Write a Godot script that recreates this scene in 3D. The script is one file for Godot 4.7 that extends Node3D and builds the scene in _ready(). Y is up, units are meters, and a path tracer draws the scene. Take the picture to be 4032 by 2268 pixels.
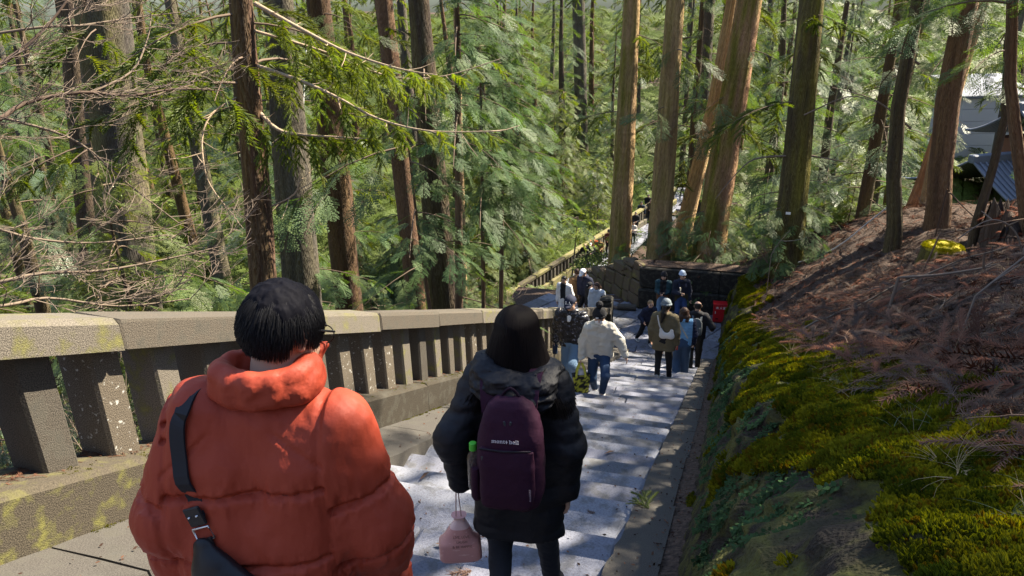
extends Node3D
# A stone stairway that descends through a cedar forest to a small landing. Metres, y up; the stairs run down along -z.

const T := 0.42036          # fall of the stairs per metre
const TREAD := 0.412
const LAND := -8.24         # height of the landing
const LOW := -15.0          # height of the far path

var M := {}
var used := {}

func _ready() -> void:
	var cam := Camera3D.new()
	cam.name = "camera"
	cam.transform = Transform3D(Basis(Vector3(0.9579, -0.0243, -0.2862), Vector3(-0.0857, 0.9269, -0.3655), Vector3(0.2742, 0.3746, 0.8857)).orthonormalized(), Vector3(0, 1.66, 0))
	cam.fov = 41.59
	cam.near = 0.05
	cam.far = 600.0
	add_child(cam)
	cam.current = true
	var sun := DirectionalLight3D.new()
	sun.name = "sun"
	sun.light_color = Color(1.0, 0.95, 0.86)
	sun.light_energy = 1.6
	sun.light_angular_distance = 0.5
	sun.shadow_enabled = true
	add_child(sun)
	sun.look_at_from_position(Vector3.ZERO, -Vector3(0.50, 0.74, -0.45), Vector3.UP)
	var sky := Sky.new()
	var sm := ProceduralSkyMaterial.new()
	sm.sky_top_color = Color(0.58, 0.70, 0.90)
	sm.sky_horizon_color = Color(0.93, 0.95, 0.97)
	sm.sky_curve = 0.18
	sm.sky_energy_multiplier = 0.6
	sm.ground_bottom_color = Color(0.12, 0.12, 0.09)
	sm.ground_horizon_color = Color(0.4, 0.42, 0.38)
	sky.sky_material = sm
	var env := Environment.new()
	env.background_mode = Environment.BG_SKY
	env.sky = sky
	env.tonemap_mode = Environment.TONE_MAPPER_LINEAR
	env.tonemap_exposure = 3.9
	env.sdfgi_enabled = true
	env.ssao_enabled = true
	env.ssil_enabled = true
	var we := WorldEnvironment.new()
	we.name = "environment"
	we.environment = env
	add_child(we)
	make_materials()
	build_ground()
	build_stairs()
	build_fence()
	build_landing()
	build_far_path()
	build_bank()
	build_trees()
	build_litter()
	build_objects()
	build_people()

# ---------- names and tags ----------
func numbered(called: String) -> String:
	if not used.has(called):
		used[called] = 0
		return called
	used[called] += 1
	return "%s_%03d" % [called, used[called]]

func tag(o: Node3D, label: String, category: String, group := "", kind := "") -> void:
	o.set_meta("label", label)
	if category != "":
		o.set_meta("category", category)
	if group != "":
		o.set_meta("group", group)
	if kind != "":
		o.set_meta("kind", kind)

func thing(called: String, label: String, category: String, at := Vector3.ZERO, turn := 0.0, group := "", kind := "") -> Node3D:
	var o := Node3D.new()
	o.name = numbered(called)
	add_child(o)
	o.position = at
	o.rotation.y = turn
	tag(o, label, category, group, kind)
	return o

func put(called: String, mesh: Mesh, m: Material, parent: Node3D = null, at := Transform3D.IDENTITY) -> MeshInstance3D:
	var o := MeshInstance3D.new()
	o.mesh = mesh
	o.material_override = m
	o.transform = at
	if parent == null:
		o.name = numbered(called)
		add_child(o)
	else:
		o.name = called
		for k in range(1, 1000):
			if not parent.has_node(NodePath(o.name)):
				break
			o.name = "%s_%03d" % [called, k]
		parent.add_child(o)
	return o

func swarm(called: String, mesh: Mesh, m: Material, buf: PackedFloat32Array, parent: Node3D = null) -> MultiMeshInstance3D:
	var mm := MultiMesh.new()
	mm.transform_format = MultiMesh.TRANSFORM_3D
	mm.use_colors = true
	mm.mesh = mesh
	mm.instance_count = buf.size() / 16
	mm.buffer = buf
	var o := MultiMeshInstance3D.new()
	o.multimesh = mm
	o.material_override = m
	o.name = called if parent else numbered(called)
	o.set_meta("kind", "stuff")
	(parent if parent else self).add_child(o, true)
	return o

func add_inst(buf: PackedFloat32Array, b: Basis, p: Vector3, c: Color) -> void:
	buf.append_array(PackedFloat32Array([b.x.x, b.y.x, b.z.x, p.x, b.x.y, b.y.y, b.z.y, p.y, b.x.z, b.y.z, b.z.z, p.z, c.r, c.g, c.b, 1.0]))

func rnd(s: int) -> RandomNumberGenerator:
	var r := RandomNumberGenerator.new()
	r.seed = s
	return r

func lin(r: float, g: float, b: float) -> Color:
	return Color(r, g, b).linear_to_srgb()

# ---------- mesh builder ----------
class MB:
	var v := PackedVector3Array()
	var n := PackedVector3Array()
	var uv := PackedVector2Array()
	var c := PackedColorArray()
	var idx := PackedInt32Array()
	var col := Color(1, 1, 1)

	func vert(p: Vector3, nn: Vector3, u := Vector2.ZERO) -> int:
		v.append(p); n.append(nn); uv.append(u); c.append(col)
		return v.size() - 1

	func poly(pts: Array, out: Vector3) -> void:
		var nn: Vector3 = (pts[1] - pts[0]).cross(pts[2] - pts[0])
		if nn.length_squared() < 1e-14 and pts.size() > 3:
			nn = (pts[2] - pts[0]).cross(pts[3] - pts[0])
		nn = nn.normalized()
		var flip := nn.dot(out) > 0.0
		if not flip:
			nn = -nn
		var b := v.size()
		for p in pts:
			vert(p, nn, Vector2(p.x + p.z * 0.7, p.y + p.z * 0.3))
		for i in range(1, pts.size() - 1):
			if flip:
				idx.append_array(PackedInt32Array([b, b + i + 1, b + i]))
			else:
				idx.append_array(PackedInt32Array([b, b + i, b + i + 1]))

	# a thin two-sided blade: triangle or quad, normal given
	func leaf(pts: Array, nn: Vector3) -> void:
		var b := v.size()
		var g: Vector3 = (pts[1] - pts[0]).cross(pts[2] - pts[0]).normalized()
		var f := g.dot(nn) >= 0.0
		var q := (nn * .6 + (g if f else -g)).normalized()
		for p in pts:
			vert(p, q)
		for i in range(1, pts.size() - 1):
			if f:
				idx.append_array(PackedInt32Array([b, b + i + 1, b + i]))
			else:
				idx.append_array(PackedInt32Array([b, b + i, b + i + 1]))

	func box(xf: Transform3D, size: Vector3, ch := 0.01, jit := 0.0, r: RandomNumberGenerator = null) -> void:
		var h := size * 0.5
		var ce := xf.origin
		var P := {}
		for sx in [-1, 1]:
			for sy in [-1, 1]:
				for sz in [-1, 1]:
					var j := Vector3.ZERO
					if r and jit > 0.0:
						j = Vector3(r.randf_range(-jit, jit), r.randf_range(-jit, jit), r.randf_range(-jit, jit))
					var k := ch * (1.0 + (r.randf() if r and jit > 0.0 else 0.0))
					for a in 3:
						var q := Vector3(sx * (h.x - (0.0 if a == 0 else k)), sy * (h.y - (0.0 if a == 1 else k)), sz * (h.z - (0.0 if a == 2 else k)))
						P[[sx, sy, sz, a]] = xf * (q + j)
		for a in 3:
			var b := (a + 1) % 3
			var d := (a + 2) % 3
			for s in [-1, 1]:
				var q := []
				for e in [[-1, -1], [-1, 1], [1, 1], [1, -1]]:
					var g := [0, 0, 0]
					g[a] = s; g[b] = e[0]; g[d] = e[1]
					q.append(P[[g[0], g[1], g[2], a]])
				poly(q, (q[0] + q[2]) * 0.5 - ce)
			for s1 in [-1, 1]:
				for s2 in [-1, 1]:
					var g1 := [0, 0, 0]
					var g2 := [0, 0, 0]
					g1[a] = -1; g2[a] = 1
					g1[b] = s1; g2[b] = s1
					g1[d] = s2; g2[d] = s2
					var q := [P[[g1[0], g1[1], g1[2], b]], P[[g2[0], g2[1], g2[2], b]], P[[g2[0], g2[1], g2[2], d]], P[[g1[0], g1[1], g1[2], d]]]
					poly(q, xf.basis * (axis(b) * s1 + axis(d) * s2))
		for sx in [-1, 1]:
			for sy in [-1, 1]:
				for sz in [-1, 1]:
					var q := [P[[sx, sy, sz, 0]], P[[sx, sy, sz, 1]], P[[sx, sy, sz, 2]]]
					poly(q, q[0] - ce)

	static func axis(a: int) -> Vector3:
		return Vector3(1 if a == 0 else 0, 1 if a == 1 else 0, 1 if a == 2 else 0)

	func tube(pts: Array, radii: Array, segs: int, cap := true) -> void:
		var base := v.size()
		var up := Vector3(0.13, 0.97, 0.21).normalized()
		var len := 0.0
		for i in pts.size():
			var p: Vector3 = pts[i]
			var d: Vector3 = (pts[mini(i + 1, pts.size() - 1)] - pts[maxi(i - 1, 0)]).normalized()
			var s := d.cross(up)
			if s.length() < 0.05:
				s = d.cross(Vector3(0.9, 0.1, 0.4))
			s = s.normalized()
			var w := s.cross(d).normalized()
			if i > 0:
				len += (p - pts[i - 1]).length()
			for k in segs + 1:
				var a := TAU * k / segs
				var o := s * cos(a) + w * sin(a)
				vert(p + o * float(radii[i]), o, Vector2(float(k) / segs, len))
		for i in pts.size() - 1:
			for k in segs:
				var a := base + i * (segs + 1) + k
				var b := a + segs + 1
				idx.append_array(PackedInt32Array([a, a + 1, b, a + 1, b + 1, b]))
		if cap:
			for e in [0, pts.size() - 1]:
				if float(radii[e]) < 0.004:
					continue
				var q := []
				for k in segs:
					q.append(v[base + e * (segs + 1) + k])
				poly(q, (pts[e] - pts[1 if e == 0 else e - 1]))

	# stacked rings of any outline, [centre, half-width, half-depth, turn]; smooth
	func lathe(prof: Array, segs: int, xf := Transform3D.IDENTITY) -> void:
		var base := v.size()
		for i in prof.size():
			var q: Vector2 = prof[i]
			var t: Vector2 = prof[mini(i + 1, prof.size() - 1)] - prof[maxi(i - 1, 0)]
			for k in segs + 1:
				var a := TAU * k / segs
				var nn := Vector3(cos(a) * t.y, -t.x, sin(a) * t.y).normalized()
				vert(xf * Vector3(cos(a) * q.x, q.y, sin(a) * q.x), (xf.basis * nn).normalized(), Vector2(float(k) / segs, q.y))
		for i in prof.size() - 1:
			for k in segs:
				var a := base + i * (segs + 1) + k
				var b := a + segs + 1
				idx.append_array(PackedInt32Array([a, a + 1, b, a + 1, b + 1, b]))

	# a grid of points pts[row][col]; smooth normals towards side
	func grid(pts: Array, uvs := 1.0, out := Vector3.UP) -> void:
		var base := v.size()
		var R := pts.size()
		var C: int = pts[0].size()
		for i in R:
			for j in C:
				var a: Vector3 = pts[i][mini(j + 1, C - 1)] - pts[i][maxi(j - 1, 0)]
				var b: Vector3 = pts[mini(i + 1, R - 1)][j] - pts[maxi(i - 1, 0)][j]
				var nn := a.cross(b).normalized()
				if nn.dot(out) < 0.0:
					nn = -nn
				vert(pts[i][j], nn, Vector2(pts[i][j].x, pts[i][j].z) * uvs)
		var a0: Vector3 = pts[0][1] - pts[0][0]
		var b0: Vector3 = pts[1][0] - pts[0][0]
		var f := a0.cross(b0).dot(out) > 0.0
		for i in R - 1:
			for j in C - 1:
				var p := base + i * C + j
				if f:
					idx.append_array(PackedInt32Array([p, p + C, p + 1, p + 1, p + C, p + C + 1]))
				else:
					idx.append_array(PackedInt32Array([p, p + 1, p + C, p + 1, p + C + 1, p + C]))

	func mesh() -> ArrayMesh:
		var a := []
		a.resize(Mesh.ARRAY_MAX)
		a[Mesh.ARRAY_VERTEX] = v
		a[Mesh.ARRAY_NORMAL] = n
		a[Mesh.ARRAY_TEX_UV] = uv
		a[Mesh.ARRAY_COLOR] = c
		a[Mesh.ARRAY_INDEX] = idx
		var m := ArrayMesh.new()
		m.add_surface_from_arrays(Mesh.PRIMITIVE_TRIANGLES, a)
		return m

func box_mesh(size: Vector3, ch := 0.01, jit := 0.0, r: RandomNumberGenerator = null) -> ArrayMesh:
	var b := MB.new()
	b.box(Transform3D.IDENTITY, size, ch, jit, r)
	return b.mesh()

func tube_mesh(pts: Array, radii: Array, segs := 8) -> ArrayMesh:
	var b := MB.new()
	b.tube(pts, radii, segs)
	return b.mesh()

# a smooth run of points through the given ones
func smooth_path(pts: Array, per := 4) -> Array:
	var o := []
	for i in pts.size() - 1:
		var a: Vector3 = pts[maxi(i - 1, 0)]
		var b: Vector3 = pts[i]
		var c: Vector3 = pts[i + 1]
		var d: Vector3 = pts[mini(i + 2, pts.size() - 1)]
		for k in per:
			o.append(b.cubic_interpolate(c, a, d, float(k) / per))
	o.append(pts[-1])
	return o

func taper(count: int, r0: float, r1: float) -> Array:
	var o := []
	for i in count:
		o.append(lerpf(r0, r1, float(i) / maxf(count - 1, 1)))
	return o

# ---------- materials ----------
func ntex(seed_: int, freq: float, stops: Array, type := FastNoiseLite.TYPE_SIMPLEX_SMOOTH, oct := 5, size := 512, frac := FastNoiseLite.FRACTAL_FBM) -> NoiseTexture2D:
	var f := FastNoiseLite.new()
	f.seed = seed_
	f.frequency = freq
	f.noise_type = type
	f.fractal_octaves = oct
	f.fractal_type = frac
	f.fractal_gain = 0.6
	var g := Gradient.new()
	var off := PackedFloat32Array()
	var cc := PackedColorArray()
	for s in stops:
		off.append(s[0]); cc.append(s[1])
	g.offsets = off
	g.colors = cc
	var t := NoiseTexture2D.new()
	t.width = size; t.height = size
	t.seamless = true
	t.noise = f
	t.color_ramp = g
	return t

func ntex_n(seed_: int, freq: float, bump: float, type := FastNoiseLite.TYPE_SIMPLEX_SMOOTH, oct := 5, size := 512, frac := FastNoiseLite.FRACTAL_FBM) -> NoiseTexture2D:
	var f := FastNoiseLite.new()
	f.seed = seed_
	f.frequency = freq
	f.noise_type = type
	f.fractal_octaves = oct
	f.fractal_type = frac
	var t := NoiseTexture2D.new()
	t.width = size; t.height = size
	t.seamless = true
	t.noise = f
	t.as_normal_map = true
	t.bump_strength = bump
	return t

func mat(albedo: Texture2D, normal: Texture2D, tint: Color, rough := 0.9, scale := Vector3.ONE, tri := true, nscale := 1.0) -> StandardMaterial3D:
	var m := StandardMaterial3D.new()
	m.albedo_color = tint
	m.albedo_texture = albedo
	m.roughness = rough
	m.metallic_specular = 0.4
	if normal:
		m.normal_enabled = true
		m.normal_texture = normal
		m.normal_scale = nscale
	m.uv1_scale = scale
	if tri:
		m.uv1_triplanar = true
		m.uv1_world_triplanar = true
	m.vertex_color_use_as_albedo = true
	return m

func flat(r: float, g: float, b: float, rough := 0.8, normal: Texture2D = null, scale := 8.0, spec := 0.4) -> StandardMaterial3D:
	var m := StandardMaterial3D.new()
	m.albedo_color = lin(r, g, b)
	m.roughness = rough
	m.metallic_specular = spec
	m.vertex_color_use_as_albedo = true
	if normal:
		m.normal_enabled = true
		m.normal_texture = normal
		m.uv1_triplanar = true
		m.uv1_scale = Vector3.ONE * scale
	return m

func blotch(m: StandardMaterial3D, t: Texture2D, scale: float) -> StandardMaterial3D:
	m.detail_enabled = true
	m.detail_albedo = t
	m.detail_blend_mode = BaseMaterial3D.BLEND_MODE_MIX
	m.detail_uv_layer = BaseMaterial3D.DETAIL_UV_2
	m.uv2_triplanar = true
	m.uv2_world_triplanar = true
	m.uv2_scale = Vector3.ONE * scale
	return m

func needle(r: float, g: float, b: float, back: Color, rough := 0.52) -> StandardMaterial3D:
	var m := StandardMaterial3D.new()
	m.albedo_color = lin(r, g, b)
	m.roughness = rough
	m.metallic_specular = 0.4
	m.vertex_color_use_as_albedo = true
	m.backlight_enabled = true
	m.backlight = back
	m.cull_mode = BaseMaterial3D.CULL_DISABLED
	return m

func make_materials() -> void:
	var S := FastNoiseLite.TYPE_SIMPLEX_SMOOTH
	var V := FastNoiseLite.TYPE_VALUE
	M.tx_stone = ntex(1, 0.05, [[0.0, lin(.05, .047, .044)], [.33, lin(.13, .12, .108)], [.5, lin(.25, .232, .212)], [.7, lin(.34, .316, .285)], [1.0, lin(.46, .43, .39)]], S, 6)
	M.tx_step = ntex(2, 0.035, [[0.0, lin(.16, .155, .155)], [.2, lin(.27, .265, .27)], [.35, lin(.34, .34, .35)], [.65, lin(.39, .39, .4)], [1.0, lin(.45, .45, .45)]], S, 6)
	M.tx_rough = ntex_n(3, 0.045, 6.0, S, 6)
	M.tx_fine = ntex_n(4, 0.09, 5.0, S, 4)
	M.tx_moss = ntex(5, 0.012, [[0.0, Color(0, 0, 0, 0)], [.5, Color(lin(.12, .12, .03), 0)], [.66, Color(lin(.12, .115, .035), .4)], [.8, Color(lin(.15, .145, .035), .65)], [1.0, Color(lin(.2, .19, .05), .8)]], S, 6)
	M.tx_lichen = ntex(6, 0.02, [[0.0, Color(0, 0, 0, 0)], [.75, Color(lin(.45, .45, .42), 0)], [.8, Color(lin(.45, .45, .42), .7)], [1.0, Color(lin(.6, .6, .57), .95)]], S, 5)
	M.tx_stain = ntex(7, 0.014, [[0.0, Color(lin(.05, .05, .045), .75)], [.33, Color(lin(.08, .075, .06), .4)], [.46, Color(lin(.1, .1, .09), 0)], [1.0, Color(0, 0, 0, 0)]], S, 6)
	M.tx_bark = ntex(8, 0.02, [[0.0, lin(.3, .26, .22)], [.4, lin(.7, .66, .6)], [.65, lin(1, .98, .95)], [1.0, lin(1, 1, 1)]], S, 6, 512, FastNoiseLite.FRACTAL_RIDGED)
	M.tx_bark_n = ntex_n(8, 0.02, 10.0, S, 6, 512, FastNoiseLite.FRACTAL_RIDGED)
	M.tx_soil = ntex(9, 0.04, [[0.0, lin(.012, .009, .007)], [.4, lin(.04, .027, .02)], [.6, lin(.085, .055, .04)], [1.0, lin(.17, .115, .085)]], S, 6)
	M.tx_mossy = ntex(10, 0.03, [[0.0, lin(.035, .03, .01)], [.4, lin(.08, .075, .012)], [.6, lin(.14, .135, .02)], [1.0, lin(.24, .22, .045)]], S, 6)
	M.tx_cloth = ntex_n(11, 0.25, 1.5, V, 2, 256)
	M.tx_wrinkle = ntex_n(12, 0.016, 9.0, S, 3, 256)
	M.tx_crease = ntex_n(14, 0.022, 7.0, S, 4, 512, FastNoiseLite.FRACTAL_RIDGED)
	M.tx_fleece = ntex_n(13, 0.16, 9.0, S, 3, 256)
	M.fence = []
	for k in 4:
		var q: float = [.76, 0.65, 0.56, 0.7][k]
		var fm := mat(M.tx_stone, M.tx_rough, Color(q, q * [.975, .96, .97, .95][k], q * [.93, .9, .92, .87][k]), 0.92, Vector3.ONE * 4.2, true, 0.9)
		M.fence.append(blotch(fm, [M.tx_moss, M.tx_stain, M.tx_stain, M.tx_lichen][k], [0.8, 0.8, 0.6, 1.5][k]))
	M.base = []
	for k in 3:
		var q: float = [.54, .46, .6][k]
		M.base.append(blotch(mat(M.tx_stone, M.tx_rough, Color(q, q * .95, q * .85), 0.95, Vector3.ONE * 4.0, true, 1.0), [M.tx_moss, M.tx_stain, M.tx_moss][k], [.9, .7, .6][k]))
	M.mossy_stone = blotch(mat(M.tx_stone, M.tx_rough, Color(.9, .86, .7), 0.95, Vector3.ONE * 4.0), ntex(15, 0.012, [[0.0, Color(lin(.15, .15, .04), 1)], [.38, Color(lin(.2, .195, .05), .8)], [.55, Color(lin(.18, .17, .07), .15)], [1.0, Color(0, 0, 0, 0)]], S, 6), 0.8)
	M.step = []
	for k in 5:
		var q: float = [.76, 0.7, 0.63, 0.8, 0.67][k]
		var sm := mat(M.tx_step, M.tx_fine, Color(q * .96, q * 0.98, q * [1.06, 1.08, 1.03, 1.04, 1.07][k]), 0.85, Vector3.ONE * 2.4, true, 0.5)
		M.step.append(blotch(sm, M.tx_stain, [0.5, .35, .7, .45, .6][k]))
	M.strip = blotch(mat(M.tx_stone, M.tx_rough, Color(.56, .555, .55), 0.92, Vector3.ONE * 4.6, true, 0.5), M.tx_stain, 0.7)
	M.dark_stone = blotch(mat(M.tx_stone, M.tx_rough, Color(.34, .34, .33), 0.95, Vector3.ONE * 2.6), M.tx_stain, .8)
	M.side_stone = blotch(mat(M.tx_stone, M.tx_rough, Color(.66, .6, .52), 0.95, Vector3.ONE * 2.6), M.tx_moss, .5)
	M.wall_stone = blotch(mat(M.tx_stone, M.tx_rough, Color(.34, .305, .265), 0.95, Vector3.ONE * 2.2, true, 2.4), ntex(16, 0.01, [[0.0, Color(lin(.05, .05, .012), 1)], [.45, Color(lin(.1, .1, .018), .85)], [.56, Color(lin(.1, .1, .02), 0)], [1.0, Color(0, 0, 0, 0)]], S, 6), 0.5)
	M.soil = mat(M.tx_soil, M.tx_rough, Color(1, 1, 1), 0.97, Vector3.ONE * 0.9, true, 1.2)
	M.bark = []
	var bm := mat(M.tx_bark, M.tx_bark_n, Color(1, 1, 1), 0.95, Vector3(4, .22, 1), false, 1.4)
	M.bark.append(bm)
	M.bark_thin = mat(M.tx_bark, M.tx_bark_n, Color(1, 1, 1), 0.95, Vector3(1, 1.2, 1), false, 1.0)
	M.twig = flat(.17, .13, .1, 0.85)
	M.hinoki = needle(.095, .14, .06, Color(.95, 1.0, .5))
	M.cedar = needle(.12, .155, .045, Color(1.0, 1.0, .35))
	M.silver = needle(.11, .145, .095, Color(.85, .95, .6), 0.35)
	M.maple = needle(.2, .26, .015, Color(1.0, 1.0, .2), 0.5)
	M.dead = needle(.125, .078, .058, Color(.4, .24, .15), 0.75)
	M.dead.metallic_specular = .2
	M.moss = needle(.2, .205, .025, Color(.9, .9, .2), 0.85)
	M.moss.metallic_specular = .2
	M.fern = needle(.03, .06, .022, Color(.5, .6, .2), 0.75)
	M.fern.metallic_specular = .2
	M.grass = needle(.3, .25, .15, Color(.5, .45, .3), 0.6)

# ---------- foliage pieces ----------
# lacy flat frond along +x, one metre long
func frond_mesh(seed_: int, pairs := 11, lw := 0.03, ll := 0.1) -> ArrayMesh:
	var b := MB.new()
	var r := rnd(seed_)
	for i in pairs:
		var x := 0.06 + 0.92 * i / pairs
		for s in [-1.0, 1.0]:
			var L := 0.42 * sin(PI * clampf(0.18 + x * 0.86, 0.0, 1.0)) * r.randf_range(0.75, 1.15) + 0.05
			var ang := r.randf_range(0.6, 0.95)
			var d := Vector3(cos(ang), 0, s * sin(ang))
			var base := Vector3(x, -0.22 * x * x, 0)
			var k := 0
			var u := 0.03
			while u < L:
				var q := base + d * u + Vector3(0, -0.3 * u * u + r.randf_range(-.012, .012), 0)
				var side := 1.0 if k % 2 == 0 else -1.0
				var la: float = ang * s + side * 0.6
				var e := Vector3(cos(la), r.randf_range(-.25, .12), sin(la)).normalized()
				var w: Vector3 = Vector3(-e.z, 0, e.x).normalized() * lw * r.randf_range(.7, 1.2)
				var len := ll * (1.0 - 0.45 * u / L) * r.randf_range(.8, 1.25)
				var nn := (Vector3(r.randf_range(-.25, .25), 1, r.randf_range(-.25, .25))).normalized()
				b.leaf([q, q + e * len * 0.55 + w, q + e * len, q + e * len * 0.55 - w], nn)
				k += 1
				u += ll * 0.42
	return b.mesh()

# bushy shoot of curved needles along +x, one metre long
func tuft_mesh(seed_: int, steps := 16) -> ArrayMesh:
	var b := MB.new()
	var r := rnd(seed_)
	var shoots := [[Vector3.ZERO, Vector3(1, 0, 0), 1.0], [Vector3(.2, 0, 0), Vector3(.8, .1, .5), .62], [Vector3(.3, 0, 0), Vector3(.8, .05, -.55), .6], [Vector3(.5, 0, 0), Vector3(.85, -.2, .35), .45]]
	for sh in shoots:
		var d: Vector3 = sh[1].normalized()
		var a := d.cross(Vector3.UP).normalized()
		var w := a.cross(d)
		for i in steps:
			var f := float(i) / steps
			var p: Vector3 = sh[0] + d * f * sh[2] + Vector3(0, -.25 * f * f * sh[2], 0)
			for k in 4:
				var an := TAU * (k + 0.37 * i) / 4.0 + r.randf_range(-.3, .3)
				var o := a * cos(an) + w * sin(an)
				var e: Vector3 = (d * 0.9 + o * 0.75).normalized()
				var side := e.cross(o).normalized() * 0.016
				var len := r.randf_range(.12, .19) * (1.1 - .5 * f)
				b.leaf([p - side, p + side, p + e * len + d * len * .25], (o + Vector3(0, .3, 0)).normalized())
	return b.mesh()

# broad-leaf sprig along +x
func sprig_mesh(seed_: int, leaves := 12, ll := 0.22, lw := 0.07) -> ArrayMesh:
	var b := MB.new()
	var r := rnd(seed_)
	for i in leaves:
		var f := float(i) / leaves
		var p := Vector3(f, -.15 * f * f, 0)
		var an := 2.4 * i
		var e := Vector3(.55, sin(an) * .35, cos(an)).normalized()
		var w := Vector3(-e.z, r.randf_range(-.3, .3), e.x).normalized() * lw
		b.leaf([p, p + e * ll * .35 + w, p + e * ll * .7 + w * .7, p + e * ll, p + e * ll * .7 - w * .7, p + e * ll * .35 - w], (e.cross(w)).normalized())
	return b.mesh()

# dry fallen cedar branchlet along +x
func dead_mesh(seed_: int) -> ArrayMesh:
	var b := MB.new()
	var r := rnd(seed_)
	var p := Vector3.ZERO
	var d := Vector3(1, 0, 0)
	for i in 22:
		var f := i / 22.0
		d = (d + Vector3(0, r.randf_range(-.12, .1), r.randf_range(-.16, .16))).normalized()
		var q := p + d * 0.047
		var side := d.cross(Vector3.UP).normalized()
		for k in 4:
			var an := TAU * (k + .31 * i) / 4.0
			var o := side * cos(an) + side.cross(d) * sin(an)
			o.y *= .4
			var e := (d * .85 + o.normalized() * .75).normalized()
			var w := e.cross(Vector3.UP).normalized() * .0095
			b.leaf([p - w, p + w, p + e * r.randf_range(.13, .21) * (1.1 - .6 * f)], (Vector3.UP + o * .5).normalized())
		b.leaf([p - side * .012, p + side * .012, q + side * .01, q - side * .01], Vector3.UP)
		p = q
	return b.mesh()

# cushion of upright moss shoots about 1 across
func moss_mesh(seed_: int, count := 26) -> ArrayMesh:
	var b := MB.new()
	var r := rnd(seed_)
	for i in count:
		var a := r.randf() * TAU
		var ra := sqrt(r.randf()) * .5
		var p := Vector3(cos(a) * ra, -.05, sin(a) * ra)
		var h := r.randf_range(.16, .38) * (1.15 - ra)
		var lean := Vector3(cos(a) * ra * .9 + r.randf_range(-.25, .25), 1, sin(a) * ra * .9 + r.randf_range(-.25, .25)).normalized()
		for k in 3:
			var o := Vector3(cos(a + k * 2.1), 0, sin(a + k * 2.1)) * .045
			b.leaf([p - o, p + o, p + lean * h * .6 + o * 1.3, p + lean * h, p + lean * h * .6 - o * 1.3], o.cross(lean).normalized())
	return b.mesh()

# ---------- ground ----------
var gn := FastNoiseLite.new()

func smooth_to(x: float, a: float, b: float) -> float:
	var u := clampf((x - a) / (b - a), 0.0, 1.0)
	return u * u * (3.0 - 2.0 * u)

const HX := [0.68, 0.88, 1.2, 1.8, 2.6, 4.0, 5.0, 8.0, 15.0, 40.0]
const HY := [1.24, 1.34, 1.5, 1.88, 2.35, 3.0, 3.3, 3.6, 3.6, 1.0]

func bank_rise(x: float) -> float:
	for i in HX.size() - 1:
		if x < HX[i + 1]:
			return lerpf(HY[i], HY[i + 1], clampf((x - HX[i]) / (HX[i + 1] - HX[i]), 0.0, 1.0))
	return HY[-1]

func bank_y(x: float, z: float) -> float:
	var f := maxf(0.0, -18.8 - z) * T
	var y := T * z + bank_rise(x) + f
	if z < -23.6:
		y -= 0.55 * (-23.6 - z) + maxf(0.0, x - 3.0) * 0.05 * (-23.6 - z)
	return y

func ground_y(x: float, z: float) -> float:
	gn.seed = 77
	gn.frequency = 0.06
	var w := gn.get_noise_2d(x, z)
	var far := sqrt(x * x + z * z)
	var floor_ := LOW - 0.7 + w * 0.5 + maxf(0.0, far - 110.0) * 0.05
	var y: float
	var yf := T * maxf(z, -20.0)
	if x < -3.4 and z > -23.2:
		var d := -3.4 - x
		y = yf - 0.45 - 0.62 * minf(d, 9.0) - 0.2 * maxf(d - 9.0, 0.0) + w * 0.4
	elif z > -23.2:
		y = yf - 1.0
		if x > 0.3:
			y = bank_y(x, z) - 0.25
	else:
		var right := bank_y(maxf(x, 0.4), z) if x > 0.4 else -6.9 - 0.62 * maxf(0.0, -23.6 - z)
		var left := LAND - 0.45 - 0.62 * minf(maxf(0.0, -5.6 - x), 9.0) - 0.45 * maxf(0.0, -22.3 - z)
		y = lerpf(right - 0.1, left, smooth_to(-x, 2.6, 5.2)) + w * 0.3
		if x > 6.0:
			y -= (x - 6.0) * 0.25
	# the trench of the second flight
	if z < -21.5 and z > -38.0:
		var cx := -4.9 - (-22.0 - z) * 0.2
		if absf(x - cx) < 1.9:
			y = minf(y, LAND - 0.42 - 0.455 * maxf(0.0, -23.0 - z))
	return maxf(y, floor_)

func build_ground() -> void:
	var xs := []
	var x := -150.0
	while x < 150.0:
		xs.append(x)
		x += 0.9 if absf(x) < 14.0 else (3.0 if absf(x) < 50.0 else 9.0)
	var zs := []
	var z := 14.0
	while z > -260.0:
		zs.append(z)
		z -= 0.9 if z > -40.0 else (3.0 if z > -80.0 else 9.0)
	var pts := []
	for zz in zs:
		var row := []
		for xx in xs:
			row.append(Vector3(xx, ground_y(xx, zz), zz))
		pts.append(row)
	var b := MB.new()
	b.grid(pts)
	var o := put("ground", b.mesh(), M.soil)
	tag(o, "brown forest floor of leaf litter sloping down into the valley", "ground", "", "structure")

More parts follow.
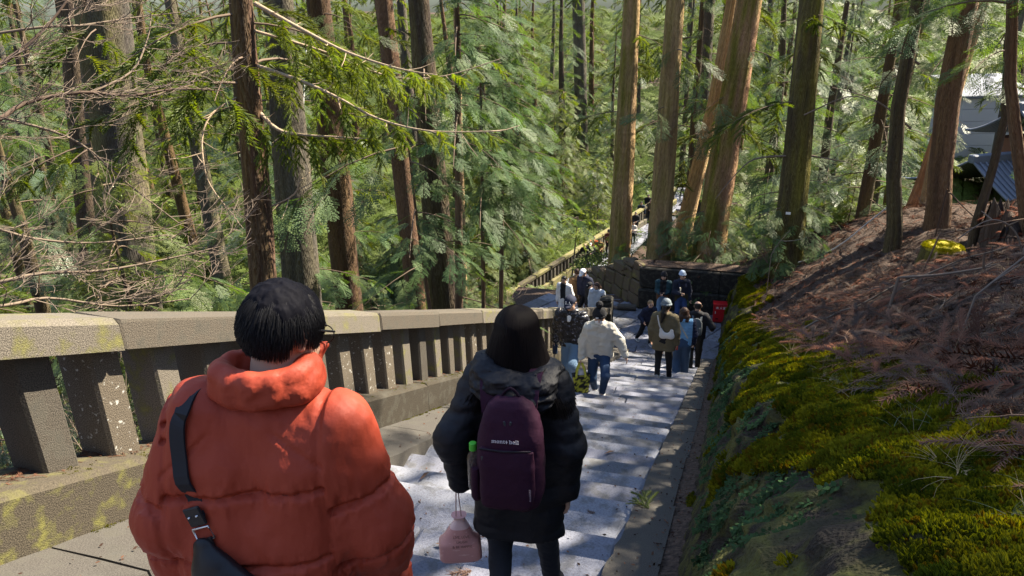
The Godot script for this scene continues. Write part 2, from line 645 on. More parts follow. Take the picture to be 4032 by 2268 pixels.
# ---------- stairs ----------
func build_stairs() -> void:
	var r := rnd(21)
	var st := thing("stone_stairs", "long flight of pale worn stone steps going down to the landing", "stairs", Vector3.ZERO, 0.0, "", "structure")
	var meshes := []
	for k in 6:
		meshes.append(box_mesh(Vector3(1, 0.2, TREAD + 0.07), 0.014, 0.003, r))
	for i in range(-5, 47):
		var z0 := -0.19 - TREAD * i      # nose
		var y := T * z0
		if y < LAND + 0.1:
			break
		var cuts := [-2.72, -0.54]
		if r.randf() < 0.75:
			cuts = [-2.72, r.randf_range(-2.0, -1.2), -0.54]
		var tone := r.randi() % 5
		for j in cuts.size() - 1:
			var w: float = cuts[j + 1] - cuts[j]
			var xf := Transform3D(Basis.from_euler(Vector3(r.randf_range(-.03, -.002), r.randf_range(-.006, .006), r.randf_range(-.006, .006))).scaled_local(Vector3(w - 0.006, 1, 1)), Vector3(cuts[j] + w * .5, y - 0.1 + r.randf_range(-.005, .004), z0 + (TREAD + 0.07) * .5))
			put("step", meshes[r.randi() % 6], M.step[tone if r.randf() < .7 else r.randi() % 5], st, xf)
	# flat stones along the fence, broken on the stair side
	var left := thing("edge_stones", "strip of flat kerb stones with broken edges along the fence", "kerb", Vector3.ZERO, 0.0, "", "structure")
	var z := 1.0
	while z > -19.3:
		var len := minf(r.randf_range(0.9, 1.7), z + 19.6)
		var w := r.randf_range(0.5, 0.66)
		var b := MB.new()
		edge_stone(b, r, -3.12, -3.12 + w, z, z - len + 0.015, 0.05 + r.randf_range(-.01, .012))
		put("slab", b.mesh(), M.strip, left)
		z -= len
	var right := thing("gutter_stones", "narrow band of rough paving between steps and mossy wall", "paving", Vector3.ZERO, 0.0, "", "structure")
	z = 1.0
	while z > -19.4:
		var len := minf(r.randf_range(1.1, 2.1), z + 19.6)
		var b := MB.new()
		edge_stone(b, r, -0.24 + r.randf_range(-.02, .02), -0.54, z, z - len + 0.012, 0.012 + r.randf_range(-.008, .008))
		put("slab", b.mesh(), M.strip, right)
		z -= len

# slab that lies on the slope, its second edge rough
func edge_stone(b: MB, r: RandomNumberGenerator, x0: float, x1: float, z0: float, z1: float, h: float) -> void:
	var n := maxi(4, int(absf(z1 - z0) / 0.14))
	var top := []
	var mid := []
	var inn := []
	var low := []
	for i in n + 1:
		var z := lerpf(z0, z1, float(i) / n)
		var rough := r.randf_range(-.022, .022) if i > 0 and i < n else 0.03
		inn.append(Vector3(x0, T * z + h + r.randf_range(-.004, .004), z))
		mid.append(Vector3((x0 + x1) * .5, T * z + h + r.randf_range(-.006, .006), z))
		top.append(Vector3(x1 + signf(x0 - x1) * absf(rough), T * z + h - .008, z))
		low.append(Vector3(x1 + rough, T * z + h - .3, z + r.randf_range(-.02, .02)))
	b.grid([inn, mid, top], 1.0, Vector3.UP)
	b.grid([top, low], 1.0, Vector3(signf(x1 - x0), 0.1, 0))
	b.poly([inn[0], mid[0], top[0], low[0]], Vector3(0, 0, 1))
	b.poly([inn[-1], mid[-1], top[-1], low[-1]], Vector3(0, 0, -1))

# ---------- fence ----------
func slope_xf(x: float, h: float, z: float) -> Transform3D:
	var a := atan(T)
	return Transform3D(Basis(Vector3.RIGHT, a * -1.0) if false else Basis(Vector3(1, 0, 0), Vector3(0, cos(a), sin(a) * -1.0) * 1.0, Vector3(0, sin(a), cos(a))), Vector3(x, T * z + h, z))

# box whose ends and sides are vertical, sheared along the slope
func ramp_box(b: MB, x0: float, x1: float, z0: float, z1: float, h0: float, h1: float, ch: float, r: RandomNumberGenerator) -> void:
	var j := func(): return r.randf_range(-.011, .011)
	var P := []
	for e in [[z0, 1.0], [z1, -1.0]]:
		var z: float = e[0]
		var zi: float = z - e[1] * ch * .7
		var y := T * z
		P.append([[x0, h0], [x1, h0], [x1, h1 - ch], [x1 - ch, h1], [x0 + ch, h1], [x0, h1 - ch]].map(func(q): return Vector3(q[0] + j.call(), T * zi + q[1] + j.call(), zi)))
		P.append([[x0 + ch * .6, h0], [x1 - ch * .6, h0], [x1 - ch * .6, h1 - ch * 1.4], [x1 - ch * 1.4, h1 - ch * .6], [x0 + ch * 1.4, h1 - ch * .6], [x0 + ch * .6, h1 - ch * 1.4]].map(func(q): return Vector3(q[0], T * z + q[1], z)))
	var ce := Vector3((x0 + x1) * .5, T * (z0 + z1) * .5 + (h0 + h1) * .5, (z0 + z1) * .5)
	for i in 6:
		var k := (i + 1) % 6
		for pair in [[0, 2], [1, 0], [2, 3]]:
			var q := [P[pair[0]][i], P[pair[0]][k], P[pair[1]][k], P[pair[1]][i]]
			var m: Vector3 = (q[0] + q[1] + q[2] + q[3]) * .25
			var o := Vector3(m.x - ce.x, m.y - T * m.z - (h0 + h1) * .5, 0)
			if pair != [0, 2]:
				o = o * .3 + Vector3(0, 0, signf(m.z - ce.z) * .2)
			b.poly(q, o)
	b.poly(P[1], Vector3(0, 0, signf(z0 - z1)))
	b.poly(P[3], Vector3(0, 0, signf(z1 - z0)))

func build_fence() -> void:
	var r := rnd(31)
	var f := thing("stone_fence", "weathered stone balustrade with thick rail and square posts beside the stairs", "fence", Vector3(-3.16, T * -9.0, -9.0))
	var back := Transform3D(Basis.IDENTITY, -f.position)
	var z := 1.6
	while z > -19.5:
		var len := minf(r.randf_range(1.35, 1.75), z + 19.75)
		if z - len < -19.0:
			len = z + 19.75
		var b := MB.new()
		var dy := r.randf_range(-.006, .006)
		ramp_box(b, -3.5, -3.16 + r.randf_range(-.006, .006), z, z - len + .008, 1.08 + dy, 1.262 + dy, .022, r)
		put("rail", b.mesh(), M.fence[[0, 1, 1, 0][r.randi() % 4]], f, back)
		z -= len
	z = 1.2
	while z > -19.5:
		var len := minf(r.randf_range(1.5, 2.1), z + 19.75)
		if z - len < -19.0:
			len = z + 19.75
		var b := MB.new()
		ramp_box(b, -3.53, -3.12 + r.randf_range(-.01, .01), z, z - len + .012, -.35, .392 + r.randf_range(-.012, .012), .03, r)
		put("base_block", b.mesh(), M.base[r.randi() % 3], f, back)
		z -= len
	var kinds := []
	for k in 5:
		kinds.append(box_mesh(Vector3(.245, .92, .205), .013, .006, r))
	z = 0.4
	while z > -19.4:
		var xf := Transform3D(Basis.from_euler(Vector3(r.randf_range(-.012, .012), r.randf_range(-.04, .04), r.randf_range(-.008, .008))), Vector3(-3.39, T * z + .72, z))
		put("baluster", kinds[r.randi() % 5], M.fence[r.randi() % 4], f, back * xf)
		z -= 0.416
	var post := MB.new()
	post.box(Transform3D(Basis.IDENTITY, Vector3(-3.33, LAND + .62, -19.92)), Vector3(.34, 1.5, .34), .02, .005, r)
	post.box(Transform3D(Basis.IDENTITY, Vector3(-3.33, LAND + 1.41, -19.92)), Vector3(.37, .1, .37), .035, .005, r)
	put("end_post", post.mesh(), M.dark_stone, f, back)

# ---------- landing ----------
func build_landing() -> void:
	var r := rnd(41)
	var ld := thing("landing", "stone paved landing at the foot of the stairs", "paving", Vector3.ZERO, 0.0, "", "structure")
	var under := put("bedding", box_mesh(Vector3(9.4, .3, 4.6), .02), M.soil, ld, Transform3D(Basis.IDENTITY, Vector3(-2.4, LAND - .185, -21.4)))
	under.name = "bedding"
	# rows laid askew, towards the next flight
	var a := deg_to_rad(27.0)
	var e := Vector2(cos(a), sin(a))
	var w := Vector2(-sin(a), cos(a))
	var c0 := Vector2(-2.2, -21.3)
	var row := -4.2
	while row < 4.2:
		var rw := r.randf_range(.5, .62)
		var u := -5.0 + r.randf() * .4
		while u < 5.0:
			var len := r.randf_range(.55, 1.0)
			var c := c0 + e * (row + rw * .5) + w * (u + len * .5)
			if c.x > -6.2 and c.x < 0.55 and c.y < -18.9 and c.y > -23.1 and (c.y < -19.55 or c.x < -3.3 or c.x > -.5 or c.y < -19.45):
				var hit := c.y > -20.0 and c.x > -3.7 and c.x < 0.6
				if not hit:
					var xf := Transform3D(Basis(Vector3.UP, -a), Vector3(c.x, LAND - .06 + r.randf_range(-.006, .004), c.y))
					put("paver", box_mesh(Vector3(rw - .022, .12, len - .022), .012, .006, r), M.step[r.randi() % 5], ld, xf)
			u += len
		row += rw
	# nosing row that meets the last step
	var x := -3.3
	while x < .2:
		var len := r.randf_range(.6, 1.1)
		put("paver", box_mesh(Vector3(len - .02, .12, .82), .012, .005, r), M.step[r.randi() % 5], ld, Transform3D(Basis.IDENTITY, Vector3(x + len * .5, LAND - .066, -19.98)))
		x += len
	# retaining wall behind the landing: large dark blocks, then irregular stones where it turns
	var wl := thing("landing_wall", "dark damp retaining wall of large stone blocks behind the landing", "wall", Vector3(-1.2, LAND, -22.5))
	var back := Transform3D(Basis.IDENTITY, -wl.position)
	for row_ in 2:
		var px := -2.78
		var y0 := LAND + (0.0 if row_ == 0 else .72)
		while px < 0.9:
			var len := minf(r.randf_range(.9, 1.35), 1.0 - px)
			if 0.95 - px - len < 0.4:
				len = 0.98 - px
			put("wall_block", box_mesh(Vector3(len - .012, .71, .5), .022, .012, r), M.dark_stone, wl, back * Transform3D(Basis(Vector3.RIGHT, .07), Vector3(px + len * .5, y0 + .36, -22.62 - .25 - row_ * .05)))
			px += len
	# turning part: six rows of uneven stones on a battered face along the second flight
	var A := Vector3(-2.78, LAND, -22.6)
	var B := Vector3(-5.2, LAND, -25.6)
	var along := (B - A).normalized()
	var out := Vector3(along.z, 0, -along.x)
	if out.dot(Vector3(-1, 0, 1)) < 0.0:
		out = -out
	var total := (B - A).length()
	var h := 0.0
	var rowi := 0
	while h < 1.45:
		var rh := r.randf_range(.34, .48)
		var u := 0.0
		while u < total:
			var len := r.randf_range(.4, .75)
			var topl := 1.45 - 1.0 * smooth_to(u / total, .0, 1.0)
			if h < topl - .1:
				var hh := minf(rh, topl - h)
				var p := A + along * (u + len * .5) + Vector3.UP * (h + hh * .5 - 0.12 * u) - out * (.25 + .12 * h)
				var bs := Basis(along, Vector3.UP, out) * Basis.from_euler(Vector3(-.1, r.randf_range(-.05, .05), r.randf_range(-.08, .08)))
				put("wall_stone", box_mesh(Vector3(len - .012, hh - .01, .5), .025, .02, r), M.side_stone, wl, back * Transform3D(bs, p))
			u += len
		h += rh
		rowi += 1
	var soil := MB.new()
	soil.grid([[Vector3(-2.8, LAND + 1.44, -22.75), Vector3(-.9, LAND + 1.47, -22.75), Vector3(1.0, LAND + 1.47, -22.75)], [Vector3(-2.9, LAND + 1.46, -23.3), Vector3(-.9, LAND + 1.5, -23.3), Vector3(1.0, LAND + 1.5, -23.3)], [Vector3(-3.6, LAND + .9, -24.4), Vector3(-.9, LAND + .9, -24.6), Vector3(1.2, LAND + .9, -24.6)]])
	put("earth_cap", soil.mesh(), M.soil, wl, back)

# ---------- second flight and the far path ----------
func build_far_path() -> void:
	var r := rnd(51)
	var st := thing("lower_stairs", "second flight of stone steps falling away behind the landing", "stairs", Vector3.ZERO, 0.0, "", "structure")
	var n := 36
	for i in n:
		var f := float(i) / n
		var p := Vector3(lerpf(-4.6, -8.0, f), lerpf(LAND - .05, LOW, f), lerpf(-23.3, -38.0, f))
		put("step", box_mesh(Vector3(2.3, .22, .52), .012, .006, r), M.step[r.randi() % 5], st, Transform3D(Basis(Vector3.UP, .226), p - Vector3(0, .1, 0)))
	var pa := thing("far_path", "distant stone paved path running on through the valley", "path", Vector3.ZERO, 0.0, "", "structure")
	var A := Vector3(-9.0, LOW, -37.0)
	var B := Vector3(-4.9, LOW, -63.0)
	var d := (B - A).normalized()
	var turn := atan2(-d.x, -d.z)
	var u := 0.0
	while u < 28.0:
		var len := r.randf_range(.8, 1.2)
		var c := A + d * (u + len * .5)
		var off := -1.1
		while off < 1.05:
			var w := r.randf_range(.65, .8)
			put("paver", box_mesh(Vector3(w - .03, .14, len - .03), .015, .006, r), M.step[r.randi() % 5], pa, Transform3D(Basis(Vector3.UP, turn), c + Vector3(d.z, 0, -d.x) * -(off + w * .5) + Vector3(0, -.07, 0)))
			off += w
		u += len
	lower_fence("far_fence", "mossy stone balustrade along the distant path in the valley", Vector3(-11.5, LOW, -35.2), Vector3(-4.75, LOW, -59.6), r)

func lower_fence(called: String, label: String, A: Vector3, B: Vector3, r: RandomNumberGenerator) -> void:
	var f := thing(called, label, "fence", (A + B) * .5)
	var d := (B - A).normalized()
	var L := (B - A).length()
	var bs := Basis(d.cross(Vector3.UP).normalized(), Vector3.UP, -d)
	var at := func(u: float, h: float) -> Transform3D: return Transform3D(bs, A + d * u + Vector3.UP * h - f.position)
	var u := 0.0
	while u < L:
		var len := minf(1.7, L - u)
		put("rail", box_mesh(Vector3(.34, .2, len - .012), .025, .012, r), M.mossy_stone if r.randf() < .7 else M.base[0], f, at.call(u + len * .5, 1.2))
		put("base_block", box_mesh(Vector3(.46, 1.2, len - .012), .03, .008, r), M.mossy_stone if r.randf() < .5 else M.fence[0], f, at.call(u + len * .5, -.2))
		u += len
	var mesh := box_mesh(Vector3(.22, .76, .2), .012, .004, r)
	u = 0.2
	while u < L:
		put("baluster", mesh, M.fence[r.randi() % 3], f, at.call(u, .75))
		u += .42
	put("end_post", box_mesh(Vector3(.4, 2.4, .4), .03, .006, r), M.mossy_stone, f, at.call(-.1, .2))

# ---------- right-hand bank: mossy wall and the littered slope above ----------
const FACE := [[-0.15, -0.25], [-0.13, 0.0], [-0.02, 0.34], [0.08, 0.65], [0.18, 0.9], [0.31, 1.07], [0.48, 1.18], [0.68, 1.24]]

func face_pt(k: float, z: float) -> Vector3:
	var i := clampi(int(k), 0, FACE.size() - 2)
	var u := clampf(k - i, 0.0, 1.0)
	var x := lerpf(FACE[i][0], FACE[i + 1][0], u)
	var h := lerpf(FACE[i][1], FACE[i + 1][1], u)
	var y := T * z + h
	var top := bank_y(.68, z)
	if z < -18.8:
		var lo := maxf(T * z, LAND) if h <= 0.3 else T * z
		y = maxf(T * z + h, lerpf(LAND - .3, top, clampf((h + .25) / 1.49, 0.0, 1.0)))
	# hummocks of moss near the crest, hollows in the stone below
	gn.seed = 5
	gn.frequency = 0.9
	var a := gn.get_noise_2d(z * 1.3, h * 2.0)
	gn.frequency = 4.5
	var c := gn.get_noise_2d(z * 1.2, h * 1.6)
	var g := smooth_to(h, .1, .9)
	gn.frequency = 11.0
	var f2 := gn.get_noise_2d(z, h * 1.4)
	gn.frequency = 4.5
	x += -a * (.035 + .09 * g) - c * .022 - absf(f2) * .02
	y += c * .022 * g + a * .05 * g
	return Vector3(x, y, z)

func build_bank() -> void:
	var r0 := rnd(44)
	var pts := []
	var z := 1.4
	var zs := []
	while z > -22.65:
		zs.append(z)
		z -= 0.035 if z > -5.0 else 0.1
	for zz in zs:
		var row := []
		for k in 43:
			row.append(face_pt(k / 6.0, zz))
		pts.append(row)
	var b := MB.new()
	b.grid(pts, 1.0, Vector3(-1, .4, 0))
	var wl := thing("mossy_wall", "tall sloping stone wall overgrown with moss and ferns along the stairs", "wall", Vector3(0, T * -9.0, -9.0))
	put("wall_face", b.mesh(), M.wall_stone, wl, Transform3D(Basis.IDENTITY, -wl.position))
	var lit := []
	z = 1.4
	while z > -19.6:
		lit.append([Vector3(-.3, T * z - .012 + r0.randf_range(-.012, .008), z), Vector3(-.2, T * z + .012 + r0.randf_range(-.015, .02), z), Vector3(-.06, T * z + .05, z)])
		z -= .12
	b = MB.new()
	b.grid(lit)
	put("litter_strip", b.mesh(), M.soil, wl, Transform3D(Basis.IDENTITY, -wl.position))
	# the slope above
	pts = []
	z = 1.4
	while z > -27.0:
		var row := []
		var x := .68
		while x < 14.0:
			gn.seed = 6
			gn.frequency = .8
			var q := gn.get_noise_2d(x, z) * .09
			gn.frequency = 3.0
			q += gn.get_noise_2d(x, z) * .035
			var p := Vector3(x, bank_y(x, z) + q * smooth_to(x, .68, 1.15), z)
			if x < .7:
				p = face_pt(7.0, z)
			row.append(p)
			x += .1 if x < 1.2 else (.22 if x < 5.0 else .8)
		pts.append(row)
		z -= .12
	b = MB.new()
	b.grid(pts)
	var o := put("embankment", b.mesh(), M.soil)
	tag(o, "earth bank above the mossy wall covered in dead cedar litter", "bank", "", "structure")

# ---------- trees ----------
const RED := Color(.26, .15, .095)
const DARK := Color(.085, .062, .048)
const GREY := Color(.28, .25, .215)
const TAN := Color(.5, .34, .19)
const MOSSY := Color(.19, .175, .03)

func trunk_mesh(pts: Array, radii: Array, segs: int, step: float, col: Color, moss: float, side: Vector3, flute: float, seed_: int) -> ArrayMesh:
	var b := MB.new()
	var fine := FastNoiseLite.new()
	fine.seed = seed_
	fine.frequency = 1.0
	fine.fractal_octaves = 2
	var P := []
	var R := []
	for i in pts.size() - 1:
		var n := maxi(1, int((pts[i + 1] - pts[i]).length() / step))
		for k in n:
			P.append(pts[i].lerp(pts[i + 1], float(k) / n))
			R.append(lerpf(radii[i], radii[i + 1], float(k) / n))
	P.append(pts[-1])
	R.append(radii[-1])
	var circ: float = maxf(0.5, roundf(TAU * R[R.size() / 2] * 2.0) / 2.0)
	var y := 0.0
	var kf: float = clampf(R[0] * 9.0, 1.0, 6.0)
	for i in P.size():
		if i > 0:
			y += (P[i] - P[i - 1]).length()
		for k in segs + 1:
			var a := TAU * (k % segs) / segs
			var o := Vector3(cos(a), 0, sin(a))
			var q := fine.get_noise_3d(o.x * kf, o.z * kf, y * .22 + seed_)
			var q2 := fine.get_noise_3d(o.x * 1.3 + 7.0, o.z * 1.3, y * .5)
			var g := 1.0 + flute * (absf(q) * 2.4 - .6) + flute * .6 * q2
			var nn := (o + Vector3(-o.z, 0, o.x) * q * flute * 3.0).normalized()
			var m := clampf(moss * (1.2 + q2 * 2.2 + side.dot(o)), 0.0, 1.0)
			var t := .78 + absf(q) * .9 + q2 * .3
			b.col = (col * t).lerp(MOSSY * (.7 + absf(q)), m)
			b.col.a = 1.0
			b.vert(P[i] + o * (R[i] * g), nn, Vector2(circ * k / segs, y))
	for i in P.size() - 1:
		for k in segs:
			var a := i * (segs + 1) + k
			var c := a + segs + 1
			b.idx.append_array(PackedInt32Array([a, a + 1, c, a + 1, c + 1, c]))
	return b.mesh()

func sprays(buf: PackedFloat32Array, wood: MB, r: RandomNumberGenerator, p0: Vector3, d: Vector3, L: float, droop: float, fs: float, step: float, tint: Color, wr := 0.012, from := 0.15) -> void:
	var pts := []
	for i in 6:
		var s := i / 5.0
		pts.append(p0 + d * s * L - Vector3.UP * droop * s * s * L)
	wood.tube(pts, taper(6, maxf(wr, L * .011), .004), 4, false)
	along(buf, r, pts, L, fs, step, tint, from)

# fronds set alternately on side twigs along a branch
func along(buf: PackedFloat32Array, r: RandomNumberGenerator, pts: Array, L: float, fs: float, step: float, tint: Color, from := 0.15, hang := 0.35) -> void:
	var n := pts.size() - 1
	var s := from
	var sgn := 1.0
	while s < 1.0:
		var i := mini(int(s * n), n - 1)
		var p: Vector3 = pts[i].lerp(pts[i + 1], s * n - i)
		var d: Vector3 = (pts[i + 1] - pts[i]).normalized()
		var h := Vector3(-d.z, 0, d.x).normalized()
		var twd := (d * r.randf_range(.5, .9) + h * sgn * r.randf_range(.6, 1.0) + Vector3.UP * r.randf_range(-.3, .15)).normalized()
		var tl := (0.36 * L * (1.05 - s) + fs * .5) * r.randf_range(.6, 1.2)
		var u := fs * .2
		var light := r.randf_range(.72, 1.28)
		while u < tl:
			var q := p + twd * u - Vector3.UP * hang * u * u / maxf(tl, .3)
			var fd := (twd + h * r.randf_range(-.5, .5) - Vector3.UP * (hang * u / tl + r.randf_range(-.1, .3))).normalized()
			var up := (Vector3.UP + Vector3(r.randf_range(-.45, .45), 0, r.randf_range(-.45, .45))).normalized()
			var z := fd.cross(up).normalized()
			var k := fs * r.randf_range(.75, 1.25)
			var l := light * r.randf_range(.85, 1.15)
			add_inst(buf, Basis(fd * k, z.cross(fd) * k, z * k), q, Color(tint.r * l * r.randf_range(.9, 1.12), tint.g * l, tint.b * l * r.randf_range(.85, 1.15)))
			u += fs * .5
		sgn = -sgn
		s += step / L

# spine: points and the height range of the crown given as fractions of the whole length
func crown(parent: Node3D, r: RandomNumberGenerator, spine: Array, f0: float, f1: float, n: int, L0: float, L1: float, rise: float, droop: float, mesh: Mesh, m: Material, fs: float, step: float, tint: Color, az0 := 0.0, az1 := TAU) -> void:
	var buf := PackedFloat32Array()
	var wood := MB.new()
	wood.col = Color(.8, .75, .7)
	var A: Vector3 = spine[0]
	var B: Vector3 = spine[-1]
	for i in n:
		var f := lerpf(f0, f1, (i + r.randf()) / n)
		var k := f * (spine.size() - 1)
		var j := mini(int(k), spine.size() - 2)
		var p: Vector3 = spine[j].lerp(spine[j + 1], k - j)
		var az := az0 + fmod(i * 2.39996 + r.randf_range(-.4, .4) + 40.0, TAU) / TAU * (az1 - az0)
		var u := (f - f0) / maxf(f1 - f0, .001)
		var L := lerpf(L0, L1, u) * r.randf_range(.65, 1.2)
		var d := Vector3(cos(az), rise + r.randf_range(-.15, .15), sin(az)).normalized()
		sprays(buf, wood, r, p, d, L, droop, fs, step, tint)
	var w := put("branches", wood.mesh(), M.twig, parent)
	w.set_meta("kind", "stuff")
	swarm("foliage", mesh, m, buf, parent)

# a big tree from two measured points of its axis (world), continued down to the ground and up out of sight
func big_tree(called: String, label: String, lo: Vector3, hi: Vector3, rl: float, rh: float, up: float, col: Color, moss: float, side: Vector3, segs := 40, step := .22, flute := .05, flare := 1.35, bend := Vector3.ZERO, group := "tall cedar trees around the stairs") -> Node3D:
	var ax := (hi - lo).normalized()
	var gy := ground_y(lo.x, lo.z)
	if lo.x > .3:
		gy = bank_y(lo.x, lo.z)
	var down := maxf(.0, lo.y - gy) + .35
	var base := lo - ax * (down / maxf(ax.y, .5))
	var o := thing(called, label, "tree", base, 0.0, group)
	var H := (hi - lo).length()
	var pts := [base, base + ax * .35, base + ax * .9, lo + ax * H * .25 + bend * .7, lo + ax * H * .55 + bend, hi, hi + Vector3(ax.x * .5, ax.y, ax.z * .5).normalized() * up * .5, hi + Vector3(ax.x * .3, ax.y, ax.z * .3).normalized() * up]
	var rad := [rl * flare, rl * (1.0 + (flare - 1.0) * .45), rl * 1.04, lerpf(rl, rh, .25), lerpf(rl, rh, .55), rh, rh * .6, rh * .2]
	for i in pts.size():
		pts[i] -= base
	put("trunk", trunk_mesh(pts, rad, segs, step, col, moss, side, flute, numbered("seed").hash() % 1000), M.bark[0], o)
	o.set_meta("spine", pts)
	return o

var F := {}

# what stands left and right of a place, as seen from the head of the stairs
func between(x: float, z: float) -> String:
	var marks := [[-46.0, "the massive grey trunk"], [-36.0, "the near red-brown cedar"], [-32.0, "the grey-edged trunk"], [-23.5, "the black trunk"], [-8.4, "the flared sunlit trunk"], [-5.2, "the straight brown trunk"], [-1.0, "the two-toned trunk"], [3.9, "the mossy tagged trunk"], [10.3, "the curved ridge trunk"], [13.0, "the stout ridge trunk"]]
	var a := rad_to_deg(atan2(x, -z))
	if a < -46.0:
		return "left of the massive grey trunk"
	for i in marks.size() - 1:
		if a < marks[i + 1][0]:
			return "between %s and %s" % [marks[i][1], marks[i + 1][1].trim_prefix("the ")]
	return "right of the stout ridge trunk"

func fence_x(z: float) -> float:
	return -11.5 + (-35.2 - z) * .2766

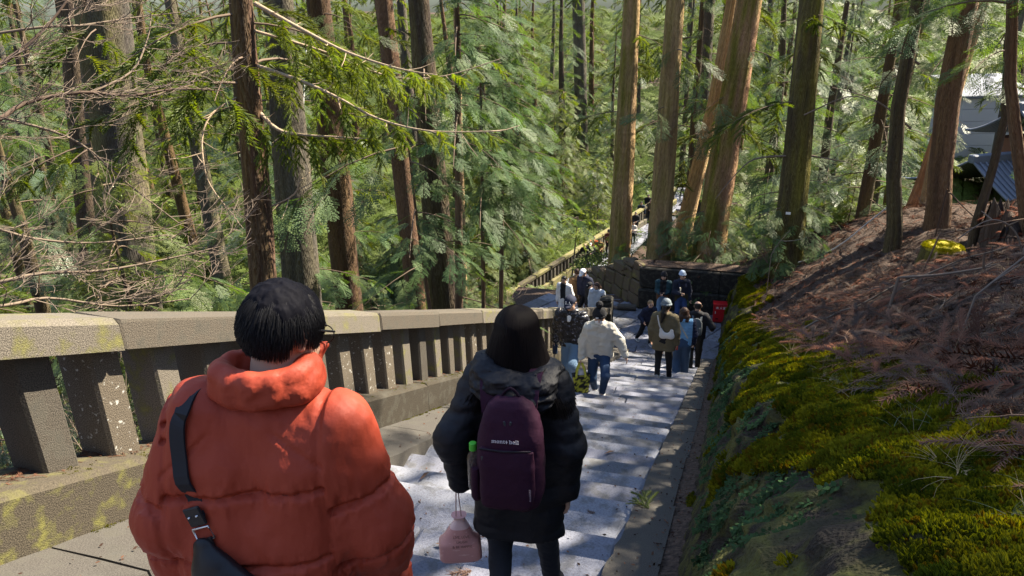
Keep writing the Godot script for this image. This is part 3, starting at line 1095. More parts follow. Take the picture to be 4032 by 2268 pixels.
func build_trees() -> void:
	F.hinoki = frond_mesh(1, 13, .022, .085)
	F.hinoki2 = frond_mesh(2, 14, .017, .075)
	F.cedar = tuft_mesh(3)
	F.cedar2 = tuft_mesh(4, 13)
	F.sprig = sprig_mesh(5)
	var r := rnd(61)
	var W := Vector3(-.7, 0, .7)
	var g1 := Color(1, 1, 1)
	# --- near cedar right behind the fence, with bare-based boughs hung with bright shoots
	var t1 := big_tree("cedar_tree", "straight red-brown cedar just behind the balustrade, with long boughs", Vector3(-4.7, -1.24, -6.35), Vector3(-5.2, 1.55, -7.38), .135, .118, 16.0, Color(.11, .066, .043), .1, W, 48, .1, .1)
	var boughs := [
		[[Vector3(-5.05, 1.51, -7.41), Vector3(-4.49, 1.25, -7.35), Vector3(-3.98, 1.03, -7.31), Vector3(-3.37, 0.88, -7.21), Vector3(-2.94, 0.82, -7.20)], .03],
		[[Vector3(-5.05, 1.25, -7.30), Vector3(-4.48, 1.03, -7.60), Vector3(-4.10, 0.85, -7.76), Vector3(-3.72, 0.70, -7.93), Vector3(-3.21, 0.71, -8.09), Vector3(-2.64, 0.87, -8.33)], .02],
		[[Vector3(-5.0, 0.91, -7.18), Vector3(-4.39, 0.76, -7.07), Vector3(-3.97, 0.61, -7.02), Vector3(-3.52, 0.42, -6.97), Vector3(-2.97, 0.31, -6.98), Vector3(-2.26, 0.31, -7.08)], .024],
		[[Vector3(-4.92, 0.46, -7.00), Vector3(-4.64, 0.29, -6.90), Vector3(-4.34, 0.25, -6.87), Vector3(-3.94, 0.24, -6.87), Vector3(-3.58, 0.23, -6.87)], .028],
		[[Vector3(-5.1, 0.62, -7.02), Vector3(-5.22, 0.50, -6.70), Vector3(-5.25, 0.33, -6.51), Vector3(-5.16, 0.09, -6.32), Vector3(-5.06, -0.17, -6.24), Vector3(-4.76, -0.51, -6.19)], .014],
		[[Vector3(-5.1, 1.01, -7.15), Vector3(-5.26, 0.91, -6.86), Vector3(-5.34, 0.87, -6.71)], .013],
		[[Vector3(-4.8, -0.52, -6.7), Vector3(-4.42, -0.34, -6.70), Vector3(-4.33, -0.13, -6.71)], .012]]
	var buf := PackedFloat32Array()
	for i in boughs.size():
		var pts := smooth_path(boughs[i][0], 5)
		var m := MB.new()
		m.col = Color(.42, .33, .24)
		m.tube(pts.map(func(p): return p - t1.position), taper(pts.size(), boughs[i][1] * .85, .005), 8)
		for k in range(2, pts.size() - 1, 2):        # side twigs
			var d := Vector3(r.randf_range(-.5, .9), r.randf_range(-.7, .3), r.randf_range(-.7, .7)).normalized() * r.randf_range(.1, .35)
			m.tube([pts[k] - t1.position, pts[k] + d * .5 - t1.position, pts[k] + d + Vector3(0, .03, 0) - t1.position], [.007, .005, .003], 4, false)
		put("bough", m.mesh(), M.bark_thin, t1)
		if i < 4:
			var loc := pts.map(func(p): return p - t1.position)
			for rep in 2:
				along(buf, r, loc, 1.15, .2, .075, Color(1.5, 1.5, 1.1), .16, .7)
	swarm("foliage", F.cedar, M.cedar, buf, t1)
	crown(t1, r, t1.get_meta("spine"), .62, .98, 26, 1.9, .6, .1, .3, F.cedar2, M.cedar, .5, .3, g1)
	# --- large trunks on the left, behind the fence
	var bigs := [
		["cedar_tree", "massive grey-barked cedar trunk on the far left with lichen and a mossy edge", Vector3(-11.27, -4.04, -11.04), Vector3(-12.38, 1.52, -13.04), .5, .5, 24.0, GREY * .3, .16, 40, .045],
		["cedar_tree", "dark slim cedar standing close behind the massive grey trunk", Vector3(-18.1, -3.88, -16.89), Vector3(-19.1, 1.47, -18.85), .3, .27, 20.0, DARK, .05, 24, .05],
		["cedar_tree", "thick grey-edged cedar trunk right behind the near red-brown cedar", Vector3(-9.42, -3.23, -14.21), Vector3(-10.23, 1.4, -15.92), .42, .33, 22.0, GREY * .3, .1, 40, .06],
		["cedar_tree", "brown cedar trunk with stringy bark right of the near cedar", Vector3(-9.54, -3.46, -16.33), Vector3(-10.48, 1.35, -18.07), .34, .29, 22.0, RED * .36, .06, 36, .06],
		["cedar_tree", "reddish cedar trunk half hidden by green sprays left of centre", Vector3(-11.11, -4.14, -23.46), Vector3(-12.19, 1.18, -25.38), .32, .29, 22.0, RED * .6, .05, 28, .06],
		["cedar_tree", "nearly black cedar trunk just behind the fence left of centre", Vector3(-5.0, -3.93, -11.89), Vector3(-5.83, .7, -13.6), .275, .2, 18.0, DARK * .75, .1, 40, .06],
		["cedar_tree", "thin pale trunk caught by sunlight deep in the forest left of centre", Vector3(-10.11, -9.17, -26.16), Vector3(-11.15, -.42, -29.54), .15, .12, 16.0, TAN, .1, 16, .04],
		["cedar_tree", "tall grey trunk in the background whose foot is lost in foliage, top centre", Vector3(-15.6, -9.7, -75.0), Vector3(-16.7, -.2, -78.7), .62, .62, 26.0, GREY * .42, .1, 24, .05],
		["cedar_tree", "sunlit mossy trunk with flared foot at the left end of the landing wall", Vector3(-3.83, -7.77, -25.31), Vector3(-4.19, .94, -28.88), .4, .29, 20.0, TAN * .95, .3, 44, .045],
		["cedar_tree", "straight brown trunk rising behind the middle of the landing wall", Vector3(-2.37, -7.15, -24.33), Vector3(-2.55, .95, -27.7), .38, .3, 20.0, TAN * .8, .22, 44, .055],
		["cedar_tree", "leaning orange-brown trunk with flaking bark behind the landing wall", Vector3(-1.87, -7.51, -25.46), Vector3(-1.02, -2.33, -27.92), .3, .24, 12.0, TAN * 1.05, .18, 36, .06],
		["cedar_tree", "very thick two-toned trunk, half mossy and half red, behind the landing wall", Vector3(-.78, -7.08, -24.29), Vector3(-.18, .9, -27.85), .5, .41, 20.0, Color(.45, .26, .165), .36, 52, .06],
		["cedar_tree", "dark moss-covered trunk with a white tag at the corner above the mossy wall", Vector3(1.54, -5.98, -22.08), Vector3(1.58, .95, -25.03), .42, .34, 18.0, DARK * .85, .3, 48, .05],
	]
	var made := []
	for q in bigs:
		made.append(big_tree(q[0], q[1], q[2], q[3], q[4], q[5], q[6], q[7], q[8], W if q[2].x < 0.5 else Vector3(.5, 0, .7), q[9], .2, q[10], 1.75 if q[1].contains("flared") else 1.3))
	# upper crowns, mostly out of sight above but throwing the dappled shade
	for i in made.size():
		var far := i >= 7
		crown(made[i], r, made[i].get_meta("spine"), .56 if i != 6 else .3, .98, 9, 2.4, .8, .05, .35, F.cedar2 if i % 2 == 0 else F.hinoki2, M.cedar if i % 2 == 0 else M.hinoki, .75, .42, g1 * r.randf_range(.85, 1.15))
	# low sprays that hang in front of some trunks
	var hang := [[9, .14, .4, 11, 1.2], [8, .12, .4, 12, 1.2], [11, .17, .4, 22, 1.7], [12, .22, .45, 18, 1.5], [4, .25, .45, 12, 1.5], [3, .2, .45, 16, 1.6], [0, .08, .42, 26, 2.3], [1, .1, .42, 22, 2.0], [5, .2, .42, 14, 1.7], [2, .15, .42, 14, 1.6], [7, .12, .4, 30, 3.0]]
	for q in hang:
		var o: Node3D = made[q[0]]
		crown(o, r, o.get_meta("spine"), q[1], q[2], q[3], q[4], q[4], -.05, .25, F.hinoki, M.hinoki, .42, .2, Color(1.15, 1.2, 1.1) * r.randf_range(.9, 1.2))
	# --- trees on the ridge to the right
	var c := Vector3(0, 1.66, 0)
	var sc := func(p: Vector3, k: float) -> Vector3: return c + (p - c) * k
	var ridge := [
		["cedar_tree", "dark gently curved trunk on the ridge, left of the pair of brown trunks", Vector3(2.63, -2.55, -13.71), Vector3(2.68, 1.2, -15.31), 1.5, .19, .16, 14.0, DARK * .85, .1, Vector3(-.14, 0, 0), 28],
		["cedar_tree", "stout brown trunk leaning right beside the moss-topped stump", Vector3(3.44, -2.57, -14.52), Vector3(3.61, 1.16, -16.15), 1.48, .29, .28, 16.0, RED * .68, .06, Vector3(-.08, 0, 0), 36],
		["cedar_tree", "orange slanting trunk in sunlight behind the ridge", Vector3(3.96, -3.61, -19.32), Vector3(4.63, -.14, -21.0), 1.35, .2, .14, 8.0, Color(.34, .18, .1), .05, Vector3(.15, 0, 0), 24],
		["cedar_tree", "lighter brown trunk partly hidden behind the stout ridge trunk", Vector3(3.97, -3.3, -17.76), Vector3(4.73, 1.04, -19.83), 1.36, .26, .2, 12.0, TAN * .8, .08, Vector3(-.1, 0, 0), 28],
		["cedar_tree", "slender wavering dark trunk beside the broken stump", Vector3(3.98, -2.11, -14.31), Vector3(4.21, .46, -15.48), 1.4, .105, .08, 10.0, DARK, .05, Vector3(.16, 0, 0), 20],
		["cedar_tree", "slim brown trunk at the right edge of the view", Vector3(3.99, -1.28, -12.41), Vector3(3.58, 1.23, -13.35), 1.4, .125, .105, 12.0, RED * .62, .05, Vector3(-.1, 0, 0), 24],
	]
	for q in ridge:
		var o := big_tree(q[0], q[1], sc.call(q[2], q[4]), sc.call(q[3], q[4]), q[5], q[6], q[7], q[8], q[9], W, q[11], .18, .06, 1.3, q[10] * q[4])
		crown(o, r, o.get_meta("spine"), .7, .98, 14, 2.6, .8, .1, .3, F.hinoki2, M.hinoki, .7, .4, Color(1.1, 1.15, .95))
		made.append(o)
	var o18: Node3D = made[13]
	for br in [[[Vector3(4.3, -.62, -22.9), Vector3(3.53, -.2, -22.89), Vector3(3.02, -.09, -22.77)], .035], [[Vector3(4.25, -2.2, -22.3), Vector3(3.3, -1.5, -22.4), Vector3(2.2, -1.2, -22.6)], .03]]:
		var pts := smooth_path(br[0], 4)
		put("bough", tube_mesh(pts.map(func(p): return p - o18.position), taper(pts.size(), br[1], .008), 6), M.twig, o18)
	var o17: Node3D = made[12]
	for br in [[[Vector3(1.45, -3.2, -23.1), Vector3(.41, -3.28, -22.87), Vector3(-.11, -3.70, -22.54), Vector3(-.60, -4.33, -22.12)], .03], [[Vector3(1.4, -3.18, -23.1), Vector3(2.17, -3.28, -23.42), Vector3(3.07, -3.46, -23.62)], .035], [[Vector3(1.6, -2.0, -22.9), Vector3(2.6, -1.4, -22.3), Vector3(3.3, -1.5, -22.0)], .025]]:
		var pts := smooth_path(br[0], 4)
		put("bough", tube_mesh(pts.map(func(p): return p - o17.position), taper(pts.size(), br[1], .008), 6), M.twig, o17)
	put("paper_tag", box_mesh(Vector3(.13, .07, .006), .001), flat(.8, .8, .76), o17, Transform3D(Basis(Vector3.UP, -.1), Vector3(1.42, -4.6, -21.98) - o17.position))
	# --- saplings with green sprays behind the fence
	var thin := [
		["thin bare-stemmed sapling, the thickest of the three slim stems behind the fence", Vector3(-3.75, -2.75, -9.48), Vector3(-4.1, .89, -10.89), .06, .045, 30],
		["very slim sapling, the middle one of the three slim stems behind the fence", Vector3(-3.7, -3.15, -10.4), Vector3(-3.95, -.7, -11.35), .036, .026, 28],
		["slim sapling, the rightmost of the three slim stems behind the fence", Vector3(-3.6, -3.36, -10.98), Vector3(-3.8, -.81, -11.98), .04, .028, 32],
		["short slender sapling left of the nearly black trunk", Vector3(-4.13, -2.73, -9.29), Vector3(-4.46, -1.33, -9.77), .033, .02, 12],
	]
	for q in thin:
		var o := big_tree("sapling", q[0], q[1], q[2], q[3], q[4], 2.2, Color(.13, .085, .06), .04, W, 12, .3, .05, 1.2, Vector3.ZERO, "slim saplings behind the fence")
		crown(o, r, o.get_meta("spine"), .57, .97, q[5], 1.25, .5, .05, .3, F.hinoki, M.hinoki, .27, .13, Color(1.05, 1.15, 1.1), -1.9, 1.5)
	# prototypes, copied into the valley
	var protos := []
	for k in 7:
		var h: float = [23.0, 19.0, 26.0, 17.0, 4.2, 3.2, 5.4][k]
		var small := k >= 4
		var o := thing("sapling" if small else "forest_tree", "proto", "tree", Vector3.ZERO, 0.0, "young evergreens in the undergrowth" if small else "trees of the forest behind")
		var sp := [Vector3.ZERO, Vector3(r.randf_range(-.02, .02) * h, h * .5, r.randf_range(-.02, .02) * h), Vector3(r.randf_range(-.03, .03) * h, h, 0)]
		var r0: float = [.3, .25, .38, .22, .035, .03, .045][k]
		put("trunk", trunk_mesh(sp, [r0 * 1.25, r0 * .7, r0 * .1], 14 if not small else 7, h / 14.0, [RED * .5, DARK, GREY * .42, DARK * 1.2, DARK, RED * .5, DARK][k], .1, W, .05, k + 5), M.bark[0], o)
		if small:
			crown(o, r, sp, .12, .98, [42, 34, 50][k - 4], [1.5, 1.3, 1.7][k - 4], .3, .05, .3, F.hinoki, [M.hinoki, M.silver, M.cedar][k - 4], .34, .17, g1)
		else:
			crown(o, r, sp, [.1, .14, .3, .08][k], .98, [40, 38, 32, 42][k], [3.2, 2.8, 3.4, 2.6][k], .7, .05, .3, F.hinoki2 if k % 2 else F.cedar2, [M.cedar, M.hinoki, M.cedar, M.silver][k], .85, .7, Color(1.15, 1.15, 1.1))
		protos.append(o)
	var place := func(k: int, x: float, z: float, s: float, label: String, first: Array) -> void:
		var o: Node3D = protos[k]
		if first[k]:
			o = o.duplicate()
			o.name = numbered("sapling" if k >= 4 else "forest_tree")
			add_child(o)
		first[k] = true
		o.position = Vector3(x, (bank_y(x, z) if x > .4 and z > -26.0 else ground_y(x, z)) - .15, z)
		o.rotation.y = r.randf() * TAU
		o.scale = Vector3.ONE * s
		if k >= 4:
			label = "%s %s %s, %s" % ["low" if s < .95 else ("young" if s < 1.2 else "tall young"), ["feathery sapling", "pale sapling", "bushy sapling"][k - 4], label, between(x, z)]
		o.set_meta("label", label)
	var first := [false, false, false, false, false, false, false]
	# undergrowth left of the fence
	for i in 58:
		var x := -4.6 - 13.0 * pow(r.randf(), .8)
		var z := -2.5 - r.randf() * 20.0
		if x > -6.5 and z > -5.0:
			x -= 3.0
		var skip := false
		for ln in [Vector2(-5.0, -11.9), Vector2(-9.45, -14.3)]:      # keep the big trunks in view
			if ln.normalized().dot(Vector2(x, z)) < ln.length() + .5 and absf(ln.normalized().cross(Vector2(x, z))) < 1.0:
				skip = true
		if skip:
			continue
		place.call(4 + r.randi() % 3, x, z, r.randf_range(.75, 1.35), "behind the fence", first)
	for i in 16:
		place.call(4 + r.randi() % 3, r.randf_range(-16.0, -10.5), r.randf_range(-34.0, -24.0), r.randf_range(.8, 1.5), "in the hollow", first)
	for i in 26:
		var z := r.randf_range(-62.0, -33.0)
		place.call(4 + r.randi() % 3, fence_x(z) - r.randf_range(1.6, 9.0), z, r.randf_range(.9, 1.9), "beside the distant balustrade", first)
	for i in 14:
		place.call(4 + r.randi() % 3, r.randf_range(-.5, 12.0), r.randf_range(-38.0, -26.5), r.randf_range(.8, 1.6), "beyond the ridge", first)
	# forest in the valley
	var spots := []
	var tries := 0
	while spots.size() < 180 and tries < 9000:
		tries += 1
		var ang := r.randf_range(-1.05, .62)
		var d := r.randf_range(24.0, 135.0)
		var p := Vector2(sin(ang) * d, -cos(ang) * d)
		if p.y > -14.0 or (p.x > -14.0 and p.x < 8.0 and p.y > -30.0) or (p.x > fence_x(p.y) - 2.5 and p.x < fence_x(p.y) + 9.0 and p.y > -66.0) or (p.x > 12.0 and p.x < 22.0 and p.y > -72.0 and p.y < -48.0):
			continue
		if p.x > 9.0 and p.x < 17.0 and p.y > -60.0 and absf(p.x - p.y * -.27) < 3.0:
			continue
		var ok := true
		for s in spots:
			if s.distance_to(p) < 3.6 + d * .012:
				ok = false
				break
		if ok:
			spots.append(p)
	for p in spots:
		var kind := r.randi() % 4
		var size := r.randf_range(.8, 1.25)
		var d: float = p.length()
		place.call(kind, p.x, p.y, size, "%s %s, %s" % [["bushy cedar", "feathery dark evergreen", "tall bare-stemmed cedar", "pale silvery evergreen"][kind], "nearby" if d < 48.0 else ("deep in the forest" if d < 85.0 else "far back"), between(p.x, p.y)], first)
	# cedars out of sight on the bank, whose crowns shade the stairs
	for q in [[5.5, -7.0, 11.0], [5.6, -9.4, 12.0], [5.7, -11.8, 12.5], [6.0, -14.3, 13.0], [6.3, -17.4, 13.5]]:
		var base := Vector3(q[0], bank_y(q[0], q[1]) - .3, q[1])
		var o := thing("cedar_tree", "tall cedar on the bank to the right, whose crown shades the stairs", "tree", base, 0.0, "cedars on the bank that shade the stairs")
		var sp := [Vector3.ZERO, Vector3(0, q[2] * .5, 0), Vector3(.3, q[2], -.2)]
		put("trunk", trunk_mesh(sp, [.3, .22, .05], 16, 1.0, RED * .7, .1, W, .05, 9), M.bark[0], o)
		crown(o, r, sp, .42, .98, 38, 1.8, 1.1, .05, .3, F.hinoki2, M.hinoki, .7, .4, g1)
	bare_trees(r)
	# bright young maple leaves by the distant path
	var mp := thing("maple_tree", "small tree with vivid yellow-green leaves beside the distant path", "tree", Vector3(-7.4, -14.6, -33.2))
	var mpts := [Vector3.ZERO, Vector3(.2, 3, .3), Vector3(.5, 6.2, .4)]
	put("trunk", tube_mesh(mpts, [.07, .05, .02], 8), M.twig, mp)
	var mb := PackedFloat32Array()
	var mw := MB.new()
	for i in 9:
		sprays(mb, mw, r, Vector3(.45, 5.0 + i * .2, .4), Vector3(cos(i * 2.4), .02, sin(i * 2.4)).normalized(), r.randf_range(.9, 1.5), .1, .3, .16, Color(1, 1, 1))
	put("branches", mw.mesh(), M.twig, mp).set_meta("kind", "stuff")
	swarm("foliage", F.sprig, M.maple, mb, mp)

func twigs(b: MB, r: RandomNumberGenerator, p: Vector3, d: Vector3, L: float, rad: float, depth: int, flat_: float) -> void:
	var pts := [p]
	var q := p
	var dd := d
	var n := 4
	for i in n:
		dd = (dd + Vector3(r.randf_range(-.28, .28), r.randf_range(-.2, .24), r.randf_range(-.28, .28))).normalized()
		q += dd * L / n
		pts.append(q)
	b.tube(pts, taper(n + 1, rad, maxf(rad * .45, .0018)), 4 if depth < 2 else 3, false)
	if depth <= 0:
		return
	var kids := 5 if depth > 1 else 4
	for k in kids:
		var s := r.randf_range(.25, 1.0)
		var i := mini(int(s * n), n - 1)
		var a: Vector3 = pts[i].lerp(pts[i + 1], s * n - i)
		var e: Vector3 = (pts[i + 1] - pts[i]).normalized()
		var h := e.cross(Vector3.UP).normalized() * (1.0 if r.randf() < .5 else -1.0)
		var nd := (e * .75 + h * r.randf_range(.4, .9) + Vector3.UP * r.randf_range(-.15, .4) * flat_).normalized()
		twigs(b, r, a, nd, L * r.randf_range(.45, .7), maxf(rad * .5, .0022), depth - 1, flat_)

func bare_trees(r: RandomNumberGenerator) -> void:
	var t := thing("bare_tree", "leafless tree on the far left whose twiggy grey boughs reach across the view", "tree", Vector3(-7.6, ground_y(-7.6, -4.2) - .2, -4.2))
	put("trunk", trunk_mesh([Vector3.ZERO, Vector3(.1, 2.5, 0), Vector3(.3, 5.0, -.2), Vector3(.3, 7.5, -.4)], [.16, .13, .1, .05], 14, .3, Color(.12, .1, .085), .1, Vector3(1, 0, 0), .05, 3), M.bark[0], t)
	var lines := [
		[[Vector3(-7.3, .6, -4.3), Vector3(-5.85, 1.07, -4.72), Vector3(-5.77, 1.15, -4.89), Vector3(-5.66, 1.28, -5.09), Vector3(-5.52, 1.53, -5.35), Vector3(-5.4, 1.85, -5.6)], .03],
		[[Vector3(-7.4, .2, -4.2), Vector3(-5.81, .67, -4.55), Vector3(-5.65, .83, -4.9), Vector3(-5.39, .88, -5.23), Vector3(-5.13, .82, -5.51), Vector3(-4.91, .84, -5.81), Vector3(-4.63, .79, -6.1)], .024],
		[[Vector3(-7.4, .5, -4.5), Vector3(-6.3, .68, -4.97), Vector3(-6.0, .62, -5.15), Vector3(-5.69, .41, -5.39), Vector3(-5.37, -.01, -5.54), Vector3(-5.06, -.39, -5.7)], .018],
		[[Vector3(-7.3, -.7, -4.0), Vector3(-5.71, -.47, -4.11), Vector3(-5.41, -.46, -4.43), Vector3(-5.15, -.55, -4.81), Vector3(-4.85, -.57, -5.23), Vector3(-4.51, -.54, -5.58)], .02],
		[[Vector3(-7.2, 1.2, -4.6), Vector3(-5.79, 1.39, -5.2), Vector3(-5.53, 1.4, -5.52), Vector3(-5.34, 1.44, -5.93), Vector3(-5.05, 1.47, -6.26)], .014],
		[[Vector3(-5.39, .86, -5.3), Vector3(-5.3, .99, -5.75), Vector3(-5.34, 1.24, -6.07), Vector3(-5.4, 1.44, -6.25)], .012],
		[[Vector3(-7.2, -.5, -3.8), Vector3(-5.22, -.43, -3.71), Vector3(-5.16, -.57, -4.23), Vector3(-4.84, -.76, -4.59), Vector3(-4.48, -.83, -5.01)], .016],
		[[Vector3(-7.2, .2, -4.2), Vector3(-5.75, -.01, -4.29), Vector3(-5.49, -.19, -4.52), Vector3(-5.24, -.33, -4.88), Vector3(-4.94, -.4, -5.39)], .014]]
	for i in lines.size():
		var pts := smooth_path(lines[i][0], 4)
		var b := MB.new()
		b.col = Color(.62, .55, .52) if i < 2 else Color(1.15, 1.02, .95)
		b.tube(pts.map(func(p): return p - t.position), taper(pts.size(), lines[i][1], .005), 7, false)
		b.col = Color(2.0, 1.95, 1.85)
		for k in range(4, pts.size()):
			if k % 3 == 0:
				continue
			for rep in 1:
				var d := Vector3(r.randf_range(.1, 1.0), r.randf_range(-.25, .55), r.randf_range(-.9, .4)).normalized()
				twigs(b, r, pts[k] - t.position, d, r.randf_range(.3, .65), .0048, 2, .8)
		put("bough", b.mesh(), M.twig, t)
	# bare bushes
	var spots := [[Vector3(-2.26, -6.85, -23.7), .8, "small leafless bush left of the thick trunk on the landing wall"], [Vector3(-.55, -6.8, -23.3), 1.0, "pale leafless bush in front of the thick two-toned trunk"], [Vector3(.5, -6.55, -22.6), .8, "pale leafless bush on top of the mossy wall by the landing"], [Vector3(1.0, -6.0, -21.6), .9, "pale leafless bush at the foot of the dark mossy trunk"], [Vector3(-4.0, -7.9, -24.2), .9, "small leafless bush at the foot of the sunlit flared trunk"], [Vector3(5.0, -4.6, -22.0), 1.1, "leafless brush between the ridge trunks"]]
	for s in spots:
		var o := thing("bare_bush", s[2], "bush", s[0], 0.0, "leafless bushes above the landing")
		for k in 5:
			var b := MB.new()
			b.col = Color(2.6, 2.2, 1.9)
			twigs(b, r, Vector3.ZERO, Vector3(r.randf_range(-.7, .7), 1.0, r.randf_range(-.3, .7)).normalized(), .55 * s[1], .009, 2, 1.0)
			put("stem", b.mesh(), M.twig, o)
	# leafless bushes in the hollow on the left
	for i in 7:
		var x := r.randf_range(-9.0, -4.8)
		var z := r.randf_range(-13.0, -5.0)
		var o := thing("bare_bush", "leafless twiggy bush in the undergrowth behind the fence", "bush", Vector3(x, ground_y(x, z), z), 0.0, "leafless bushes behind the fence")
		for k in 4:
			var b := MB.new()
			b.col = Color(1.9, 1.65, 1.5)
			twigs(b, r, Vector3.ZERO, Vector3(r.randf_range(-.6, .6), 1.0, r.randf_range(-.6, .6)).normalized(), r.randf_range(1.0, 1.9), .014, 3, .7)
			put("stem", b.mesh(), M.twig, o)

# ---------- litter, moss, ferns, grass ----------
func bank_pt(x: float, z: float) -> Vector3:
	gn.seed = 6
	gn.frequency = .8
	var q := gn.get_noise_2d(x, z) * .09
	gn.frequency = 3.0
	q += gn.get_noise_2d(x, z) * .035
	return Vector3(x, bank_y(x, z) + q * smooth_to(x, .68, 1.15), z)

func near_z(r: RandomNumberGenerator, a: float, b: float, p: float) -> float:
	return lerpf(a, b, pow(r.randf(), p))

func blade_mesh(seed_: int, n: int, w: float, spread: float, droop: float) -> ArrayMesh:
	var b := MB.new()
	var r := rnd(seed_)
	for i in n:
		var a := r.randf() * TAU
		var d := Vector3(cos(a) * spread, 1, sin(a) * spread).normalized()
		var L := r.randf_range(.5, 1.0)
		var s := Vector3(-sin(a), 0, cos(a)) * w
		var pts := []
		for k in 5:
			var u := k / 4.0
			pts.append(Vector3(cos(a), 0, sin(a)) * .04 + d * L * u + Vector3(cos(a) * .6, -.7, sin(a) * .6) * droop * u * u * L)
		for k in 4:
			var w0 := 1.0 - k / 4.4
			var w1 := 1.0 - (k + 1) / 4.4
			b.leaf([pts[k] - s * w0, pts[k] + s * w0, pts[k + 1] + s * w1, pts[k + 1] - s * w1], Vector3(cos(a) * .5, .8, sin(a) * .5).normalized())
	return b.mesh()

func twig_mesh(seed_: int) -> ArrayMesh:
	var b := MB.new()
	var r := rnd(seed_)
	var p := Vector3.ZERO
	var d := Vector3(1, 0, 0)
	var pts := [p]
	for i in 6:
		d = (d + Vector3(0, r.randf_range(-.15, .15), r.randf_range(-.3, .3))).normalized()
		p += d * .17
		pts.append(p)
	b.tube(pts, taper(7, .012, .005), 4)
	b.tube([pts[3], pts[3] + Vector3(.14, .04, .12), pts[3] + Vector3(.25, .03, .22)], [.007, .006, .003], 3)
	return b.mesh()

func lying(r: RandomNumberGenerator, up: Vector3, k: float, tilt := .25) -> Basis:
	var a := r.randf() * TAU
	var n := (up + Vector3(r.randf_range(-tilt, tilt), 0, r.randf_range(-tilt, tilt))).normalized()
	var x := Vector3(cos(a), 0, sin(a))
	x = (x - n * n.dot(x)).normalized()
	return Basis(x * k, n * k, x.cross(n) * k)

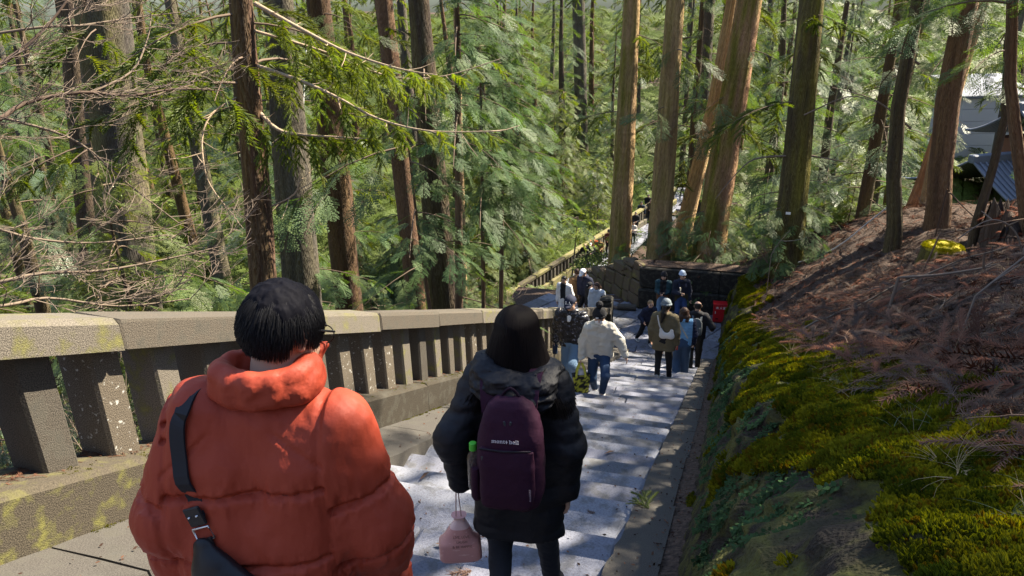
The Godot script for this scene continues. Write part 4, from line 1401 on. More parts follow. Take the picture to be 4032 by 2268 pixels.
func build_litter() -> void:
	var r := rnd(81)
	var slope := Vector3(-.45, 1, -.2).normalized()
	# dead cedar branchlets
	for v in 3:
		var buf := PackedFloat32Array()
		for i in [8500, 6500, 6000][v]:
			var z := near_z(r, .6, -25.0, 1.35)
			var x := .78 + pow(r.randf(), 1.4) * (4.0 + maxf(0.0, -z) * .35)
			var p := bank_pt(x, z)
			var near := clampf(-z / 8.0, 0.0, 1.0)
			var k := r.randf_range(.13, .34) * lerpf(.75, 1.4, near)
			var t := r.randf_range(.5, 1.5)
			var hue := r.randf()
			var c := Color(.85, .78, .74) if hue < .45 else (Color(.62, .72, .78) if hue < .78 else Color(1.2, .8, .66))
			add_inst(buf, lying(r, slope, k, .5), p + Vector3(0, r.randf_range(.0, .035), 0), c * t)
		var o := swarm("dead_fronds", dead_mesh(90 + v), M.dead, buf)
		tag(o, ["red-brown dead cedar fronds strewn over the bank", "grey-brown dead cedar fronds among the red ones on the bank", "small broken dead cedar fronds in the bank litter"][v], "dead fronds", "", "stuff")
	# large dry sprays near the edge of the moss
	var big := PackedFloat32Array()
	for i in 150:
		var z := r.randf_range(-5.5, -1.0)
		var x := .95 + pow(r.randf(), 1.2) * 1.9
		add_inst(big, lying(r, slope, r.randf_range(.28, .55), .5), bank_pt(x, z) + Vector3(0, .03, 0), Color(1.0, .78, .68) * r.randf_range(.45, 1.3))
	tag(swarm("dead_fronds", dead_mesh(93), M.dead, big), "large dry brown cedar sprays lying where the near moss ends", "dead fronds", "", "stuff")
	# twigs
	var tb := PackedFloat32Array()
	for i in 2400:
		var z := near_z(r, .6, -25.0, 1.3)
		var x := .78 + pow(r.randf(), 1.2) * (4.0 + maxf(0.0, -z) * .35)
		var t := r.randf_range(.4, 1.8)
		add_inst(tb, lying(r, slope, r.randf_range(.09, .32), .35), bank_pt(x, z) + Vector3(0, .03, 0), Color(1.1, .92, .82) * t)
	tag(swarm("twigs", twig_mesh(95), M.twig, tb), "thin grey and brown twigs scattered over the bank", "twigs", "", "stuff")
	# dry grass and green tufts
	var gb := PackedFloat32Array()
	for i in 420:
		var z := near_z(r, .3, -12.0, 1.2)
		var x := .6 + pow(r.randf(), 1.6) * 2.2
		var bs := lying(r, Vector3(-.6, 1, 0).normalized(), r.randf_range(.07, .22), .7)
		add_inst(gb, bs, bank_pt(x, z), Color(1, .92, .8) * r.randf_range(.6, 1.4) if r.randf() < .72 else Color(.3, .5, .42) * r.randf_range(.7, 1.3))
	tag(swarm("grass", blade_mesh(96, 9, .006, .9, .6), M.grass, gb), "dry pale grass with some green blades on the bank", "grass", "", "stuff")
	# moss cushions on the crest and in patches on the wall
	for v in 2:
		var mb := PackedFloat32Array()
		var n := 0
		var goal: int = [32000, 18000][v]
		var tries := 0
		while n < goal and tries < 160000:
			tries += 1
			var z := near_z(r, .5, -22.4, 1.9 if v == 0 else 1.3)
			var k: float = lerpf(2.6, 9.2, r.randf()) if v == 0 else r.randf_range(.9, 7.0)
			gn.seed = 15
			gn.frequency = .7
			var q := gn.get_noise_2d(z, k * .35) + minf(k - 4.7, 2.2) * (.17 if v == 0 else .05) + (smooth_to(z, -3.2, -1.0) * .3 if k > 5.6 else 0.0)
			if q < (.02 if v == 0 else .12):
				continue
			var p := face_pt(k, z) if k < 7.0 else bank_pt(.68 + (k - 7.0) * .22, z)
			if k > 7.0 and q < .12 + (k - 7.0) * .3:
				continue
			var nrm := Vector3(-.85 + k * .1, .35 + k * .09, 0).normalized()
			var far := clampf(-z / 10.0, 0.0, 1.0)
			var s := r.randf_range(.04, .085) * lerpf(.75, 1.9, far)
			gn.frequency = 1.6
			var hue := gn.get_noise_2d(z * 1.5, k) + r.randf_range(-.2, .2)
			var c := Color(.4, .52, .5).lerp(Color(1.55, 1.4, .95), clampf(hue * 1.3 + .45, 0.0, 1.0))
			if r.randf() < .13:
				c = Color(.85, .55, .5)
			add_inst(mb, lying(r, nrm, s, .3), p + nrm * .004, c * r.randf_range(.7, 1.25))
			n += 1
		tag(swarm("moss", moss_mesh(97 + v, 26 if v == 0 else 18), M.moss, mb), ["thick yellow-green moss cushions along the crest of the sloping wall", "thin dark moss growing in patches on the wall face"][v], "moss", "", "stuff")
	# small ferns and creepers hanging below the crest
	var fb := PackedFloat32Array()
	for i in 3200:
		var z := near_z(r, -.6, -20.0, 1.1)
		var k := 2.0 + 3.4 * pow(r.randf(), .8)
		gn.seed = 17
		gn.frequency = .5
		if gn.get_noise_2d(z, k * .4) < -.05:
			continue
		var p := face_pt(k, z)
		var dn := Vector3(-.75, -.65, r.randf_range(-.6, .6)).normalized()
		var nn := Vector3(-.9, .5, r.randf_range(-.4, .4)).normalized()
		nn = (nn - dn * nn.dot(dn)).normalized()
		var s := r.randf_range(.04, .09) * lerpf(.9, 1.7, clampf(-z / 10.0, 0.0, 1.0))
		add_inst(fb, Basis(dn * s, nn * s, dn.cross(nn) * s), p, Color(1, 1, 1) * r.randf_range(.6, 1.5))
	tag(swarm("ferns", sprig_mesh(99, 14, .26, .085), M.fern, fb), "small dark green ferns and creepers below the crest of the mossy wall", "ferns", "", "stuff")
	# leaf crumbs on the steps, gutter and base
	var lb := PackedFloat32Array()
	var crumb := MB.new()
	crumb.leaf([Vector3(-.5, .02, 0), Vector3(-.1, .12, .28), Vector3(.5, .05, .06), Vector3(.1, .0, -.26)], Vector3.UP)
	for i in 2600:
		var z := near_z(r, -1.0, -19.3, 1.0)
		var edge := r.randf()
		var x := r.randf_range(-2.65, -.5) if edge < .45 else (r.randf_range(-.5, -.2) if edge < .6 else (r.randf_range(-.3, -.12) if edge < .85 else r.randf_range(-3.1, -2.6)))
		var y := tread_y(z) + .006 if x > -2.6 and x < -.54 else T * z + (.06 if x < -2.6 else .03)
		var t := r.randf_range(.3, 1.4)
		add_inst(lb, lying(r, Vector3.UP, r.randf_range(.008, .034), .3), Vector3(x, y, z), (Color(.9, .75, .65) if r.randf() < .6 else Color(.35, .33, .33)) * t)
	for i in 500:
		var x := r.randf_range(-3.2, .3)
		var z := r.randf_range(-22.2, -19.5)
		add_inst(lb, lying(r, Vector3.UP, r.randf_range(.015, .05), .3), Vector3(x, LAND + .008, z), Color(.8, .65, .55) * r.randf_range(.3, 1.3))
	tag(swarm("leaf_crumbs", crumb.mesh(), M.dead, lb), "crumbs of bark and dead leaves scattered on the steps and landing", "leaf litter", "", "stuff")
	# moss and needles that gather on the balustrade's ledge and along its foot
	var fm := PackedFloat32Array()
	for i in 2600:
		var z := near_z(r, .5, -19.0, 1.2)
		gn.seed = 33
		gn.frequency = 1.1
		if gn.get_noise_2d(z, 3.0) < -.05:
			continue
		var foot := r.randf() < .6
		var p := Vector3(-3.115 + r.randf_range(-.012, .02), T * z + .052, z) if foot else Vector3(r.randf_range(-3.24, -3.15), T * z + .392, z)
		add_inst(fm, lying(r, Vector3(.3, 1, -.3).normalized(), r.randf_range(.02, .045), .3), p, Color(1.0, .95, .7) * r.randf_range(.5, 1.3))
	tag(swarm("moss", moss_mesh(106, 14), M.moss, fm), "thin line of moss along the foot and ledge of the stone balustrade", "moss", "", "stuff")
	var fn := PackedFloat32Array()
	for i in 1500:
		var z := near_z(r, .5, -19.0, 1.3)
		add_inst(fn, lying(r, Vector3(0, 1, -.4).normalized(), r.randf_range(.05, .13), .4), Vector3(r.randf_range(-3.48, -3.25), T * z + .4, z), Color(1.0, .75, .62) * r.randf_range(.4, 1.2))
	tag(swarm("dead_needles", dead_mesh(107), M.dead, fn), "brown cedar needles gathered between the balusters", "leaf litter", "", "stuff")
	# litter under the trees near the landing and behind the fence
	var ub := PackedFloat32Array()
	for i in 7000:
		var x := r.randf_range(-12.0, 6.0)
		var z := r.randf_range(-40.0, -23.3)
		add_inst(ub, lying(r, Vector3(0, 1, -.4).normalized(), r.randf_range(.4, .9), .4), Vector3(x, ground_y(x, z) + .03, z), Color(1.0, .8, .7) * r.randf_range(.3, 1.2))
	for i in 2500:
		var x := r.randf_range(-9.0, -3.6)
		var z := r.randf_range(-20.0, -1.0)
		add_inst(ub, lying(r, Vector3(.5, 1, 0).normalized(), r.randf_range(.25, .5), .4), Vector3(x, ground_y(x, z) + .03, z), Color(1.0, .8, .7) * r.randf_range(.4, 1.3))
	tag(swarm("forest_litter", dead_mesh(101), M.dead, ub), "brown cedar litter on the ground under the trees", "leaf litter", "", "stuff")
	var low := PackedFloat32Array()
	for i in 26000:
		var a := r.randf_range(-1.0, .75)
		var d := lerpf(30.0, 250.0, pow(r.randf(), 1.3))
		var p := Vector2(sin(a) * d, -cos(a) * d)
		if p.x > fence_x(p.y) - 1.2 and p.x < fence_x(p.y) + 5.0 and p.y > -66.0:
			continue
		var k := r.randf_range(.9, 2.2) * (1.0 + d / 120.0)
		add_inst(low, lying(r, Vector3(0, 1, .35).normalized(), k, .5), Vector3(p.x, ground_y(p.x, p.y) + r.randf_range(.2, 1.5), p.y), Color(1.0, 1.05, .85) * r.randf_range(.6, 1.5))
	tag(swarm("undergrowth", F.hinoki, M.cedar, low), "low green undergrowth covering the far forest floor", "undergrowth", "", "stuff")

# ---------- single objects ----------
func build_objects() -> void:
	var r := rnd(91)
	# fire extinguisher cabinet
	var red := flat(.42, .012, .016, .35)
	var wht := flat(.8, .78, .76, .6)
	var fx := thing("fire_box", "red metal fire extinguisher cabinet standing before the dark wall", "cabinet", Vector3(-.19, LAND, -22.2), .05)
	put("cabinet_body", box_mesh(Vector3(.44, .58, .22), .012), red, fx, Transform3D(Basis.IDENTITY, Vector3(0, .33, 0)))
	put("door", box_mesh(Vector3(.4, .5, .012), .004), red, fx, Transform3D(Basis.IDENTITY, Vector3(0, .34, .116)))
	put("plinth", box_mesh(Vector3(.4, .05, .18), .006), flat(.12, .01, .012, .5), fx, Transform3D(Basis.IDENTITY, Vector3(0, .026, 0)))
	put("lid", box_mesh(Vector3(.47, .022, .25), .006), red, fx, Transform3D(Basis(Vector3.RIGHT, .08), Vector3(0, .63, 0)))
	put("handle", box_mesh(Vector3(.022, .075, .02), .004), flat(.5, .5, .48, .4), fx, Transform3D(Basis.IDENTITY, Vector3(-.155, .36, .13)))
	put("vent", box_mesh(Vector3(.09, .035, .006), .002), flat(.03, .005, .005), fx, Transform3D(Basis.IDENTITY, Vector3(-.1, .15, .1235)))
	# the three characters, stroke by stroke on a unit square
	var ch := [
		[[.05, .9, .2, .8], [.0, .62, .15, .54], [.0, .05, .2, .38], [.62, 1.0, .62, .72], [.4, .95, .48, .78], [.86, .95, .76, .78], [.38, .68, .38, .0], [.38, .68, .9, .68], [.9, .68, .9, .0], [.38, .46, .9, .46], [.38, .24, .9, .24]],
		[[.5, 1.0, .48, .5], [.48, .5, .05, .0], [.5, .5, .98, .0], [.12, .75, .22, .48], [.9, .78, .76, .5]],
		[[.05, 1.0, .42, 1.0], [.05, .7, .42, .7], [.05, 1.0, .05, .7], [.42, 1.0, .42, .7], [.58, 1.0, .95, 1.0], [.58, .7, .95, .7], [.58, 1.0, .58, .7], [.95, 1.0, .95, .7], [0, .52, 1, .52], [.5, .68, .45, .5], [.45, .5, .05, .34], [.5, .5, .98, .34], [.05, .3, .42, .3], [.05, 0, .42, 0], [.05, .3, .05, 0], [.42, .3, .42, 0], [.58, .3, .95, .3], [.58, 0, .95, 0], [.58, .3, .58, 0], [.95, .3, .95, 0]]]
	for i in 3:
		var b := MB.new()
		for s in ch[i]:
			var a := Vector3(s[0], s[1], 0) * .075
			var e := Vector3(s[2], s[3], 0) * .075
			var d := (e - a)
			b.box(Transform3D(Basis(d.normalized(), Vector3(-d.y, d.x, 0).normalized(), Vector3.BACK), (a + e) * .5), Vector3(d.length() + .008, .0085, .002), .0005)
		put("character", b.mesh(), wht, fx, Transform3D(Basis.IDENTITY, Vector3(-.145 + i * .11, .475, .1235)))
	# stone roller lying by the wall
	var cy := thing("stone_cylinder", "pale stone cylinder lying at the edge of the landing by the wall", "stone", Vector3(-3.1, LAND + .1, -22.45), .1)
	var cm := MB.new()
	cm.lathe([Vector2(0, -.3), Vector2(.085, -.3), Vector2(.1, -.285), Vector2(.1, .285), Vector2(.085, .3), Vector2(0, .3)], 20, Transform3D(Basis(Vector3.BACK, PI / 2), Vector3.ZERO))
	put("drum", cm.mesh(), M.strip, cy)
	cm = MB.new()
	cm.lathe([Vector2(0, .0), Vector2(.05, .0), Vector2(.05, .5), Vector2(0, .5)], 12, Transform3D(Basis(Vector3.BACK, PI / 2), Vector3(-.3, -.03, 0)))
	put("axle", cm.mesh(), M.twig, cy)
	# rope from the mossy trunk to the ridge
	var rope := smooth_path([Vector3(1.6, -6.05, -21.75), Vector3(2.36, -5.72, -21.75), Vector3(2.91, -5.24, -21.6), Vector3(3.45, -4.56, -21.45), Vector3(3.95, -3.9, -21.2)], 6)
	var rp := put("rope", tube_mesh(rope, taper(rope.size(), .018, .018), 8), flat(.55, .53, .48, .8))
	tag(rp, "pale rope running from the dark mossy trunk up to the ridge", "rope")
	var band := []
	for k in 25:
		var a := TAU * k / 24.0
		band.append(Vector3(1.55 + cos(a) * .46, -5.35 + .04 * sin(a * 2.0), -22.25 + sin(a) * .46))
	tag(put("rope", tube_mesh(band, taper(25, .011, .011), 6), flat(.2, .19, .17)), "dark cord tied round the dark mossy trunk", "rope")
	# guy lines deep in the forest on the left
	for q in [[Vector3(-11.6, -3.1, -17.2), Vector3(-11.3, .1, -18.6)], [Vector3(-11.0, -3.0, -17.0), Vector3(-11.25, .1, -18.5)]]:
		tag(put("guy_rope", tube_mesh([q[0], (q[0] + q[1]) * .5, q[1]], [.02, .02, .02], 6), flat(.5, .52, .52)), "pale straight guy rope seen between the left trunks", "rope", "guy ropes in the forest")
	# fallen branches on the bank
	var fallen := [
		[[Vector3(.75, -1.62, -8.9), Vector3(1.18, -1.5, -9.18), Vector3(2.07, -1.36, -9.47), Vector3(2.75, -1.2, -9.66), Vector3(3.6, -1.0, -9.82)], .026, "long curved fallen branch arching across the bank", Color(1.3, 1.1, .95)],
		[[Vector3(2.75, -1.3, -7.9), Vector3(2.62, -.9, -7.75), Vector3(2.5, -.62, -7.7), Vector3(2.36, -.5, -7.7), Vector3(2.2, -.5, -7.66), Vector3(2.0, -.66, -7.6)], .02, "thin bent branch sticking up in an arch on the bank", Color(1.5, 1.3, 1.1)],
		[[Vector3(1.45, -.98, -7.3), Vector3(1.82, -.9, -7.25), Vector3(2.2, -.78, -7.22)], .03, "broken pale barkless branch lying on the bank", Color(2.4, 1.7, 1.2)],
		[[Vector3(1.2, .02, -4.2), Vector3(1.6, .3, -4.5), Vector3(2.1, .5, -4.9), Vector3(2.7, .7, -5.5)], .012, "thin grey fallen stick on the near bank", Color(1.6, 1.45, 1.35)],
		[[Vector3(1.6, -1.0, -6.2), Vector3(1.75, -1.1, -6.7), Vector3(1.7, -1.2, -7.2)], .014, "short forked stick lying on the bank", Color(1.8, 1.5, 1.2)],
		[[Vector3(3.0, -2.3, -13.0), Vector3(4.2, -2.05, -13.3), Vector3(5.4, -1.8, -13.4)], .03, "dark fallen limb on the upper bank", Color(.9, .75, .65)],
		[[Vector3(.85, .95, -1.15), Vector3(1.05, 1.06, -1.5), Vector3(1.3, 1.14, -1.9), Vector3(1.5, 1.2, -2.4)], .01, "near curved dead stick on the moss", Color(1.1, .9, .75)],
		[[Vector3(1.0, -5.4, -20.5), Vector3(1.15, -5.1, -20.6), Vector3(1.45, -4.75, -20.9)], .02, "short leaning stick at the foot of the dark mossy trunk", Color(1.7, 1.4, 1.2)],
		[[Vector3(4.9, -3.3, -20.6), Vector3(5.3, -3.7, -20.3), Vector3(5.9, -4.2, -20.0)], .04, "dark dead bough leaning against the stout ridge trunk", Color(.5, .42, .38)],
	]
	for q in fallen:
		var pts := smooth_path(q[0], 5)
		for i in pts.size():
			if q[2].begins_with("long curved"):
				pts[i].y = bank_pt(pts[i].x, pts[i].z).y + .16 * sin(PI * i / pts.size()) + .015
			var g := bank_pt(pts[i].x, pts[i].z).y
			if pts[i].y < g + .01 or i == 0:
				pts[i].y = g + .01
		var b := MB.new()
		b.col = q[3]
		var tp := taper(pts.size(), q[1] * .5, q[1] * .25)
		b.tube(pts, tp, 8)
		for k in 3:
			var i := r.randi_range(2, pts.size() - 2)
			var d := Vector3(r.randf_range(-.6, .6), r.randf_range(.1, .5), r.randf_range(-.6, .6)).normalized() * r.randf_range(.06, .22)
			b.tube([pts[i], pts[i] + d * .6, pts[i] + d], [q[1] * .4, q[1] * .3, .003], 5)
		tag(put("fallen_branch", b.mesh(), M.twig), q[2], "branch")
	# stumps
	var st := thing("tree_stump", "low stump with a cap of bright moss below the stout ridge trunk", "stump", bank_pt(4.55, -18.3))
	put("stump_wood", trunk_mesh([Vector3(0, -.3, 0), Vector3(0, .1, 0), Vector3(0, .34, 0)], [.52, .44, .41], 36, .06, DARK * .9, .5, Vector3(-.5, 0, .5), .09, 8), M.bark[0], st)
	var cap := Sdf.new()
	cap.k = .1
	for k in 9:
		cap.ball(Vector3(cos(k * .7) * .26, .33, sin(k * .7) * .26), .13)
	cap.ball(Vector3(0, .34, 0), .17)
	put("moss_cap", field_mesh(cap, .035), mat(M.tx_mossy, M.tx_rough, Color(1.7, 1.6, 1.3), .95, Vector3.ONE * 3.0), st)
	var mb := PackedFloat32Array()
	for i in 420:
		var a := r.randf() * TAU
		var d := sqrt(r.randf()) * .4
		add_inst(mb, lying(r, Vector3(cos(a) * d, 1, sin(a) * d).normalized(), r.randf_range(.08, .14)), Vector3(cos(a) * d, .47 - d * d * .4, sin(a) * d), Color(1.5, 1.35, .9) * r.randf_range(.8, 1.3))
	swarm("moss", moss_mesh(103, 14), M.moss, mb, st)
	for q in [[Vector3(6.1, 0, -19.4), 1.3, .5, "tall broken rotten stump with jagged top on the ridge"], [Vector3(5.6, 0, -16.8), .62, .42, "dark rotten stump half covered in red-brown fronds at the right edge"]]:
		var p := bank_pt(q[0].x, q[0].z)
		var o := thing("tree_stump", q[3], "stump", p)
		var b := MB.new()
		var rows := []
		for i in 7:
			var row := []
			var u := i / 6.0
			for k in 33:
				var a := TAU * (k % 32) / 32.0
				gn.frequency = 1.0
				var j := gn.get_noise_2d(cos(a) * 2.4 + q[0].x, sin(a) * 2.4)
				var j2 := gn.get_noise_2d(cos(a) * 7.0, sin(a) * 7.0 + u)
				var rad: float = q[2] * (1.25 - .35 * u + j * .2 + j2 * .14)
				row.append(Vector3(cos(a) * rad, -.2 + u * (q[1] * (.85 + j * .7 + j2 * .35) + .2), sin(a) * rad))
			rows.append(row)
		b.col = DARK * 1.1
		b.grid(rows, 1.0, Vector3(0, .4, 1))
		b.col = DARK * .5
		var topc := []
		for k in 33:
			topc.append(rows[6][k] * Vector3(.55, .75, .55))
		b.grid([rows[6], topc], 1.0, Vector3.UP)
		put("stump_wood", b.mesh(), M.bark[0], o)
		var fb := PackedFloat32Array()
		for i in 60:
			var a := r.randf() * TAU
			add_inst(fb, Basis(Vector3.UP, a) * lying(r, Vector3(.3, 1, .3).normalized(), r.randf_range(.3, .55), .6), Vector3(cos(a) * .35, q[1] * r.randf_range(.35, .75), sin(a) * .35), Color(1.5, .8, .6) * r.randf_range(.6, 1.4))
		swarm("dead_fronds", dead_mesh(104), M.dead, fb, o)
	# fallen sprigs and bark on the steps
	var green := Color(.8, 1.0, .7)
	for q in [[-1.62, -3.72, .2, true, "green cedar sprig lying on a step left of the woman in black"], [-1.2, -3.0, .3, false, "brown dry cedar sprig on a near step between the two front figures"], [-.42, -4.55, .28, true, "green and brown sprig on the gutter stones beside the mossy wall"], [-.8, -4.5, .16, false, "small reddish dead sprig on the right end of a step"]]:
		var o := thing("fallen_sprig", q[4], "sprig", Vector3(q[0], (tread_y(q[1]) if q[0] < -.54 else T * q[1] + .01) + .015, q[1]), r.randf() * TAU)
		for k in 2:
			put("sprig", F.cedar2 if q[3] else dead_mesh(105 + k), M.cedar if q[3] else M.dead, o, Transform3D(Basis(Vector3.UP, k * .7).scaled(Vector3.ONE * q[2] * (1.0 - k * .3)), Vector3.ZERO))
	for q in [[-1.5, -3.35, "flat piece of brown bark lying on a step"], [-2.2, -4.6, "small chip of bark near the kerb stones"], [-1.0, -6.3, "dry leaf on a step in the middle of the stairs"]]:
		var b := MB.new()
		b.poly([Vector3(-.06, .012, 0), Vector3(-.02, .02, .02), Vector3(.07, .01, .012), Vector3(.03, .012, -.018)], Vector3.UP)
		tag(put("bark_chip", b.mesh(), flat(.16, .09, .055), null, Transform3D(Basis(Vector3.UP, r.randf() * 6.0), Vector3(q[0], tread_y(q[1]) + .004, q[1]))), q[2], "bark")
	build_halls()

func build_halls() -> void:
	# shrine hall far below on the right: two ribbed blue-grey roofs
	var tile := flat(.15, .165, .2, .5, M.tx_fine, 2.0)
	var wood := flat(.2, .09, .05, .7)
	var gold := flat(.5, .42, .16, .5)
	var hl := thing("shrine_hall", "shrine hall with ribbed blue-grey roofs glimpsed between the ridge trunks", "building", Vector3(24.0, -20.5, -66.0), .5)
	put("hall_wall", box_mesh(Vector3(13, 6, 9), .05), wood, hl, Transform3D(Basis.IDENTITY, Vector3(0, 3, 0)))
	for q in [[0.0, 6.0, 9.0, 7.0, 3.2], [0.0, 10.2, 6.0, 4.4, 2.6]]:
		for s in [-1.0, 1.0]:
			var b := MB.new()
			var rows := []
			for i in 9:
				var u := i / 8.0
				var row := []
				for k in 13:
					row.append(Vector3(lerpf(-q[2], q[2], k / 12.0), q[1] + q[4] * pow(u, 1.45) + .35 * pow(absf(k / 6.0 - 1.0), 3.0) * (1.0 - u), s * lerpf(q[3], .12, u)))
				rows.append(row)
			b.grid(rows, 1.0, Vector3(0, 1, s))
			put("roof", b.mesh(), tile, hl)
			b = MB.new()
			for k in 40:
				var x: float = lerpf(-q[2], q[2], k / 39.0)
				var pts := []
				for i in 9:
					var u := i / 8.0
					pts.append(Vector3(x, q[1] + q[4] * pow(u, 1.45) + .35 * pow(absf(x / q[2]), 3.0) * (1.0 - u) + .05, s * lerpf(q[3], .12, u)))
				b.tube(pts, taper(9, .11, .1), 5)
			put("roof_ribs", b.mesh(), tile, hl).set_meta("kind", "stuff")
		put("ridge", box_mesh(Vector3(q[2] * 2.0 + .3, .6, .6), .06), tile, hl, Transform3D(Basis.IDENTITY, Vector3(0, q[1] + q[4] + .2, 0)))
		put("eave_trim", box_mesh(Vector3(q[2] * 2.0, .22, .1), .02), gold, hl, Transform3D(Basis.IDENTITY, Vector3(0, q[1] - .12, q[3] - .1)))
	put("upper_wall", box_mesh(Vector3(9, 2.2, 6), .05), wood, hl, Transform3D(Basis.IDENTITY, Vector3(0, 9.2, 0)))
	var sm := thing("storehouse", "pale boarded storehouse wall seen behind the ridge trunks on the right", "building", Vector3(21.0, -18.0, -82.0), .3)
	for i in 8:
		put("board", box_mesh(Vector3(6, 1.1, .2), .03), flat(.42, .42, .44, .8), sm, Transform3D(Basis.IDENTITY, Vector3(0, .6 + i * 1.12, 2.5)))
	put("wall_core", box_mesh(Vector3(5.9, 8.9, 4.8), .03), flat(.35, .35, .36, .8), sm, Transform3D(Basis.IDENTITY, Vector3(0, 4.5, 0)))
	put("roof", box_mesh(Vector3(7, .3, 6), .05), tile, sm, Transform3D(Basis(Vector3.RIGHT, .2), Vector3(0, 9.6, 0)))

# ---------- bodies: distance fields of tapered bones, meshed as surface nets ----------
class Sdf:
	var A := PackedVector3Array()
	var B := PackedVector3Array()
	var RA := PackedFloat32Array()
	var RB := PackedFloat32Array()
	var S := PackedFloat32Array()
	var G := PackedInt32Array()
	var cuts := []            # [normal, offset]: keeps group 0 where normal . p < offset
	var k := 0.04
	var disp = null
	var reach := 0.0

	func bone(a: Vector3, b: Vector3, ra: float, rb: float, squash := 1.0, group := 0) -> void:
		A.append(a); B.append(b); RA.append(ra); RB.append(rb); S.append(squash); G.append(group)

	func ball(a: Vector3, r: float, squash := 1.0, group := 0) -> void:
		bone(a, a + Vector3(0, .001, 0), r, r, squash, group)

	func one(i: int, p: Vector3) -> float:
		var s := S[i]
		var pa := p - A[i]
		var ba := B[i] - A[i]
		if s != 1.0:
			pa.z *= s
			ba.z *= s
		var h := clampf(pa.dot(ba) / maxf(ba.length_squared(), 1e-9), 0.0, 1.0)
		return (pa - ba * h).length() - lerpf(RA[i], RB[i], h)

	func d(p: Vector3, cand: PackedInt32Array) -> float:
		var d0 := 10.0
		var d1 := 10.0
		for i in cand:
			var e := one(i, p)
			if G[i] == 0:
				var h := maxf(k - absf(d0 - e), 0.0)
				d0 = minf(d0, e) - h * h / (4.0 * k)
			else:
				var h := maxf(k - absf(d1 - e), 0.0)
				d1 = minf(d1, e) - h * h / (4.0 * k)
		for c in cuts:
			d0 = maxf(d0, p.dot(c[0]) - float(c[1]))
		if d1 < 9.0:
			var h := maxf(k - absf(d0 - d1), 0.0)
			d0 = minf(d0, d1) - h * h / (4.0 * k)
		if disp != null and d0 < .08:
			d0 += float(disp.call(p))
		return d0

	func every() -> PackedInt32Array:
		var o := PackedInt32Array()
		for i in A.size():
			o.append(i)
		return o

	# a point on the surface, found by walking from outside along dir
	func hit(from: Vector3, dir: Vector3, off := 0.0) -> Vector3:
		var p := from
		var e := every()
		for i in 60:
			var q := d(p, e) - off
			if q < .0008:
				break
			p += dir * q * .7
		return p

	func into(mb: MB, cell: float, tint = null) -> void:
		var lo := Vector3.ONE * 1e9
		var hi := -lo
		for i in A.size():
			var r := maxf(RA[i], RB[i]) + k * .3 + cell * 2.0 + .01
			lo = lo.min(A[i] - Vector3.ONE * r).min(B[i] - Vector3.ONE * r)
			hi = hi.max(A[i] + Vector3.ONE * r).max(B[i] + Vector3.ONE * r)
		const BS := 5
		var n := Vector3i(((hi - lo) / (cell * BS)).ceil())
		var nx := n.x * BS + 1
		var ny := n.y * BS + 1
		var nz := n.z * BS + 1
		var val := PackedFloat32Array()
		val.resize(nx * ny * nz)
		val.fill(9.0)
		var vid := PackedInt32Array()
		vid.resize(nx * ny * nz)
		vid.fill(-1)
		var rad := .9 * BS * cell
		var active := []
		for bz in n.z:
			for by in n.y:
				for bx in n.x:
					var c := lo + (Vector3(bx, by, bz) + Vector3.ONE * .5) * (BS * cell)
					var cand := PackedInt32Array()
					var best := 10.0
					for i in A.size():
						var e := one(i, c)
						best = minf(best, e)
						if e < rad * maxf(1.0, S[i]) + k + .02:
							cand.append(i)
					if best > rad * 1.35 + .02 or best < -rad * 2.2 - .03 and cuts.is_empty():
						continue
					if cand.is_empty():
						continue
					active.append(Vector3i(bx, by, bz) * BS)
					for z in range(bz * BS, bz * BS + BS + 1):
						for y in range(by * BS, by * BS + BS + 1):
							var at := (z * ny + y) * nx
							for x in range(bx * BS, bx * BS + BS + 1):
								if val[at + x] > 8.5:
									val[at + x] = d(lo + Vector3(x, y, z) * cell, cand)
		var off := [0, 1, nx, nx + 1, nx * ny, nx * ny + 1, nx * ny + nx, nx * ny + nx + 1]
		var E := [[0, 1], [2, 3], [4, 5], [6, 7], [0, 2], [1, 3], [4, 6], [5, 7], [0, 4], [1, 5], [2, 6], [3, 7]]
		var corner := [Vector3(0, 0, 0), Vector3(1, 0, 0), Vector3(0, 1, 0), Vector3(1, 1, 0), Vector3(0, 0, 1), Vector3(1, 0, 1), Vector3(0, 1, 1), Vector3(1, 1, 1)]
		var w := PackedFloat32Array()
		w.resize(8)
		for a in active:
			for z in range(a.z, a.z + BS):
				for y in range(a.y, a.y + BS):
					for x in range(a.x, a.x + BS):
						var at: int = (z * ny + y) * nx + x
						var neg := 0
						for i in 8:
							w[i] = val[at + off[i]]
							if w[i] < 0.0:
								neg += 1
						if neg == 0 or neg == 8:
							continue
						var sum := Vector3.ZERO
						var cnt := 0
						for e in E:
							var u: float = w[e[0]]
							var v: float = w[e[1]]
							if (u < 0.0) != (v < 0.0):
								sum += corner[e[0]].lerp(corner[e[1]], u / (u - v))
								cnt += 1
						var g := Vector3(w[1] + w[3] + w[5] + w[7] - w[0] - w[2] - w[4] - w[6], w[2] + w[3] + w[6] + w[7] - w[0] - w[1] - w[4] - w[5], w[4] + w[5] + w[6] + w[7] - w[0] - w[1] - w[2] - w[3]).normalized()
						var p := lo + (Vector3(x, y, z) + sum / cnt) * cell
						if tint != null:
							mb.col = tint.call(p, g)
						vid[at] = mb.vert(p, g, Vector2(p.x, p.y))
		var st := [1, nx, nx * ny]
